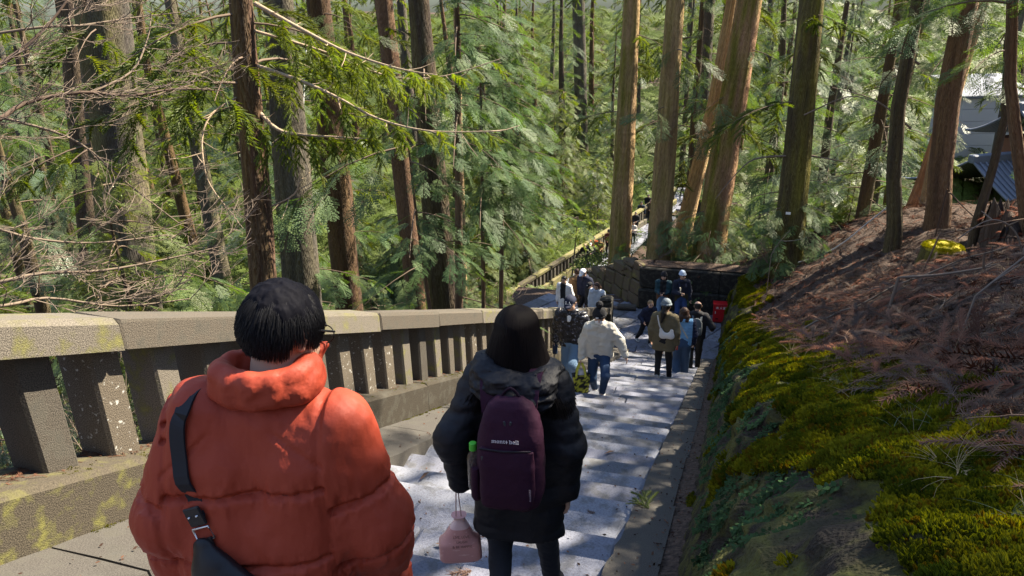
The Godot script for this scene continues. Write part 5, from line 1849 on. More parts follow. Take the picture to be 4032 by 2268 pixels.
		for a in active:
			for z in range(a.z, a.z + BS):
				for y in range(a.y, a.y + BS):
					for x in range(a.x, a.x + BS):
						var at: int = (z * ny + y) * nx + x
						if vid[at] < 0:
							continue
						var s0 := val[at] < 0.0
						for ax in 3:
							var b: int = (ax + 1) % 3
							var c: int = (ax + 2) % 3
							if [x, y, z][b] == 0 or [x, y, z][c] == 0:
								continue
							if (val[at + st[ax]] < 0.0) == s0:
								continue
							var q0 := vid[at - st[b] - st[c]]
							var q1 := vid[at - st[c]]
							var q2 := vid[at]
							var q3 := vid[at - st[b]]
							if q0 < 0 or q1 < 0 or q3 < 0:
								continue
							if s0:
								mb.idx.append_array(PackedInt32Array([q0, q2, q1, q0, q3, q2]))
							else:
								mb.idx.append_array(PackedInt32Array([q0, q1, q2, q0, q2, q3]))
		mb.col = Color(1, 1, 1)

func field_mesh(s: Sdf, cell: float, tint = null) -> ArrayMesh:
	var b := MB.new()
	s.into(b, cell, tint)
	return b.mesh()

# closed rings of super-ellipses: [centre, half width, half depth, power]
func loft_mesh(rings: Array, segs := 24, tint = null) -> ArrayMesh:
	var b := MB.new()
	var pts := []
	for q in rings:
		var row := []
		for k in segs + 1:
			var a := TAU * k / segs
			var e: float = 2.0 / q[3]
			row.append(q[0] + Vector3(signf(cos(a)) * pow(absf(cos(a)), e) * q[1], 0, signf(sin(a)) * pow(absf(sin(a)), e) * q[2]))
		pts.append(row)
	for i in pts.size():
		for k in segs + 1:
			var a: Vector3 = pts[i][(k + 1) % segs] - pts[i][(k + segs - 1) % segs]
			var c: Vector3 = pts[mini(i + 1, pts.size() - 1)][k] - pts[maxi(i - 1, 0)][k]
			var nn := a.cross(c).normalized()
			if nn.dot(pts[i][k] - rings[i][0]) < 0.0:
				nn = -nn
			if tint != null:
				b.col = tint.call(pts[i][k], nn)
			b.vert(pts[i][k], nn, Vector2(float(k) / segs, float(i) / pts.size()))
	for i in pts.size() - 1:
		for k in segs:
			var a := i * (segs + 1) + k
			var c := a + segs + 1
			b.idx.append_array(PackedInt32Array([a, a + 1, c, a + 1, c + 1, c]) if rings[1][0].y > rings[0][0].y else PackedInt32Array([a, c, a + 1, a + 1, c, c + 1]))
	for e in [0, pts.size() - 1]:
		b.poly(pts[e].slice(0, segs), rings[e][0] - rings[1 if e == 0 else e - 1][0])
	return b.mesh()

# flat band that follows points, with the outward direction at each
func band_mesh(pts: Array, outs: Array, width: float, thick: float) -> ArrayMesh:
	var b := MB.new()
	var rows := [[], [], [], []]
	for i in pts.size():
		var d: Vector3 = (pts[mini(i + 1, pts.size() - 1)] - pts[maxi(i - 1, 0)]).normalized()
		var o: Vector3 = (outs[i] - d * d.dot(outs[i])).normalized()
		var s := d.cross(o).normalized()
		var c := [pts[i] + s * width * .5, pts[i] - s * width * .5, pts[i] - s * width * .5 + o * thick, pts[i] + s * width * .5 + o * thick]
		for k in 4:
			rows[k].append(c[k])
	for i in pts.size() - 1:
		for k in 4:
			var q := [rows[k][i], rows[(k + 1) % 4][i], rows[(k + 1) % 4][i + 1], rows[k][i + 1]]
			b.poly(q, (q[0] + q[1] + q[2] + q[3]) * .25 - (rows[0][i] + rows[2][i] + rows[0][i + 1] + rows[2][i + 1]) * .25)
	for e in [0, pts.size() - 1]:
		b.poly([rows[0][e], rows[1][e], rows[2][e], rows[3][e]], pts[e] - pts[1 if e == 0 else e - 1])
	return b.mesh()

func ik(a: Vector3, b: Vector3, l1: float, l2: float, hint: Vector3) -> Vector3:
	var d := b - a
	var L := clampf(d.length(), .02, (l1 + l2) * .998)
	var u := d.normalized()
	var x := (l1 * l1 - l2 * l2 + L * L) / (2.0 * L)
	var h := sqrt(maxf(l1 * l1 - x * x, 0.0))
	var v := (hint - u * u.dot(hint)).normalized()
	return a + u * x + v * h

func hand_bones(s: Sdf, wrist: Vector3, dir: Vector3, palm: Vector3, thumb: Vector3, L: float, curl: float, fat := 1.0) -> void:
	# palm, four fingers of unequal length bent towards the palm side, thumb from the side near the wrist
	var side := thumb
	var r := L * .046 * fat
	var kn := wrist + dir * L * .5
	for i in 4:
		var o := (1.5 - i) * L * .105
		var b0 := kn + side * o
		s.bone(wrist + side * o * .55, b0, r * 1.35, r * 1.2)
		var len: float = L * [.40, .46, .43, .34][i]
		var p := b0
		var a := curl * .5
		for j in 3:
			var d := (dir * cos(a) + palm * sin(a)).normalized()
			var q: Vector3 = p + d * len * [.45, .31, .24][j]
			s.bone(p, q, r * (1.05 - .1 * j), r * (.95 - .1 * j))
			p = q
			a += curl * .8
	var t0 := wrist + dir * L * .12 + side * L * .15
	var t1 := t0 + (dir * .7 + side * .75 + palm * .25).normalized() * L * .22
	s.bone(wrist + dir * L * .05 + side * L * .06, t0, r * 1.4, r * 1.4)
	s.bone(t0, t1, r * 1.3, r * 1.1)
	s.bone(t1, t1 + (dir * .95 + side * .15 + palm * .4).normalized() * L * .2, r * 1.1, r * .85)

func seam(x: float, w: float) -> float:
	return exp(-x * x / (w * w))

const SKIN := Color(.5, .31, .22)

func cloth(r: float, g: float, b: float, rough := .85, wrinkle := true, scale := 3.0) -> StandardMaterial3D:
	var m := flat(r, g, b, rough, M.tx_wrinkle if wrinkle else M.tx_cloth, scale if wrinkle else 12.0)
	m.normal_scale = .5
	return m

# builds one figure; every length in S is in metres, facing -z, feet near y = 0
func person(label: String, at: Vector3, turn: float, S: Dictionary) -> Dictionary:
	var h: float = S.h
	var cell: float = S.get("cell", .022)
	var o := thing("person", label, "person", at, turn, S.get("group", ""))
	var J := {}
	var lean: float = deg_to_rad(S.get("lean", 4.0))
	var side_lean: float = deg_to_rad(S.get("tilt", 0.0))
	var U := Vector3(sin(side_lean), cos(lean), -sin(lean)).normalized()
	var sw: float = S.get("sw", .108) * h
	var hip: Vector3 = Vector3(0, S.get("hip", .515) * h, 0) + S.get("shift", Vector3.ZERO)
	var neck: Vector3 = hip + U * .315 * h
	var X := Vector3.RIGHT.rotated(Vector3.UP, S.get("twist", 0.0))
	var tilt: float = S.get("shrug", 0.0)
	J.sL = neck - U * .03 * h - X * sw + Vector3(0, -tilt, 0)
	J.sR = neck - U * .03 * h + X * sw + Vector3(0, tilt, 0)
	var hy: float = S.get("yaw", 0.0)
	var hp: float = deg_to_rad(S.get("nod", 8.0))
	var HB := Basis(Vector3.UP, hy) * Basis(Vector3.RIGHT, -hp) * Basis(Vector3.BACK, S.get("roll", 0.0))
	var hs: float = h * S.get("head", 1.0)
	var hc: Vector3 = neck + U * .035 * h + HB * Vector3(0, .072 * hs, -.008 * hs)
	J.head = hc; J.HB = HB; J.neck = neck; J.hip = hip; J.U = U; J.X = X
	var fl: Vector3 = S.get("fL", Vector3(-.055 * h, 0, 0))
	var fr: Vector3 = S.get("fR", Vector3(.055 * h, 0, 0))
	J.hL = S.get("hL", Vector3(-sw - .045 * h, .445 * h, -.03 * h))
	J.hR = S.get("hR", Vector3(sw + .045 * h, .445 * h, -.03 * h))
	var legs := []
	for q in [[-1.0, fl], [1.0, fr]]:
		var a := hip + Vector3(q[0] * .05 * h, -.02 * h, 0)
		var ank: Vector3 = q[1] + Vector3(0, .045 * h, .02 * h)
		legs.append([a, ik(a, ank, .245 * h, .245 * h, Vector3(q[0] * .15, .1, -1)), ank, q[1]])
	var arms := []
	for q in [[-1.0, J.sL, J.hL], [1.0, J.sR, J.hR]]:
		var wr: Vector3 = q[2]
		var sh: Vector3 = q[1]
		var d := wr - sh
		if d.length() > .315 * h:
			wr = sh + d.normalized() * .315 * h
		arms.append([sh, ik(sh, wr, .17 * h, .15 * h, S.get("elbow", Vector3(q[0] * .5, -.15, .9)) * Vector3(1.0 if not S.has("elbow") else q[0], 1, 1)), wr])
	J.arms = arms; J.legs = legs
	# skin: whole body, then head and hands on finer grids
	var b := MB.new()
	var s := Sdf.new()
	s.k = .03
	s.bone(hip, neck - U * .045 * h, .05 * h, .046 * h, 1.35)
	s.bone(J.sL, J.sR, .03 * h, .03 * h)
	s.bone(neck - U * .04 * h, hc - HB * Vector3(0, .01 * hs, -.012 * hs), .034 * h, .032 * h)
	for l in legs:
		s.bone(l[0], l[1], .042 * h, .03 * h)
		s.bone(l[1], l[2], .03 * h, .02 * h)
		s.bone(l[2], l[3] + Vector3(0, .02 * h, -.08 * h), .02 * h, .014 * h)
	for l in arms:
		s.bone(l[0], l[1], .025 * h, .02 * h)
		s.bone(l[1], l[2], .02 * h, .016 * h)
	s.into(b, maxf(cell * 1.3, .016))
	var hd := Sdf.new()
	hd.k = .018
	var H := func(x: float, y: float, z: float) -> Vector3: return hc + HB * (Vector3(x, y, z) * hs)
	hd.bone(H.call(0, .012, .012), H.call(0, .014, -.006), .048 * hs, .046 * hs)
	hd.bone(H.call(-.012, -.022, -.02), H.call(.012, -.022, -.02), .032 * hs, .032 * hs)
	hd.bone(H.call(0, -.045, -.03), H.call(0, -.048, -.034), .017 * hs, .014 * hs)
	hd.bone(H.call(0, -.002, -.052), H.call(0, -.016, -.061), .005 * hs, .0085 * hs)
	hd.bone(H.call(-.02, .006, -.043), H.call(.02, .006, -.043), .01 * hs, .01 * hs)
	hd.bone(H.call(-.01, -.031, -.047), H.call(.01, -.031, -.047), .006 * hs, .006 * hs)
	for e in [-1.0, 1.0]:
		hd.bone(H.call(e * .046, .006, .01), H.call(e * .047, -.018, .004), .009 * hs, .006 * hs)
	hd.bone(H.call(0, -.03, .0), neck - U * .02 * h, .034 * h, .036 * h)
	hd.into(b, minf(cell * .55, .011) if not S.has("far") else .014)
	for i in 2:
		var l: Array = arms[i]
		if S.get("nohand", -1) == i:
			continue
		var dir: Vector3 = (l[2] - l[1]).normalized()
		var inw := Vector3(1.0 if i == 0 else -1.0, 0, 0)
		var fwd := Vector3(0, .1, -1)
		if S.has("palms"):
			inw = S.palms
		inw = (inw - dir * dir.dot(inw)).normalized()
		var th := (fwd - dir * dir.dot(fwd) - inw * inw.dot(fwd)).normalized()
		if th.length() < .1:
			th = dir.cross(inw)
		var hn := Sdf.new()
		hn.k = .008
		hand_bones(hn, l[2], dir, inw, th, .1 * h, S.get("curl", .55), 1.0 if not S.has("far") else 1.25)
		hn.into(b, .0045 if cell < .014 else (.009 if not S.has("far") else .013))
	var sk: Color = S.get("skin", SKIN)
	put("body", b.mesh(), flat(sk.r, sk.g, sk.b, .55), o)
	# face
	if S.get("face", true):
		var dark := flat(.02, .015, .012, .3)
		for e in [-1.0, 1.0]:
			var sp := SphereMesh.new()
			sp.radius = .0075 * hs; sp.height = .011 * hs; sp.radial_segments = 10; sp.rings = 6
			put("eye", sp, dark, o, Transform3D(HB, H.call(e * .019, .004, -.0505)))
			put("eyebrow", tube_mesh([H.call(e * .01, .0155, -.0545), H.call(e * .02, .0175, -.054), H.call(e * .03, .0145, -.049)], [.002 * hs, .0028 * hs, .0016 * hs], 6), dark, o)
		put("mouth", tube_mesh([H.call(-.013, -.031, -.0515), H.call(0, -.0325, -.0545), H.call(.013, -.031, -.0515)], [.0018 * hs, .0034 * hs, .0018 * hs], 6), flat(.3, .1, .09, .5), o)
	# trousers
	if S.has("bot"):
		var t := Sdf.new()
		var tr: float = S.get("bot_r", .008)
		t.k = .04
		t.bone(hip + Vector3(-.035 * h, .05 * h, 0), hip + Vector3(.035 * h, .05 * h, 0), .066 * h + tr, .066 * h + tr, 1.15)
		t.bone(hip + Vector3(-.035 * h, -.01 * h, 0), hip + Vector3(.035 * h, -.01 * h, 0), .06 * h + tr, .06 * h + tr, 1.05)
		var fl2: float = S.get("flare", 0.0)
		for l in legs:
			t.bone(l[0], l[1], .052 * h + tr, .036 * h + tr + fl2 * .5, 1.0, 1)
			var ank: Vector3 = l[2]
			t.bone(l[1], ank + (ank - l[1]).normalized() * float(S.get("cuff", .0)), .036 * h + tr + fl2 * .5, .024 * h + tr * 1.2 + fl2, 1.0, 1)
		var nz := FastNoiseLite.new()
		nz.frequency = 9.0
		nz.seed = 3
		t.disp = func(p: Vector3) -> float: return nz.get_noise_3d(p.x, p.y * 1.6, p.z) * .006
		put("trousers", field_mesh(t, cell * .9, S.get("bot_tint", null)), S.bot, o)
	if S.has("shoe"):
		for i in 2:
			var l: Array = legs[i]
			var f: Vector3 = l[3]
			var ty: float = S.get("toe", 0.0)
			var q := Sdf.new()
			q.k = .03
			q.bone(f + Vector3(0, .027 * h, .028 * h), f + Vector3(0, .022 * h + ty, -.085 * h), .027 * h, .023 * h)
			q.bone(f + Vector3(0, .03 * h, .028 * h), l[2] + Vector3(0, .0, .008 * h), .027 * h, .026 * h)
			q.cuts = [[Vector3.DOWN, -f.y - .004]]
			put("shoe", field_mesh(q, minf(cell, .014) if not S.has("far") else .02), S.shoe, o)
			if S.has("sole"):
				put("sole", loft_mesh([[f + Vector3(0, .0, -.03 * h), .031 * h, .085 * h, 2.6], [f + Vector3(0, .012 * h, -.03 * h), .033 * h, .087 * h, 2.6], [f + Vector3(0, .016 * h, -.03 * h), .03 * h, .083 * h, 2.6]], 18), S.sole, o)
	# coat or jacket
	if S.has("top"):
		var t := Sdf.new()
		var tr: float = S.get("top_r", .02)
		var hem: float = S.get("hem", .05)
		t.k = S.get("top_k", .045)
		var sq: float = S.get("top_sq", 1.28)
		var hw := .047 * h
		for e in [-1.0, 1.0]:
			t.bone(hip - U * (hem + .06) + X * e * hw * 1.05, hip + U * .08 * h + X * e * hw, .062 * h + tr * S.get("skirt", 1.0), .057 * h + tr, sq)
			t.bone(hip + U * .08 * h + X * e * hw, neck - U * .1 * h + X * e * hw * 1.15, .057 * h + tr, .056 * h + tr, sq)
			t.bone(neck - U * .025 * h + X * e * .02 * h, (J.sL if e < 0.0 else J.sR) - X * e * .012 * h, .034 * h + tr * .6, .03 * h + tr * .7)
		t.cuts = [[-U, -(hip - U * hem).dot(U)]]
		for i in 2:
			var l: Array = arms[i]
			var wr: Vector3 = l[2] + (l[2] - l[1]).normalized() * S.get("sleeve", .0)
			t.bone(l[0], l[1], .032 * h + tr * .8, .028 * h + tr * S.get("arm_puff", .8), 1.0, 1)
			t.bone(l[1], wr, .028 * h + tr * S.get("arm_puff", .8), .022 * h + tr * .5, 1.0, 1)
		if S.get("collar", true):
			for a in 10:
				var an := PI * .12 + (PI * 1.76) * a / 9.0 + PI * .5 + PI
				var an2 := PI * .12 + (PI * 1.76) * (a + 1) / 9.0 + PI * .5 + PI
				if a == 9:
					break
				var rr: float = .043 * h
				t.bone(neck + U * .015 * h + (X * cos(an) - X.cross(U) * -sin(an)) * rr, neck + U * .015 * h + (X * cos(an2) - X.cross(U) * -sin(an2)) * rr, .016 * h + tr * .2, .016 * h + tr * .2, 1.0, 1)
		var q: float = S.get("quilt", 0.0)
		var amp: float = S.get("quilt_d", .008)
		var nz := FastNoiseLite.new()
		nz.frequency = S.get("fold", 7.0)
		nz.seed = int(h * 1000.0) % 97
		nz.fractal_octaves = 2
		var fold_d: float = S.get("fold_d", .008)
		var armx: float = sw * .98
		t.disp = S.get("top_disp", func(p: Vector3) -> float:
			var e := nz.get_noise_3d(p.x, p.y * 1.4, p.z) * fold_d
			if q > 0.0:
				var v: float = (p.y - hip.y)
				var rel := p - hip
				if absf(rel.dot(X)) > armx:
					var l: Array = arms[0] if rel.dot(X) < 0.0 else arms[1]
					v = (p - l[0]).dot((l[2] - l[0]).normalized()) + q * .35
				var m := absf(fposmod(v, q) - q * .5) / (q * .5)
				e += amp * (pow(m, 7.0) * 1.2 - .35 * (1.0 - m * m))
			return e)
		J.top = t
		put(S.get("top_name", "jacket"), field_mesh(t, S.get("top_cell", cell), S.get("top_tint", null)), S.top, o)
	if S.has("hair"):
		hair(o, J, S, hs, cell)
	if S.has("hat"):
		hat(o, J, S, hs, cell)
	J.node = o
	return J

func hair(o: Node3D, J: Dictionary, S: Dictionary, hs: float, cell: float) -> void:
	var HB: Basis = J.HB
	var hc: Vector3 = J.head
	var H := func(x: float, y: float, z: float) -> Vector3: return hc + HB * (Vector3(x, y, z) * hs)
	var t := Sdf.new()
	t.k = .02
	var st: String = S.get("hair_style", "short")
	t.bone(H.call(0, .02, .014), H.call(0, .02, .0), .051 * hs, .049 * hs)
	t.bone(H.call(0, -.006, .018), H.call(0, .01, .016), .047 * hs, .049 * hs)
	t.cuts = [[HB * Vector3(0, -.62, -.78).normalized(), (H.call(0, .012, -.03)).dot(HB * Vector3(0, -.62, -.78).normalized())]]
	if S.has("trim"):
		for e in [-1.0, 1.0]:
			var pn: Vector3 = HB * Vector3(e * .75, -.62, -.2).normalized()
			t.cuts.append([pn, (H.call(e * .047, .006, .006)).dot(pn)])
		var pb: Vector3 = HB * Vector3(0, -1, .15).normalized()
		t.cuts.append([pb, (H.call(0, -.043, .05)).dot(pb)])
	if st == "bald":
		t.cuts = [[HB * Vector3(0, .75, -.66).normalized(), (H.call(0, .03, .03)).dot(HB * Vector3(0, .75, -.66).normalized())], [HB * Vector3(0, -1, -.2).normalized(), (H.call(0, -.028, .03)).dot(HB * Vector3(0, -1, -.2).normalized())]]
	if st == "long" or st == "bob":
		var n: float = -.1 if st == "bob" else -.2
		for e in [-1.0, -.4, .4, 1.0]:
			t.bone(H.call(e * .034, .0, .022), H.call(e * .05, n * .5, .04), .026 * hs, .026 * hs, 1.0, 1)
			t.bone(H.call(e * .05, n * .5, .04), H.call(e * .045, n, .06), .026 * hs, .018 * hs, 1.0, 1)
		for e in [-1.0, 1.0]:
			t.bone(H.call(e * .046, .02, -.004), H.call(e * .05, -.06, .0), .016 * hs, .016 * hs, 1.0, 1)
			t.bone(H.call(e * .05, -.06, .0), H.call(e * .055, n * .8, .005), .016 * hs, .01 * hs, 1.0, 1)
	if st == "tucked":
		for e in [-1.0, -.35, .35, 1.0]:
			t.bone(H.call(e * .028, .0, .024), H.call(e * .032, -.085, .032), .028 * hs, .028 * hs, 1.0, 1)
		for e in [-1.0, 1.0]:
			t.bone(H.call(e * .036, .01, .012), H.call(e * .055, -.085, .014), .02 * hs, .02 * hs, 1.0, 1)
			t.bone(H.call(e * .055, -.085, .014), H.call(e * .078, -.14, .024), .02 * hs, .016 * hs, 1.0, 1)
			t.bone(H.call(e * .078, -.14, .024), H.call(e * .112, -.21, .024), .015 * hs, .004 * hs, 1.0, 1)
	if st == "pony":
		var p0: Vector3 = H.call(-.004, .0, .06)
		var p1 := p0 + Vector3(-.015, -.12, .03)
		var p2: Vector3 = p1 + Vector3(-.03, -.19, .02)
		t.bone(p0, p1, .026 * hs, .034 * hs, 1.0, 1)
		t.bone(p1, p2, .034 * hs, .012 * hs, 1.0, 1)
	var nz := FastNoiseLite.new()
	nz.frequency = 30.0
	var amt: float = .012 if st == "bob" else .007
	t.disp = func(p: Vector3) -> float: return nz.get_noise_3d(p.x * 1.3, p.y * .35, p.z * 1.3) * amt
	put("hair", field_mesh(t, minf(cell * .6, .012) if not S.has("far") else .016), S.hair, o)

func hat(o: Node3D, J: Dictionary, S: Dictionary, hs: float, cell: float) -> void:
	var HB: Basis = J.HB
	var hc: Vector3 = J.head
	var H := func(x: float, y: float, z: float) -> Vector3: return hc + HB * (Vector3(x, y, z) * hs)
	var st: String = S.get("hat_style", "beanie")
	var c := minf(cell * .55, .011) if not S.has("far") else .015
	var t := Sdf.new()
	t.k = .02
	if st == "cap":
		t.bone(H.call(0, .02, .01), H.call(0, .022, -.004), .056 * hs, .055 * hs)
		t.cuts = [[HB * Vector3(0, -1, .12).normalized(), (H.call(0, .022, -.02)).dot(HB * Vector3(0, -1, .12).normalized())]]
		put("cap_crown", field_mesh(t, c, S.get("hat_tint", null)), S.hat, o)
		var v := Sdf.new()
		v.k = .03
		for e in [-1.0, -.5, .0, .5, 1.0]:
			v.bone(H.call(e * .036, .02, -.04), H.call(e * .026, .008 - absf(e) * .004, -.098 + absf(e) * .02), .0085 * hs, .0075 * hs)
		put("cap_visor", field_mesh(v, c), S.get("visor", S.hat), o)
	else:
		t.bone(H.call(0, .03, .012), H.call(0, .046, .016), .057 * hs, .05 * hs)
		t.bone(H.call(0, .016, .006), H.call(0, .03, .006), .056 * hs, .057 * hs)
		t.cuts = [[HB * Vector3(0, -1, -.12).normalized(), (H.call(0, .012, -.02)).dot(HB * Vector3(0, -1, -.12).normalized())]]
		var nz := FastNoiseLite.new()
		nz.frequency = 40.0
		t.disp = func(p: Vector3) -> float: return nz.get_noise_3d(p.x, p.y * .2, p.z) * .004
		put("beanie", field_mesh(t, c), S.hat, o)
		var br := Sdf.new()
		br.k = .012
		for a in 14:
			var an := TAU * a / 14.0
			var bn := TAU * (a + 1) / 14.0
			br.bone(H.call(cos(an) * .054, .022, .006 + sin(an) * .055), H.call(cos(bn) * .054, .022, .006 + sin(bn) * .055), .012 * hs, .012 * hs)
		put("beanie_cuff", field_mesh(br, c), S.hat, o)
		if st == "pompom":
			var pm := Sdf.new()
			pm.ball(H.call(0, .125, .02), .034 * hs)
			pm.disp = func(p: Vector3) -> float: return nz.get_noise_3d(p.x * 1.5, p.y * 1.5, p.z * 1.5) * .014
			put("pompom", field_mesh(pm, c), S.hat, o)

func tread_y(z: float) -> float:
	var i := ceili((-0.19 - z) / TREAD - .0001)
	return maxf(LAND, T * (-0.19 - TREAD * i))

func on_step(x: float, z: float) -> Vector3:
	return Vector3(x, tread_y(z), z)

func build_people() -> void:
	build_front_man()
	build_front_woman()
	build_walkers()

# short strands that lie along the skull, or long ones that fall past the shoulders
func strands(o: Node3D, m: Material, J: Dictionary, hs: float, count: int, seed_: int, long := false) -> void:
	var r := rnd(seed_)
	var HB: Basis = J.HB
	var hc: Vector3 = J.head
	var b := MB.new()
	for i in count:
		var pts := []
		b.col = Color.WHITE * (r.randf_range(.6, 1.35) if r.randf() < .85 else 2.6)
		if not long:
			var w := Vector3(.15, .86, .5).normalized()        # whorl
			var az := r.randf() * TAU
			var a0 := sqrt(r.randf()) * 1.75
			var side := w.cross(Vector3(0, 0, 1)).normalized()
			var tng := (side * cos(az) + w.cross(side) * sin(az)).normalized()
			var n0 := w * cos(a0) + tng * sin(a0)
			if n0.z < -.55 and n0.y < .55 or n0.y < -.62 or (absf(n0.x) > .75 and n0.y < -.1 and n0.z < .35):
				continue
			var lift := r.randf_range(.0, .008)
			for j in 5:
				var a := a0 + j * .085
				var n := w * cos(a) + tng * sin(a)
				var R := Vector3(.0515, .053, .0585) * hs * (1.0 + .012 * j) + Vector3.ONE * lift * (j / 4.0)
				pts.append(hc + HB * (Vector3(0, .014, .008) * hs + n * R - Vector3(0, .0012 * j * j, 0)))
			b.tube(pts, taper(5, .001, .0004), 3, false)
		else:
			var ph := r.randf_range(-2.1, 2.1)          # 0 = back of the head
			var sg := signf(ph + .001)
			var R := Vector3(.056, .058, .063) * hs * r.randf_range(1.0, 1.07)
			for j in 4:
				var a := .12 + j * .5
				pts.append(hc + HB * (Vector3(0, .014, .008) * hs + Vector3(sin(ph) * sin(a), cos(a), cos(ph) * sin(a)) * R))
			var sp := absf(ph)
			var e1 := HB * Vector3(sin(ph) * .074 + sg * .012 * sp, -.09, cos(ph) * .062 + .012) * hs * r.randf_range(.94, 1.03)
			pts.append(hc + e1)
			if sp < .75:
				pts.append(hc + e1 + Vector3(sg * r.randf_range(.0, .03), -.05, -.005))
			else:
				var spread := r.randf_range(.03, .1)
				pts.append(hc + e1 + Vector3(sg * spread * .6, -.075, .01))
				pts.append(hc + e1 + Vector3(sg * (spread * .85 + .015), -.12 - r.randf() * .07, r.randf_range(-.01, .05)))
			var q := smooth_path(pts, 3)
			b.tube(q, taper(q.size(), .0026, .001), 3, false)
	put("hair_strands", b.mesh(), m, o).set_meta("kind", "stuff")

func lettering(text: String, height: float, depth: float, bold := false, serif := false) -> TextMesh:
	var f := SystemFont.new()
	f.font_names = PackedStringArray(["Droid Serif" if serif else "Droid Sans"])
	f.font_weight = 700 if bold else 400
	var t := TextMesh.new()
	t.text = text
	t.font = f
	t.font_size = 64
	t.pixel_size = height / 46.0
	t.depth = depth
	t.horizontal_alignment = HORIZONTAL_ALIGNMENT_CENTER
	return t

func build_front_man() -> void:
	var at := Vector3(-1.07, tread_y(-1.33) - .05, -1.28)
	var red := flat(.31, .047, .024, .6, M.tx_crease, 4.5, .35)
	red.normal_scale = .14
	var nz := FastNoiseLite.new()
	nz.frequency = 6.0
	nz.fractal_octaves = 3
	var fine := FastNoiseLite.new()
	fine.frequency = 26.0
	var h := 1.68
	var arm := {}
	var disp := func(p: Vector3) -> float:
		var e := nz.get_noise_3d(p.x, p.y, p.z) * .008
		var ax := absf(p.x)
		var v := 1.0
		var s := 0.0
		if ax > .2:
			var a: Vector3 = arm.L if p.x < 0.0 else arm.R
			var d: Vector3 = arm.dL if p.x < 0.0 else arm.dR
			s = (p - a).dot(d)
			v = minf(absf(s - .19), minf(absf(s - .35), absf(s - .48)))
			e += .013 * exp(-v * v / .00007) - .005 * minf(1.0, v / .06)
		else:
			s = 1.39 - p.y + p.x * .09 * signf(p.z)
			v = minf(absf(s - .19), minf(absf(s - .37), absf(s - .55)))
			if p.z < .02:
				v = minf(v, absf(s - .06))
			e += .013 * exp(-v * v / .00007)
			if p.z > .0 and s < .2:                                  # yoke seams from the collar to the armholes
				var y := absf(s - .035 - (ax - .07) * .75)
				e += .006 * exp(-y * y / .00006) * smooth_to(ax, .06, .1)
			e -= .006 * absf(sin(clampf((s - .19) / .18, -1.0, 2.0) * PI))
		e += .006 * exp(-pow(ax - .19 - .06 * maxf(0.0, 1.25 - p.y), 2.0) / .0001)      # armhole seam
		e += fine.get_noise_3d(p.x * 1.4, p.y * .45, p.z * 1.4) * (.0018 + .009 * exp(-v * v / .0012))          # gathers at the seams
		return e
	arm.L = Vector3(-.176, 1.34, 0); arm.R = Vector3(.176, 1.34, 0)
	arm.dL = Vector3(-.22, -.97, .02).normalized(); arm.dR = Vector3(.28, -.94, .0).normalized()
	var J := person("man in rust-red puffer jacket seen from behind, black bag slung across his back", at, .2, {"h": h, "lean": 7.0, "nod": 26.0, "yaw": -.5, "cell": .011, "sw": .1, "tilt": 5.0, "shrug": -.015,
		"top": red, "top_r": .036, "hem": .1, "top_k": .05, "top_cell": .0072, "top_disp": disp, "collar": false, "arm_puff": 1.0, "top_sq": 1.15, "top_name": "puffer_jacket",
		"hL": Vector3(-.27, .79, -.02), "hR": Vector3(.29, .80, -.1), "elbow": Vector3(.5, -.1, .5), "nohand": 1, "trim": true,
		"bot": cloth(.015, .015, .018), "shoe": flat(.02, .02, .02), "hair": flat(.006, .006, .009, .7, null, 8.0, .15), "head": 1.0})
	var o: Node3D = J.node
	var nk: Vector3 = J.neck
	# tall stuffed collar, open at the front and folded out at its right tip
	var c := Sdf.new()
	c.k = .03
	var ring := []
	for i in 13:
		var a := PI * (-.42 + 1.84 * i / 12.0)       # from the right front round the back to the left front
		ring.append(nk + Vector3(cos(a) * .104, .052 + .008 * sin(a), sin(a) * .084 - .004))
	for i in 12:
		c.bone(ring[i] + Vector3(0, -.005, 0), ring[i + 1] + Vector3(0, -.005, 0), .027, .027)
		c.bone(ring[i] + Vector3(0, .034, .002), ring[i + 1] + Vector3(0, .034, .002), .021, .021)
	c.bone(ring[0] + Vector3(0, .01, 0), ring[0] + Vector3(.055, .03, -.02), .03, .014)
	c.bone(ring[0] + Vector3(.04, .025, -.015), ring[0] + Vector3(.085, .05, -.03), .014, .008)
	c.disp = func(p: Vector3) -> float: return fine.get_noise_3d(p.x * .5, p.y * .6, p.z * .5) * .007 + nz.get_noise_3d(p.x, p.y, p.z) * .008
	put("collar", field_mesh(c, .0075), red, o)
	strands(o, flat(.007, .007, .010, .6), J, h, 8500, 71)
	# stitched baffle seams across the back
	for sv in [.19, .37]:
		var st := []
		for i in 27:
			var x := lerpf(-.155, .155, i / 26.0)
			st.append((J.top as Sdf).hit(Vector3(x, 1.39 - sv + x * .09, .6), Vector3(0, 0, -1), .0004))
		put("seam", tube_mesh(st, taper(27, .0013, .0013), 5), flat(.16, .02, .011, .7), o)
	# glasses: temple and rim
	var HB: Basis = J.HB
	var H := func(x: float, y: float, z: float) -> Vector3: return J.head + HB * (Vector3(x, y, z) * h)
	var gm := flat(.01, .01, .012, .25)
	var gl := MB.new()
	for e in [-1.0, 1.0]:
		gl.tube([H.call(e * .05, .008, .012), H.call(e * .051, .01, -.02), H.call(e * .042, .009, -.056)], [.0028, .0028, .0028], 6)
		var lens := []
		for k in 17:
			var a := TAU * k / 16.0
			lens.append(H.call(e * .022 + cos(a) * .017, .001 + sin(a) * .013, -.06))
		gl.tube(lens, taper(17, .0016, .0016), 5)
	put("glasses", gl.mesh(), gm, o)
	# sling bag, strap over the left shoulder
	var t: Sdf = J.top
	var bag := thing("sling_bag", "black leather sling bag with brown tab and steel ring on the man's back", "bag", o.position, .2)
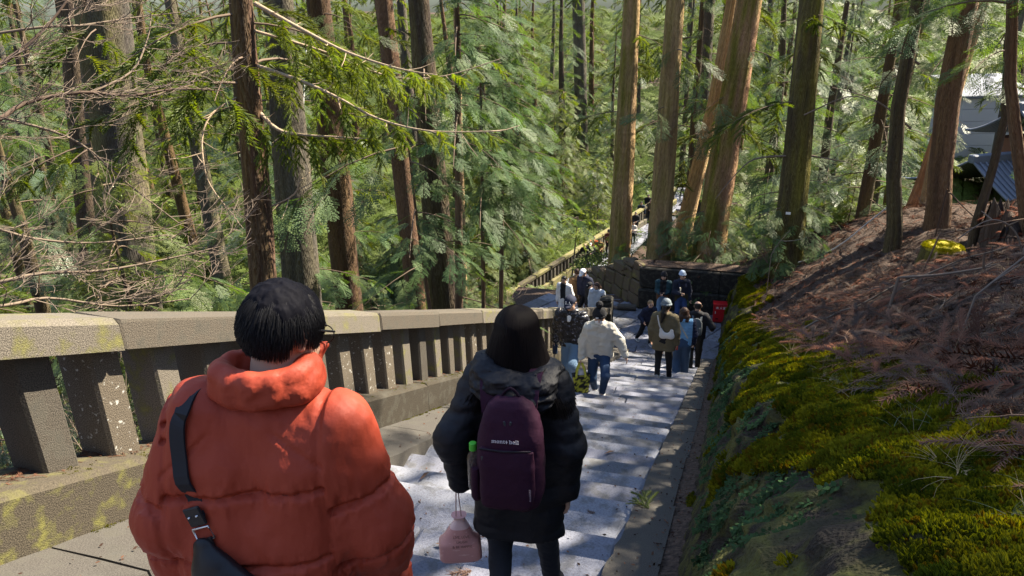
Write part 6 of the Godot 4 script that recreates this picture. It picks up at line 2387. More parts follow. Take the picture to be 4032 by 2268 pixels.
	var leather := flat(.012, .012, .015, .38, M.tx_fine, 10.0)
	leather.normal_scale = .25
	var brown := flat(.12, .04, .015, .5)
	var steel := flat(.6, .6, .62, .25)
	steel.metallic = 1.0
	var line := func(pts: Array, off: float) -> Array:
		var res := []
		for p in pts:
			res.append(t.hit(Vector3(p[0], p[1], .55), Vector3(0, 0, -1), off))
		return res
	var path := smooth_path(line.call([[-.125, 1.4], [-.135, 1.375], [-.14, 1.34], [-.138, 1.29], [-.13, 1.24], [-.118, 1.19], [-.105, 1.145]], .004), 3)
	var front := smooth_path([path[0], path[0] + Vector3(.005, .028, -.05), path[0] + Vector3(.02, .01, -.12), path[0] + Vector3(.05, -.1, -.19)], 4)
	front.reverse()
	var all: Array = front.slice(0, front.size() - 1) + path
	var outs := []
	for i in all.size():
		outs.append(Vector3(-.1, 1.0, -.5).lerp(Vector3(-.25, .25, 1), smooth_to(float(i) / all.size(), .15, .6)))
	put("strap", band_mesh(all, outs, .042, .005), flat(.012, .014, .02, .75), bag)
	var e0: Vector3 = path[-1]
	var pb := Transform3D(Basis(Vector3(.9, .38, .12).normalized(), Vector3(-.38, .9, -.12).normalized(), Vector3(-.15, .06, .98)).orthonormalized(), e0)
	put("strap_end", box_mesh(Vector3(.05, .05, .008), .003), leather, bag, pb * Transform3D(Basis.IDENTITY, Vector3(0, .012, .006)))
	for e in [-1.0, 1.0]:
		var rv := SphereMesh.new()
		rv.radius = .0045; rv.height = .006
		put("rivet", rv, steel, bag, pb * Transform3D(Basis.IDENTITY, Vector3(e * .012, .015, .0115)))
	var rect := [Vector3(-.024, -.018, .008), Vector3(.024, -.018, .008), Vector3(.026, -.05, .008), Vector3(-.026, -.05, .008), Vector3(-.024, -.018, .008)]
	put("buckle", tube_mesh(rect.map(func(p): return pb * p), taper(5, .003, .003), 6), steel, bag)
	var s := Sdf.new()
	s.k = .04
	var q := func(x: float, y: float, off := .02) -> Vector3: return t.hit(Vector3(x - .02, y + .085, .55), Vector3(0, 0, -1), off)
	s.bone(q.call(-.072, 1.0, .012), q.call(-.045, .93, .022), .026, .05, 1.6)
	s.bone(q.call(-.045, .93, .022), q.call(.07, .8, .03), .055, .115, 1.9)
	s.bone(q.call(.07, .8, .03), q.call(.14, .74, .03), .115, .1, 1.9)
	put("bag_body", field_mesh(s, .008), leather, bag)
	var pk := Sdf.new()
	pk.k = .03
	pk.bone(q.call(.02, .84, .07), q.call(.14, .76, .07), .07, .075, 2.2)
	put("front_pocket", field_mesh(pk, .008), leather, bag)
	var arcp := []
	for i in 15:
		var a := lerpf(2.6, .2, i / 14.0)
		arcp.append(pk.hit(Vector3(.055 + cos(a) * .115, .875 + sin(a) * .075, .6), Vector3(0, 0, -1), .002))
	put("zip", tube_mesh(arcp, taper(15, .004, .004), 6), flat(.02, .02, .025, .6), bag)
	for kk in 2:
		var dash := MB.new()
		var seamp := []
		for i in 40:
			var u := i / 39.0
			var x := lerpf(-.078, .1, u)
			var y := lerpf(1.085, .99, pow(u, 1.3)) + (.012 if kk == 0 else .0)
			var hp := s.hit(Vector3(x, y if kk == 0 else .935 - u * .02 + sin(u * PI) * .035, .6), Vector3(0, 0, -1), .001)
			seamp.append(hp)
		for i in range(0, 38, 2):
			if seamp[i].distance_to(seamp[i + 1]) > .02 or seamp[i].z < .0:
				continue
			dash.tube([seamp[i], seamp[i + 1]], [.0011, .0011], 4)
		if dash.v.size() > 0:
			put("stitching", dash.mesh(), flat(.5, .4, .25, .7), bag)
	var tab := []
	var tout := []
	for i in 8:
		tab.append(s.hit(Vector3(lerpf(-.075, -.038, i / 7.0), lerpf(1.07, .95, i / 7.0), .6), Vector3(0, 0, -1), .003))
		tout.append(Vector3(0, 0, 1))
	put("leather_tab", band_mesh(tab, tout, .03, .005), brown, bag)
	put("snap_tab", band_mesh([pb * Vector3(0, -.045, .01), pb * Vector3(0, -.075, .012), tab[0] + Vector3(0, 0, .006)], [Vector3(0, 0, 1), Vector3(0, 0, 1), Vector3(0, 0, 1)], .036, .006), leather, bag)
	var ringp := []
	for k in 17:
		var a := TAU * k / 16.0
		ringp.append(tab[1] + Vector3(cos(a) * .015, sin(a) * .017 - .005, .012))
	put("steel_ring", tube_mesh(ringp, taper(17, .0025, .0025), 6), steel, bag)

func build_front_woman() -> void:
	var at := Vector3(-.8, tread_y(-2.6), -2.58)
	var coat := flat(.009, .009, .012, .6, M.tx_wrinkle, 4.0, .4)
	coat.normal_scale = .3
	var h := 1.57
	var nz := FastNoiseLite.new()
	nz.frequency = 9.0
	nz.fractal_octaves = 3
	var disp := func(p: Vector3) -> float:
		var m := fposmod(p.y + .02 * nz.get_noise_3d(p.x * .3, 0, 0), .115) - .0575
		return nz.get_noise_3d(p.x, p.y * 1.5, p.z) * .008 + .005 * exp(-pow(absf(absf(m) - .0575), 2.0) / .0002) - .004
	var J := person("woman in long black padded coat with long dark hair and plum backpack, seen from behind", at, .12, {"h": h, "lean": 3.0, "nod": 10.0, "cell": .012, "sw": .102,
		"top": coat, "top_r": .022, "hem": .27, "skirt": 1.25, "top_k": .06, "top_cell": .0105, "top_disp": disp, "arm_puff": 1.0, "top_name": "padded_coat", "collar": false, "sleeve": .01,
		"hL": Vector3(-.245, .79, .02), "hR": Vector3(.22, .72, -.03), "elbow": Vector3(.35, -.1, .5), "curl": .75, "nohand": 0,
		"fL": Vector3(-.09, 0, .02), "fR": Vector3(.1, -.346, -.52), "hip": .505, "shift": Vector3(0, 0, -.04),
		"bot": cloth(.03, .033, .042), "bot_r": .004, "shoe": flat(.015, .015, .018, .5), "hair": flat(.007, .005, .005, .5), "hair_style": "tucked"})
	var o: Node3D = J.node
	var nk: Vector3 = J.neck
	strands(o, flat(.0095, .0065, .006, .65, null, 8.0, .25), J, h, 8000, 72, true)
	# hood resting behind the neck, pale fleece inside
	var hd := Sdf.new()
	hd.k = .05
	var ring := [Vector3(-.1, .0, -.08), Vector3(-.13, .03, .0), Vector3(-.115, .035, .08), Vector3(-.06, .02, .125), Vector3(.0, .01, .14), Vector3(.07, .0, .135), Vector3(.12, .005, .09), Vector3(.135, .01, .01), Vector3(.1, -.01, -.08)]
	for i in 8:
		hd.bone(nk + ring[i], nk + ring[i + 1], .045, .045)
		if i > 0 and i < 7:
			hd.bone(nk + ring[i] + Vector3(0, -.055, .012), nk + ring[i + 1] + Vector3(0, -.055, .012), .04, .04)
	var cr := FastNoiseLite.new()
	cr.frequency = 17.0
	hd.disp = func(p: Vector3) -> float: return cr.get_noise_3d(p.x * .45 + p.y * .5, p.y * 1.7, p.z * .6) * .02 + nz.get_noise_3d(p.x, p.y, p.z) * .01
	put("hood", field_mesh(hd, .009), coat, o)
	var fl := Sdf.new()
	fl.k = .02
	for i in 6:
		var a := PI * (.02 + .96 * i / 6.0)
		var a2 := PI * (.02 + .96 * (i + 1) / 6.0)
		fl.bone(nk + Vector3(cos(a) * .075, .035, sin(a) * .07 + .005), nk + Vector3(cos(a2) * .075, .035, sin(a2) * .07 + .005), .022, .022)
	put("fleece_lining", field_mesh(fl, .009), flat(.55, .52, .47, .9, M.tx_fleece, 8.0), o)
	# backpack
	var plum := flat(.04, .012, .028, .72, M.tx_wrinkle, 6.0, .3)
	plum.normal_scale = .35
	var plumd := flat(.018, .007, .016, .75, M.tx_wrinkle, 6.0, .3)
	var bp := thing("backpack", "dark plum backpack with two zipped pockets worn by the woman in black", "backpack", o.position, .12)
	var y0 := .815
	var z0 := .128
	var zc := func(y: float) -> float: return z0 + .045 - .05 * (y - y0)
	var rings := []
	for q in [[0.0, .09, .05], [.015, .118, .068], [.06, .13, .082], [.2, .134, .085], [.32, .128, .075], [.40, .112, .058], [.45, .085, .042], [.475, .05, .028], [.482, .02, .012]]:
		rings.append([Vector3(.01, y0 + q[0], zc.call(y0 + q[0])), q[1], q[2], 3.0])
	var wr := FastNoiseLite.new()
	wr.frequency = 7.0
	wr.fractal_octaves = 3
	var crumple := func(m: ArrayMesh, amt: float) -> ArrayMesh:
		var a := m.surface_get_arrays(0)
		var vv: PackedVector3Array = a[Mesh.ARRAY_VERTEX]
		var nn: PackedVector3Array = a[Mesh.ARRAY_NORMAL]
		for i in vv.size():
			var g := Vector3(wr.get_noise_3d(vv[i].x * 1.5 + .05, vv[i].y, vv[i].z), wr.get_noise_3d(vv[i].x * 1.5, vv[i].y + .05, vv[i].z), 0)
			var c0 := wr.get_noise_3d(vv[i].x * 1.5, vv[i].y, vv[i].z)
			vv[i] += nn[i] * c0 * amt
			nn[i] = (nn[i] - (g - Vector3(c0, c0, 0)) * amt * 22.0).normalized()
		a[Mesh.ARRAY_VERTEX] = vv
		a[Mesh.ARRAY_NORMAL] = nn
		var o2 := ArrayMesh.new()
		o2.add_surface_from_arrays(Mesh.PRIMITIVE_TRIANGLES, a)
		return o2
	var fine_r := []
	for i in rings.size() - 1:
		for k in 5:
			var u := k / 5.0
			fine_r.append([rings[i][0].lerp(rings[i + 1][0], u), lerpf(rings[i][1], rings[i + 1][1], u), lerpf(rings[i][2], rings[i + 1][2], u), 3.0])
	fine_r.append(rings[-1])
	put("main_bag", crumple.call(loft_mesh(fine_r, 64), .009), plum, bp)
	put("side_panel", loft_mesh([[Vector3(.115, y0 + .06, zc.call(y0 + .06) - .01), .024, .055, 2.4], [Vector3(.124, y0 + .2, zc.call(y0 + .2) - .01), .02, .06, 2.4], [Vector3(.112, y0 + .36, zc.call(y0 + .36) - .01), .018, .045, 2.4]], 20), plumd, bp)
	put("top_handle", tube_mesh(smooth_path([Vector3(-.03, y0 + .472, zc.call(y0 + .47) - .01), Vector3(.01, y0 + .512, zc.call(y0 + .47) - .012), Vector3(.05, y0 + .472, zc.call(y0 + .47) - .01)], 4), taper(9, .006, .006), 6), plumd, bp)
	rings = []
	for q in [[.03, .085, .03], [.045, .104, .04], [.1, .112, .045], [.22, .112, .042], [.285, .108, .03], [.295, .1, .02]]:
		rings.append([Vector3(.005, y0 + q[0], zc.call(y0 + q[0]) + .058), q[1], q[2], 3.2])
	fine_r = []
	for i in rings.size() - 1:
		for k in 5:
			var u := k / 5.0
			fine_r.append([rings[i][0].lerp(rings[i + 1][0], u), lerpf(rings[i][1], rings[i + 1][1], u), lerpf(rings[i][2], rings[i + 1][2], u), 3.2])
	fine_r.append(rings[-1])
	put("front_pocket", crumple.call(loft_mesh(fine_r, 56), .007), plum, bp)
	var zm := flat(.012, .008, .012, .5)
	var zp := []
	for i in 21:
		var a := lerpf(PI, 0.0, i / 20.0)
		var y := y0 + .3 + sin(a) * .115
		zp.append(Vector3(.01 + cos(a) * .106, y, zc.call(y) + .064 - pow(absf(cos(a)), 4.0) * .03 - .018 * sin(a)))
	put("zip", tube_mesh(zp, taper(21, .0045, .0045), 6), zm, bp)
	put("zip", tube_mesh([Vector3(-.1, y0 + .295, zc.call(y0) + .066), Vector3(0, y0 + .297, zc.call(y0) + .078), Vector3(.1, y0 + .295, zc.call(y0) + .062)], [.004, .004, .004], 6), zm, bp)
	var pull := flat(.045, .05, .055, .5)
	for q in [[Vector3(.0, y0 + .408, zc.call(y0 + .4) + .054), .25], [Vector3(.018, y0 + .408, zc.call(y0 + .4) + .054), -.15], [Vector3(-.088, y0 + .265, zc.call(y0 + .25) + .08), .05]]:
		put("zip_pull", box_mesh(Vector3(.009, .045, .006), .002), pull, bp, Transform3D(Basis(Vector3.BACK, q[1]), q[0] + Vector3(0, -.022, .004)))
	var tx := flat(.72, .68, .7, .6)
	put("lettering", lettering("mont", .0145, .001, true, true), tx, bp, Transform3D(Basis(Vector3.RIGHT, -.06), Vector3(-.025, y0 + .333, zc.call(y0 + .33) + .081)))
	put("lettering", lettering("bell", .0145, .001, true, true), tx, bp, Transform3D(Basis(Vector3.RIGHT, -.06), Vector3(.036, y0 + .333, zc.call(y0 + .33) + .081)))
	var dm := MB.new()
	dm.poly([Vector3(0, .009, 0), Vector3(.0045, 0, 0), Vector3(0, -.009, 0), Vector3(-.0045, 0, 0)], Vector3(0, 0, 1))
	put("emblem", dm.mesh(), tx, bp, Transform3D(Basis.IDENTITY, Vector3(.0075, y0 + .333, zc.call(y0 + .33) + .082)))
	put("lettering", lettering("BURNABLE", .008, .001, true), flat(.25, .2, .24, .6), bp, Transform3D(Basis(Vector3.BACK, PI / 2), Vector3(.098, y0 + .11, zc.call(y0 + .11) + .092)))
	var pock := []
	for q in [[.03, .02, .05], [.05, .026, .062], [.16, .024, .06], [.18, .02, .052]]:
		pock.append([Vector3(-.128, y0 + q[0], zc.call(y0) - .005), q[1], q[2], 2.4])
	put("side_pocket", loft_mesh(pock, 20), plum, bp)
	for e in [-1.0, 1.0]:
		var sp := []
		var so := []
		var t: Sdf = J.top
		for q in [[.08, 1.2, .13], [.09, 1.28, .1], [.095, 1.325, .05], [.1, 1.325, .0], [.105, 1.29, -.07], [.105, 1.2, -.14]]:
			sp.append(Vector3(e * q[0], q[1] + .01, q[2]))
			so.append(Vector3(0, .6, .4 if q[2] > .05 else -.3))
		put("shoulder_strap", band_mesh(smooth_path(sp, 3), smooth_path(so, 3), .055, .014), plum, bp)
	# bottle in the side pocket
	var bt := thing("bottle", "clear drink bottle with bright green cap in the backpack's side pocket", "bottle", o.transform * Vector3(-.142, y0 + .06, zc.call(y0) - .002), .12)
	var bb := MB.new()
	bb.lathe([Vector2(.0, 0), Vector2(.024, 0), Vector2(.027, .01), Vector2(.027, .13), Vector2(.024, .155), Vector2(.013, .178), Vector2(.012, .19)], 20)
	var gm := StandardMaterial3D.new()
	gm.albedo_color = Color(.5, .45, .4, .35)
	gm.transparency = BaseMaterial3D.TRANSPARENCY_ALPHA
	gm.roughness = .1
	put("bottle_body", bb.mesh(), gm, bt)
	var cp := MB.new()
	cp.lathe([Vector2(0, .215), Vector2(.013, .215), Vector2(.0155, .212), Vector2(.0155, .183), Vector2(.014, .181)], 20)
	put("cap", cp.mesh(), flat(.1, .55, .05, .4), bt)
	# drawstring bag from the left hand
	var hand: Vector3 = o.transform * (J.arms[0][2] + Vector3(.0, -.06, -.01))
	var ds := thing("drawstring_bag", "pink star-patterned drawstring pouch hanging from the woman's left sleeve", "bag", hand + Vector3(-.02, -.36, 0), .35)
	var img := Image.create(256, 256, false, Image.FORMAT_RGB8)
	img.fill(Color(.98, .84, .81))
	img.fill_rect(Rect2i(0, 0, 256, 132), Color(.88, .64, .6))
	var rr := rnd(9)
	for i in 90:
		var cx := rr.randi_range(4, 250)
		var cy := rr.randi_range(4, 215)
		var cc := Color(1, .95, .9) if cy > 132 else Color(.95, .78, .72)
		var sz := rr.randi_range(2, 4)
		for k in range(-sz, sz + 1):
			img.fill_rect(Rect2i(clampi(cx + k, 0, 255), clampi(cy - (sz - absi(k)) / 2, 0, 255), 1, maxi(1, sz - absi(k))), cc)
	img.fill_rect(Rect2i(0, 228, 256, 28), Color(.93, .84, .84))
	var dmat := StandardMaterial3D.new()
	dmat.albedo_texture = ImageTexture.create_from_image(img)
	dmat.roughness = .35
	dmat.backlight_enabled = true
	dmat.backlight = Color(.5, .4, .4)
	var rg := []
	for q in [[0.0, .09, .05], [.008, .095, .055], [.085, .094, .053], [.1, .084, .048], [.12, .066, .04], [.16, .046, .032], [.19, .03, .024], [.205, .022, .02], [.215, .026, .022], [.226, .034, .028]]:
		rg.append([Vector3(.004 * sin(q[0] * 40.0), q[0], 0), q[1], q[2], 4.5 if q[0] < .1 else 2.6])
	put("pouch", loft_mesh(rg, 40), dmat, ds)
	for e in [-1.0, 1.0]:
		put("cord", tube_mesh([Vector3(e * .012, .215, .01), Vector3(e * .008, .29, .004), Vector3(e * .003, .375, 0)], [.0028, .0028, .0028], 6), flat(.6, .4, .36, .7), ds)
	var tm := flat(.16, .05, .04, .7)
	for q in [["LIVE, LOVE,", .142, .0475, -.27], ["LAUGH", .118, .0515, -.16], ["& BE HAPPY!", .094, .054, -.1]]:
		put("lettering", lettering(q[0], .011, .0008), tm, ds, Transform3D(Basis(Vector3.RIGHT, q[3] * 1.3), Vector3(0.01, q[1], q[2] + .002)))

func pack_on(o: Node3D, J: Dictionary, label: String, m: Material, w: float, hgt: float, dep: float) -> void:
	var bp := thing("backpack", label, "backpack", o.position, o.rotation.y)
	var nk: Vector3 = J.neck
	var y1: float = nk.y - .03
	var z: float = nk.z + .15 + dep * .5
	var rg := []
	for q in [[0.0, .75, .6], [.05, .95, .95], [.4, 1.0, 1.0], [.75, .92, .85], [.93, .65, .55], [1.0, .25, .2]]:
		rg.append([Vector3(nk.x, y1 - hgt + q[0] * hgt, z), w * .5 * q[1], dep * .5 * q[2], 3.0])
	put("main_bag", loft_mesh(rg, 22), m, bp)
	put("front_pocket", box_mesh(Vector3(w * .7, hgt * .4, .03), .014), m, bp, Transform3D(Basis.IDENTITY, Vector3(nk.x, y1 - hgt * .68, z + dep * .5 + .006)))
	for e in [-1.0, 1.0]:
		put("shoulder_strap", band_mesh([Vector3(nk.x + e * .09, y1 - .08, z - dep * .4), Vector3(nk.x + e * .1, y1 + .025, nk.z + .05), Vector3(nk.x + e * .1, y1 + .02, nk.z - .05), Vector3(nk.x + e * .1, y1 - .12, nk.z - .15)], [Vector3(0, .5, .5), Vector3(0, 1, .1), Vector3(0, 1, -.2), Vector3(0, .3, -1)], .045, .012), m, bp)

func build_walkers() -> void:
	var black := cloth(.012, .012, .015)
	var navy := cloth(.014, .018, .04)
	var jeans := cloth(.13, .21, .32, .85, false)
	var blue := cloth(.02, .045, .1, .85, false)
	var white := flat(.72, .72, .72, .7)
	var grey := flat(.32, .32, .33, .7)
	var hairm := flat(.012, .009, .008, .45)
	var brownhair := flat(.05, .025, .015, .5)
	var pat := FastNoiseLite.new()
	pat.frequency = 9.0
	pat.fractal_type = FastNoiseLite.FRACTAL_RIDGED
	pat.fractal_octaves = 2
	# 1: dark patterned puffer
	var at := on_step(-2.45, -11.45)
	var J := person("man in glossy dark patterned puffer jacket, black cap and light jeans climbing the stairs", at, PI - .15, {"h": 1.8, "lean": 6.0, "nod": 13.0, "cell": .016, "fL": Vector3(.09, .173, -.36) * Vector3(-1, 1, 1), "fR": Vector3(.08, 0, .1), "hip": .505, "shift": Vector3(0, 0, -.1),
		"top": flat(1, 1, 1, .3, M.tx_wrinkle, 5.0), "top_r": .052, "hem": .05, "quilt": .12, "quilt_d": .014, "top_cell": .012, "bot": jeans, "bot_r": .018, "shoe": flat(.5, .1, .06, .6), "sole": white, "hair": hairm, "hat": navy, "hat_style": "cap",
		"top_tint": func(p: Vector3, _n: Vector3) -> Color:
			var v := pat.get_noise_3d(p.x * 1.2 + p.y * .5, p.y, p.z)
			return Color(.26, .28, .34) if v > .84 else (Color(.05, .05, .07) if v > .62 else Color(.016, .016, .022)),
		"hL": Vector3(-.36, .74, -.22), "hR": Vector3(.36, .70, -.06)})
	var o: Node3D = J.node
	var nk: Vector3 = J.neck
	var sh := Sdf.new()
	sh.bone(nk + Vector3(-.015, .0, -.07), nk + Vector3(0, -.1, -.118), .035, .02)
	sh.bone(nk + Vector3(.015, .0, -.07), nk + Vector3(0, -.1, -.118), .035, .02)
	put("shirt", field_mesh(sh, .014), white, o)
	var hb: Basis = J.HB
	put("lettering", lettering("LA", .05, .002, true, true), flat(.85, .85, .85), o, Transform3D(hb * Basis(Vector3.UP, PI) * Basis(Vector3.RIGHT, -.35), J.head + hb * Vector3(0, .064, -.1)))
	var bt := thing("bottle", "dark blue flask in the right hand of the man with the black cap", "bottle", o.transform * (J.arms[1][2] + Vector3(0, -.25, -.02)), .3)
	var bm := MB.new()
	bm.lathe([Vector2(0, 0), Vector2(.04, 0), Vector2(.045, .012), Vector2(.045, .15), Vector2(.038, .165), Vector2(.03, .17), Vector2(.03, .2), Vector2(0, .202)], 20)
	put("flask_body", bm.mesh(), flat(.012, .025, .06, .4), bt)
	bm = MB.new()
	bm.lathe([Vector2(0, .232), Vector2(.03, .23), Vector2(.032, .225), Vector2(.032, .203), Vector2(.03, .201)], 20)
	put("cap", bm.mesh(), flat(.01, .012, .02, .4), bt)
	# 2: white fleece and pompom
	at = on_step(-1.87, -10.62)
	var cream := flat(.66, .63, .55, .95, M.tx_fleece, 4.0)
	J = person("woman in cream fleece jacket and black pompom beanie coming up the stairs", at, PI + .12, {"h": 1.66, "lean": 9.0, "nod": 17.0, "cell": .016, "fL": Vector3(-.07, .173, -.36), "fR": Vector3(.07, -.0, .08), "hip": .5, "shift": Vector3(0, 0, -.1),
		"sw": .1, "top": cream, "top_r": .038, "hem": .05, "fold_d": .018, "top_cell": .013, "bot": blue, "bot_r": .008, "shoe": white, "sole": white, "hair": hairm, "hat": black, "hat_style": "pompom",
		"hL": Vector3(-.46, .72, -.12), "hR": Vector3(.3, .66, -.2)})
	o = J.node
	hb = J.HB
	var mk := Sdf.new()
	mk.k = .02
	mk.bone(J.head + hb * Vector3(-.024, -.05, -.06), J.head + hb * Vector3(.024, -.05, -.06), .04, .04)
	mk.bone(J.head + hb * Vector3(0, -.03, -.075), J.head + hb * Vector3(0, -.07, -.065), .03, .034)
	put("face_mask", field_mesh(mk, .009), flat(.72, .72, .72, .8), o)
	put("beanie_label", box_mesh(Vector3(.04, .03, .004), .001), white, o, Transform3D(hb, J.head + hb * Vector3(.03, .045, -.098)))
	var tote := thing("tote_bag", "black and yellow camouflage tote bag carried by the woman in cream fleece", "bag", o.transform * (J.arms[1][2] + Vector3(.0, -.06, -.03)) + Vector3(0, -.58, 0), .25)
	var rg := []
	for i in 15:
		var u := i / 14.0
		rg.append([Vector3(.012 * sin(u * 3.0), u * .36, 0), .11 + .035 * u, .055 + .012 * sin(u * PI), 3.0])
	put("bag_body", loft_mesh(rg, 40, func(p: Vector3, _n: Vector3) -> Color:
		var v := pat.get_noise_3d(p.x * 1.0, p.y * 2.2, p.z * .7)
		return Color(.5, .48, .05) if v > .5 else Color(.012, .013, .012)), flat(1, 1, 1, .6), tote)
	for e in [-1.0, 1.0]:
		put("handle", band_mesh(smooth_path([Vector3(-.075, .34, e * .055), Vector3(-.05, .46, e * .03), Vector3(0, .56, e * .008), Vector3(.05, .46, e * .03), Vector3(.075, .34, e * .055)], 4), smooth_path([Vector3(0, 0, e), Vector3(0, 0, e), Vector3(0, .3, e), Vector3(0, 0, e), Vector3(0, 0, e)], 4), .032, .006), flat(.5, .48, .06), tote)
	put("clear_parcel", loft_mesh([[Vector3(0, .3, 0), .07, .04, 2.2], [Vector3(.0, .38, 0), .075, .045, 2.2], [Vector3(.01, .43, 0), .05, .03, 2.0]], 18), flat(.45, .45, .48, .25), tote)
	# 3: olive coat
	at = on_step(-1.14, -13.7)
	J = person("woman in olive quilted coat and grey beanie with long black ponytail going down the stairs", at, -.08, {"h": 1.68, "lean": 3.0, "nod": 8.0, "cell": .017, "fL": Vector3(-.09, 0, .03), "fR": Vector3(.1, -.173, -.3), "hip": .505,
		"top": cloth(.13, .105, .06), "top_r": .037, "hem": .2, "skirt": 1.2, "quilt": .13, "quilt_d": .003, "top_cell": .014, "bot": black, "bot_r": .008, "shoe": grey, "sole": white, "hair": hairm, "hair_style": "pony", "hat": flat(.17, .2, .22, .9), "face": false,
		"hL": Vector3(-.27, .76, -.06), "hR": Vector3(.26, .72, -.02)})
	o = J.node
	var t: Sdf = J.top
	var sb := thing("shoulder_bag", "white crescent sling bag on the back of the woman in the olive coat", "bag", o.position, o.rotation.y)
	var s := Sdf.new()
	s.k = .05
	var c0 := t.hit(Vector3(.06, 1.06, .6), Vector3(0, 0, -1), .03)
	s.bone(c0 + Vector3(-.11, .06, 0), c0 + Vector3(-.07, -.06, .005), .03, .06, 2.2)
	s.bone(c0 + Vector3(-.07, -.06, .005), c0 + Vector3(.09, -.05, .005), .06, .06, 2.2)
	s.bone(c0 + Vector3(.09, -.05, .005), c0 + Vector3(.1, .06, 0), .06, .035, 2.2)
	put("bag_body", field_mesh(s, .012), flat(.66, .63, .6, .75, M.tx_cloth, 9.0), sb)
	var sp := []
	var so := []
	for q in [[-.06, 1.12], [-.09, 1.2], [-.12, 1.3], [-.14, 1.38]]:
		sp.append(t.hit(Vector3(q[0], q[1], .6), Vector3(0, 0, -1), .003))
		so.append(Vector3(0, .2, 1))
	put("strap", band_mesh(sp, so, .025, .004), flat(.6, .58, .55), sb)
	var ph := thing("phone", "phone with red case in the hand of the woman in the olive coat", "phone", o.transform * (J.arms[1][2] + Vector3(-.01, -.09, -.02)), .2)
	put("phone_body", box_mesh(Vector3(.07, .14, .009), .004), flat(.5, .06, .05, .4), ph)
	put("screen", box_mesh(Vector3(.064, .13, .002), .0006), flat(.01, .01, .012, .15), ph, Transform3D(Basis.IDENTITY, Vector3(0, 0, -.0056)))
	# 4: blue vest
	at = on_step(-.86, -15.1)
	J = person("woman in light blue padded vest with navy sleeves and wide jeans, curly brown hair", at, .1, {"h": 1.64, "lean": 3.0, "cell": .018, "fL": Vector3(-.09, 0, .03), "fR": Vector3(.08, -.173, -.28),
		"top": flat(1, 1, 1, .8, M.tx_wrinkle, 4.0), "top_r": .04, "hem": .03, "quilt": .07, "quilt_d": .007, "top_cell": .014, "top_tint": func(p: Vector3, _n: Vector3) -> Color: return Color(.016, .022, .05) if absf(p.x) > .185 else Color(.2, .4, .62),
		"bot": cloth(.045, .085, .16, .85, false), "bot_r": .02, "flare": .03, "cuff": .05, "shoe": grey, "hair": brownhair, "hair_style": "bob", "face": false, "hL": Vector3(-.2, .92, -.22), "hR": Vector3(.24, .8, -.1)})
	o = J.node
	t = J.top
	sp = []
	so = []
	for q in [[-.11, 1.36], [-.07, 1.28], [-.02, 1.19], [.04, 1.1], [.1, 1.0]]:
		sp.append(t.hit(Vector3(q[0], q[1], .6), Vector3(0, 0, -1), .003))
		so.append(Vector3(0, 0, 1))
	put("cross_strap", band_mesh(sp, so, .03, .005), flat(.5, .45, .36), o)
	# 5: balding man
	at = on_step(-.65, -16.55)
	J = person("balding man in black jacket with small grey backpack going down the stairs", at, .05, {"h": 1.72, "lean": 4.0, "cell": .018, "fL": Vector3(-.08, 0, .02), "fR": Vector3(.09, -.173, -.28), "top": black, "top_r": .035, "hem": .06, "bot": cloth(.025, .022, .018), "bot_r": .016,
		"shoe": flat(.02, .02, .02), "hair": hairm, "hair_style": "bald", "face": false, "hL": Vector3(-.15, 1.02, -.3), "hR": Vector3(.36, .98, -.2)})
	pack_on(J.node, J, "grey backpack on the balding man in black", flat(.09, .1, .11, .8), .26, .42, .13)
	# 6: boy
	J = person("boy with short fair hair in navy hooded jacket running across the landing", Vector3(-2.2, LAND, -20.2), PI + .45, {"h": 1.38, "lean": 10.0, "tilt": -7.0, "nod": 6.0, "cell": .019, "hip": .5, "fL": Vector3(-.06, .02, -.2), "fR": Vector3(.2, .02, .22), "top": navy, "top_r": .034, "hem": .05, "bot": black, "bot_r": .014,
		"shoe": grey, "sole": white, "hair": flat(.22, .14, .07, .6), "head": 1.16, "hL": Vector3(-.2, .78, -.2), "hR": Vector3(.18, .78, -.22), "skin": Color(.58, .36, .27)})
	o = J.node
	hb = J.HB
	var gl := MB.new()
	for e in [-1.0, 1.0]:
		var lens := []
		for k in 13:
			var a := TAU * k / 12.0
			lens.append(J.head + hb * Vector3(e * .032 + cos(a) * .024, .004 + sin(a) * .018, -.088))
		gl.tube(lens, taper(13, .003, .003), 5)
	put("glasses", gl.mesh(), flat(.01, .01, .01, .3), o)
	for i in 2:
		var l: Array = J.legs[i]
		put("sock", tube_mesh([l[2] + Vector3(0, -.01, 0), l[2].lerp(l[1], .28)], [.03, .036], 10), flat(.35, .03, .025), o)
	# 7, 8: the pair in front of the dark wall
	J = person("woman in black beanie and teal and brown jacket standing before the dark wall", Vector3(-1.91, LAND, -21.81), PI - .05, {"h": 1.64, "nod": 4.0, "cell": .019, "top": flat(1, 1, 1, .75, M.tx_wrinkle, 4.0), "top_r": .04, "hem": .1, "top_tint": func(p: Vector3, _n: Vector3) -> Color: return Color(.13, .062, .03) if p.y < 1.0 and absf(p.x) < .2 else (Color(.012, .014, .018) if absf(p.x) < .1 else Color(.015, .045, .06)),
		"bot": jeans, "bot_r": .014, "shoe": grey, "hair": hairm, "hair_style": "long", "hat": black, "hL": Vector3(-.05, 1.03, -.27), "hR": Vector3(.06, 1.03, -.27), "palms": Vector3(0, 0, 1)})
	var p9 := thing("phone", "dark phone held by the woman in the black beanie", "phone", J.node.transform * Vector3(0, 1.06, -.33), PI)
	put("phone_body", box_mesh(Vector3(.07, .14, .009), .003), flat(.02, .02, .025, .3), p9, Transform3D(Basis(Vector3.RIGHT, -.7), Vector3.ZERO))
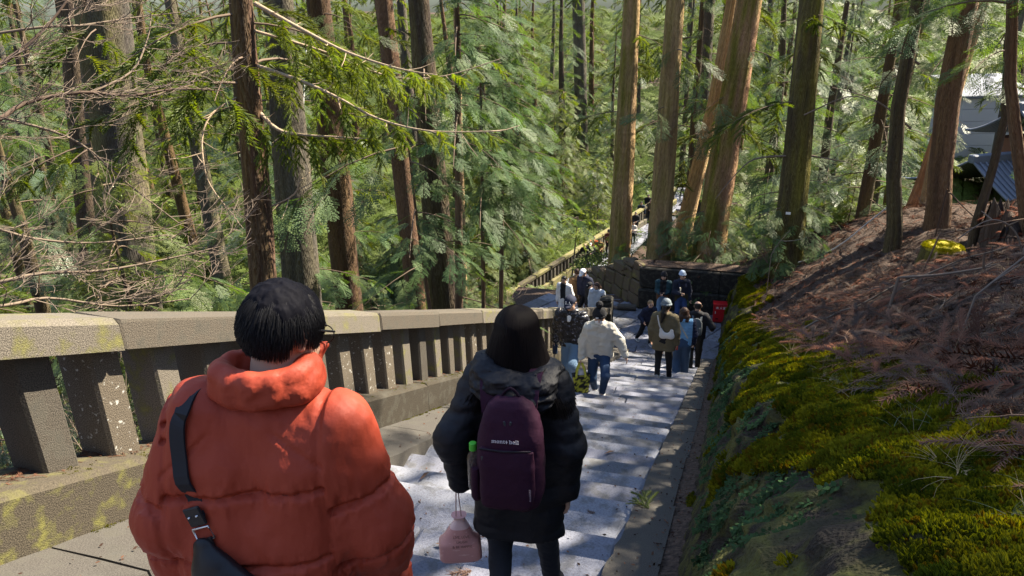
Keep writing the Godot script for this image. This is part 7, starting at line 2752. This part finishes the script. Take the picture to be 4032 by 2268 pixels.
	put("screen", box_mesh(Vector3(.064, .13, .002), .0006), flat(.25, .27, .3, .2), p9, Transform3D(Basis(Vector3.RIGHT, -.7), Vector3(0, .004, .0056)))
	J = person("man in pale blue beanie and sunglasses standing before the dark wall", Vector3(-1.39, LAND, -21.79), PI + .35, {"h": 1.72, "nod": 2.0, "yaw": .4, "cell": .019, "top": flat(1, 1, 1, .75, M.tx_wrinkle, 4.0), "top_r": .042, "hem": .12, "top_tint": func(p: Vector3, _n: Vector3) -> Color: return Color(.05, .04, .022) if p.y < 1.02 and absf(p.x) < .2 else Color(.014, .017, .035),
		"bot": cloth(.03, .06, .16, .85, false), "bot_r": .014, "shoe": grey, "hair": hairm, "hat": flat(.42, .5, .62, .9), "hL": Vector3(-.26, .84, -.1), "hR": Vector3(.1, 1.12, -.3), "palms": Vector3(-1, 0, .4)})
	o = J.node
	hb = J.HB
	for e in [-1.0, 1.0]:
		put("sunglass_lens", loft_mesh([[Vector3(0, -.017, 0), .012, .004, 2.2], [Vector3(0, 0, 0), .027, .006, 2.4], [Vector3(0, .016, 0), .024, .005, 2.2]], 14), flat(.008, .008, .01, .15), o, Transform3D(hb, J.head + hb * Vector3(e * .034, .006, -.098)))
	pack_on(o, J, "navy backpack of the man in the pale blue beanie", navy, .28, .42, .14)
	var stick := thing("snack_stick", "pale snack on a stick held up by the man in sunglasses", "snack", o.transform * (J.arms[1][2] + Vector3(-.0, .02, -.05)), .2)
	put("stick", tube_mesh([Vector3(0, 0, 0), Vector3(-.02, .12, 0)], [.006, .006], 6), flat(.5, .42, .3), stick)
	put("snack", tube_mesh([Vector3(-.018, .1, 0), Vector3(-.024, .15, 0), Vector3(-.032, .2, 0)], [.014, .022, .015], 10), flat(.7, .66, .55), stick)
	# the group at the head of the second flight
	J = person("man in navy jacket and white-fronted cap looking down beside the second flight", Vector3(-4.2, LAND, -21.35), PI - .5, {"h": 1.78, "nod": 24.0, "lean": 10.0, "cell": .02, "top": navy, "top_r": .05, "hem": .08, "bot": black, "shoe": black, "hair": hairm, "hat": flat(1, 1, 1), "hat_style": "cap", "visor": white,
		"hat_tint": func(p: Vector3, _n: Vector3) -> Color: return Color(.7, .7, .72) if p.z < -.1 else Color(.02, .025, .06)})
	person("person in tan coat with a thin black strap, beside the man in navy", Vector3(-4.52, LAND, -21.5), .5, {"h": 1.62, "nod": 24.0, "cell": .021, "top": cloth(.2, .115, .05), "top_r": .05, "hem": .25, "skirt": 1.2, "bot": cloth(.2, .15, .09), "shoe": black, "hair": brownhair, "face": false})
	person("woman in open white jacket over a black top at the landing's left edge", Vector3(-4.78, LAND, -20.9), PI - .3, {"h": 1.62, "cell": .021, "top": flat(1, 1, 1, .8, M.tx_wrinkle, 4.0), "top_r": .04, "hem": .16, "top_tint": func(p: Vector3, _n: Vector3) -> Color: return Color(.014, .014, .016) if absf(p.x) < .095 and p.z < 0.0 else Color(.66, .64, .64),
		"bot": flat(.6, .58, .57, .8), "bot_r": .02, "shoe": white, "hair": hairm})
	J = person("person in black jacket and black cap with small white mark among the group", Vector3(-3.95, LAND, -20.9), PI - .7, {"h": 1.5, "nod": 20.0, "cell": .02, "top": black, "top_r": .045, "hem": .1, "bot": black, "shoe": black, "hair": hairm, "hat": black, "hat_style": "cap"})
	hb = J.HB
	put("cap_mark", box_mesh(Vector3(.05, .02, .003), .001), white, J.node, Transform3D(hb, J.head + hb * Vector3(0, .058, -.085)))
	person("young woman with brown fringe in pale grey-blue hooded jacket", Vector3(-3.75, LAND, -20.75), PI - .25, {"h": 1.57, "nod": 16.0, "cell": .019, "top": cloth(.42, .46, .52), "top_r": .05, "hem": .1, "bot": blue, "shoe": white, "hair": brownhair, "hair_style": "bob"})
	# far path
	var orange := cloth(.62, .1, .025)
	var fp := [
		[Vector3(-8.72, LOW, -43.6), 1.6, "woman in black with fair hair on the distant path, leftmost of the group of five", black, black, flat(.3, .2, .12), "", PI - .2],
		[Vector3(-8.4, LOW, -43.8), 1.62, "woman in black with a white cap on the distant path", black, cloth(.04, .035, .03), hairm, "cap", PI],
		[Vector3(-8.39, LOW, -44.75), 1.72, "person in bright orange jacket on the distant path", orange, black, hairm, "", PI + .1],
		[Vector3(-8.0, LOW, -44.6), 1.68, "man in brown vest and black trousers on the distant path", cloth(.14, .085, .03), black, brownhair, "", PI + .2],
		[Vector3(-7.72, LOW, -46.4), 1.7, "person in dark red-brown top on the distant path left of the flared trunk", cloth(.09, .03, .022), black, hairm, "beanie", PI],
		[Vector3(-6.63, LOW, -50.95), 1.65, "person in black with white shirt front on the distant path between the trunks", black, black, hairm, "", PI],
		[Vector3(-6.58, LOW, -53.4), 1.72, "person in dark blue jacket walking behind others on the distant path", cloth(.02, .03, .05), black, hairm, "", PI + .1],
		[Vector3(-6.0, LOW, -54.1), 1.7, "person in olive-brown jacket on the distant path beside the straight trunk", cloth(.1, .075, .04), black, brownhair, "", PI],
		[Vector3(-6.35, LOW, -55.6), 1.7, "person in black farthest along the distant path", black, black, hairm, "", PI],
		[Vector3(-6.5, LOW, -49.0), 1.5, "person with pale top and dark bag on the distant path", cloth(.45, .43, .4), black, hairm, "", PI],
	]
	for q in fp:
		var S := {"h": q[1], "cell": .034, "far": true, "top": q[3], "top_r": .045, "hem": .1, "bot": q[4], "bot_r": .014, "shoe": black, "hair": q[5], "group": "visitors on the distant path", "fR": Vector3(.07, 0, -.2), "hR": Vector3(.08, 1.0, -.25), "hL": Vector3(-.1, 1.0, -.25) if q[1] < 1.7 else Vector3(-.28, .76, 0)}
		if q[6] != "":
			S.hat = white if q[6] == "cap" else black
			S.hat_style = q[6]
		person(q[2], q[0], q[7], S)
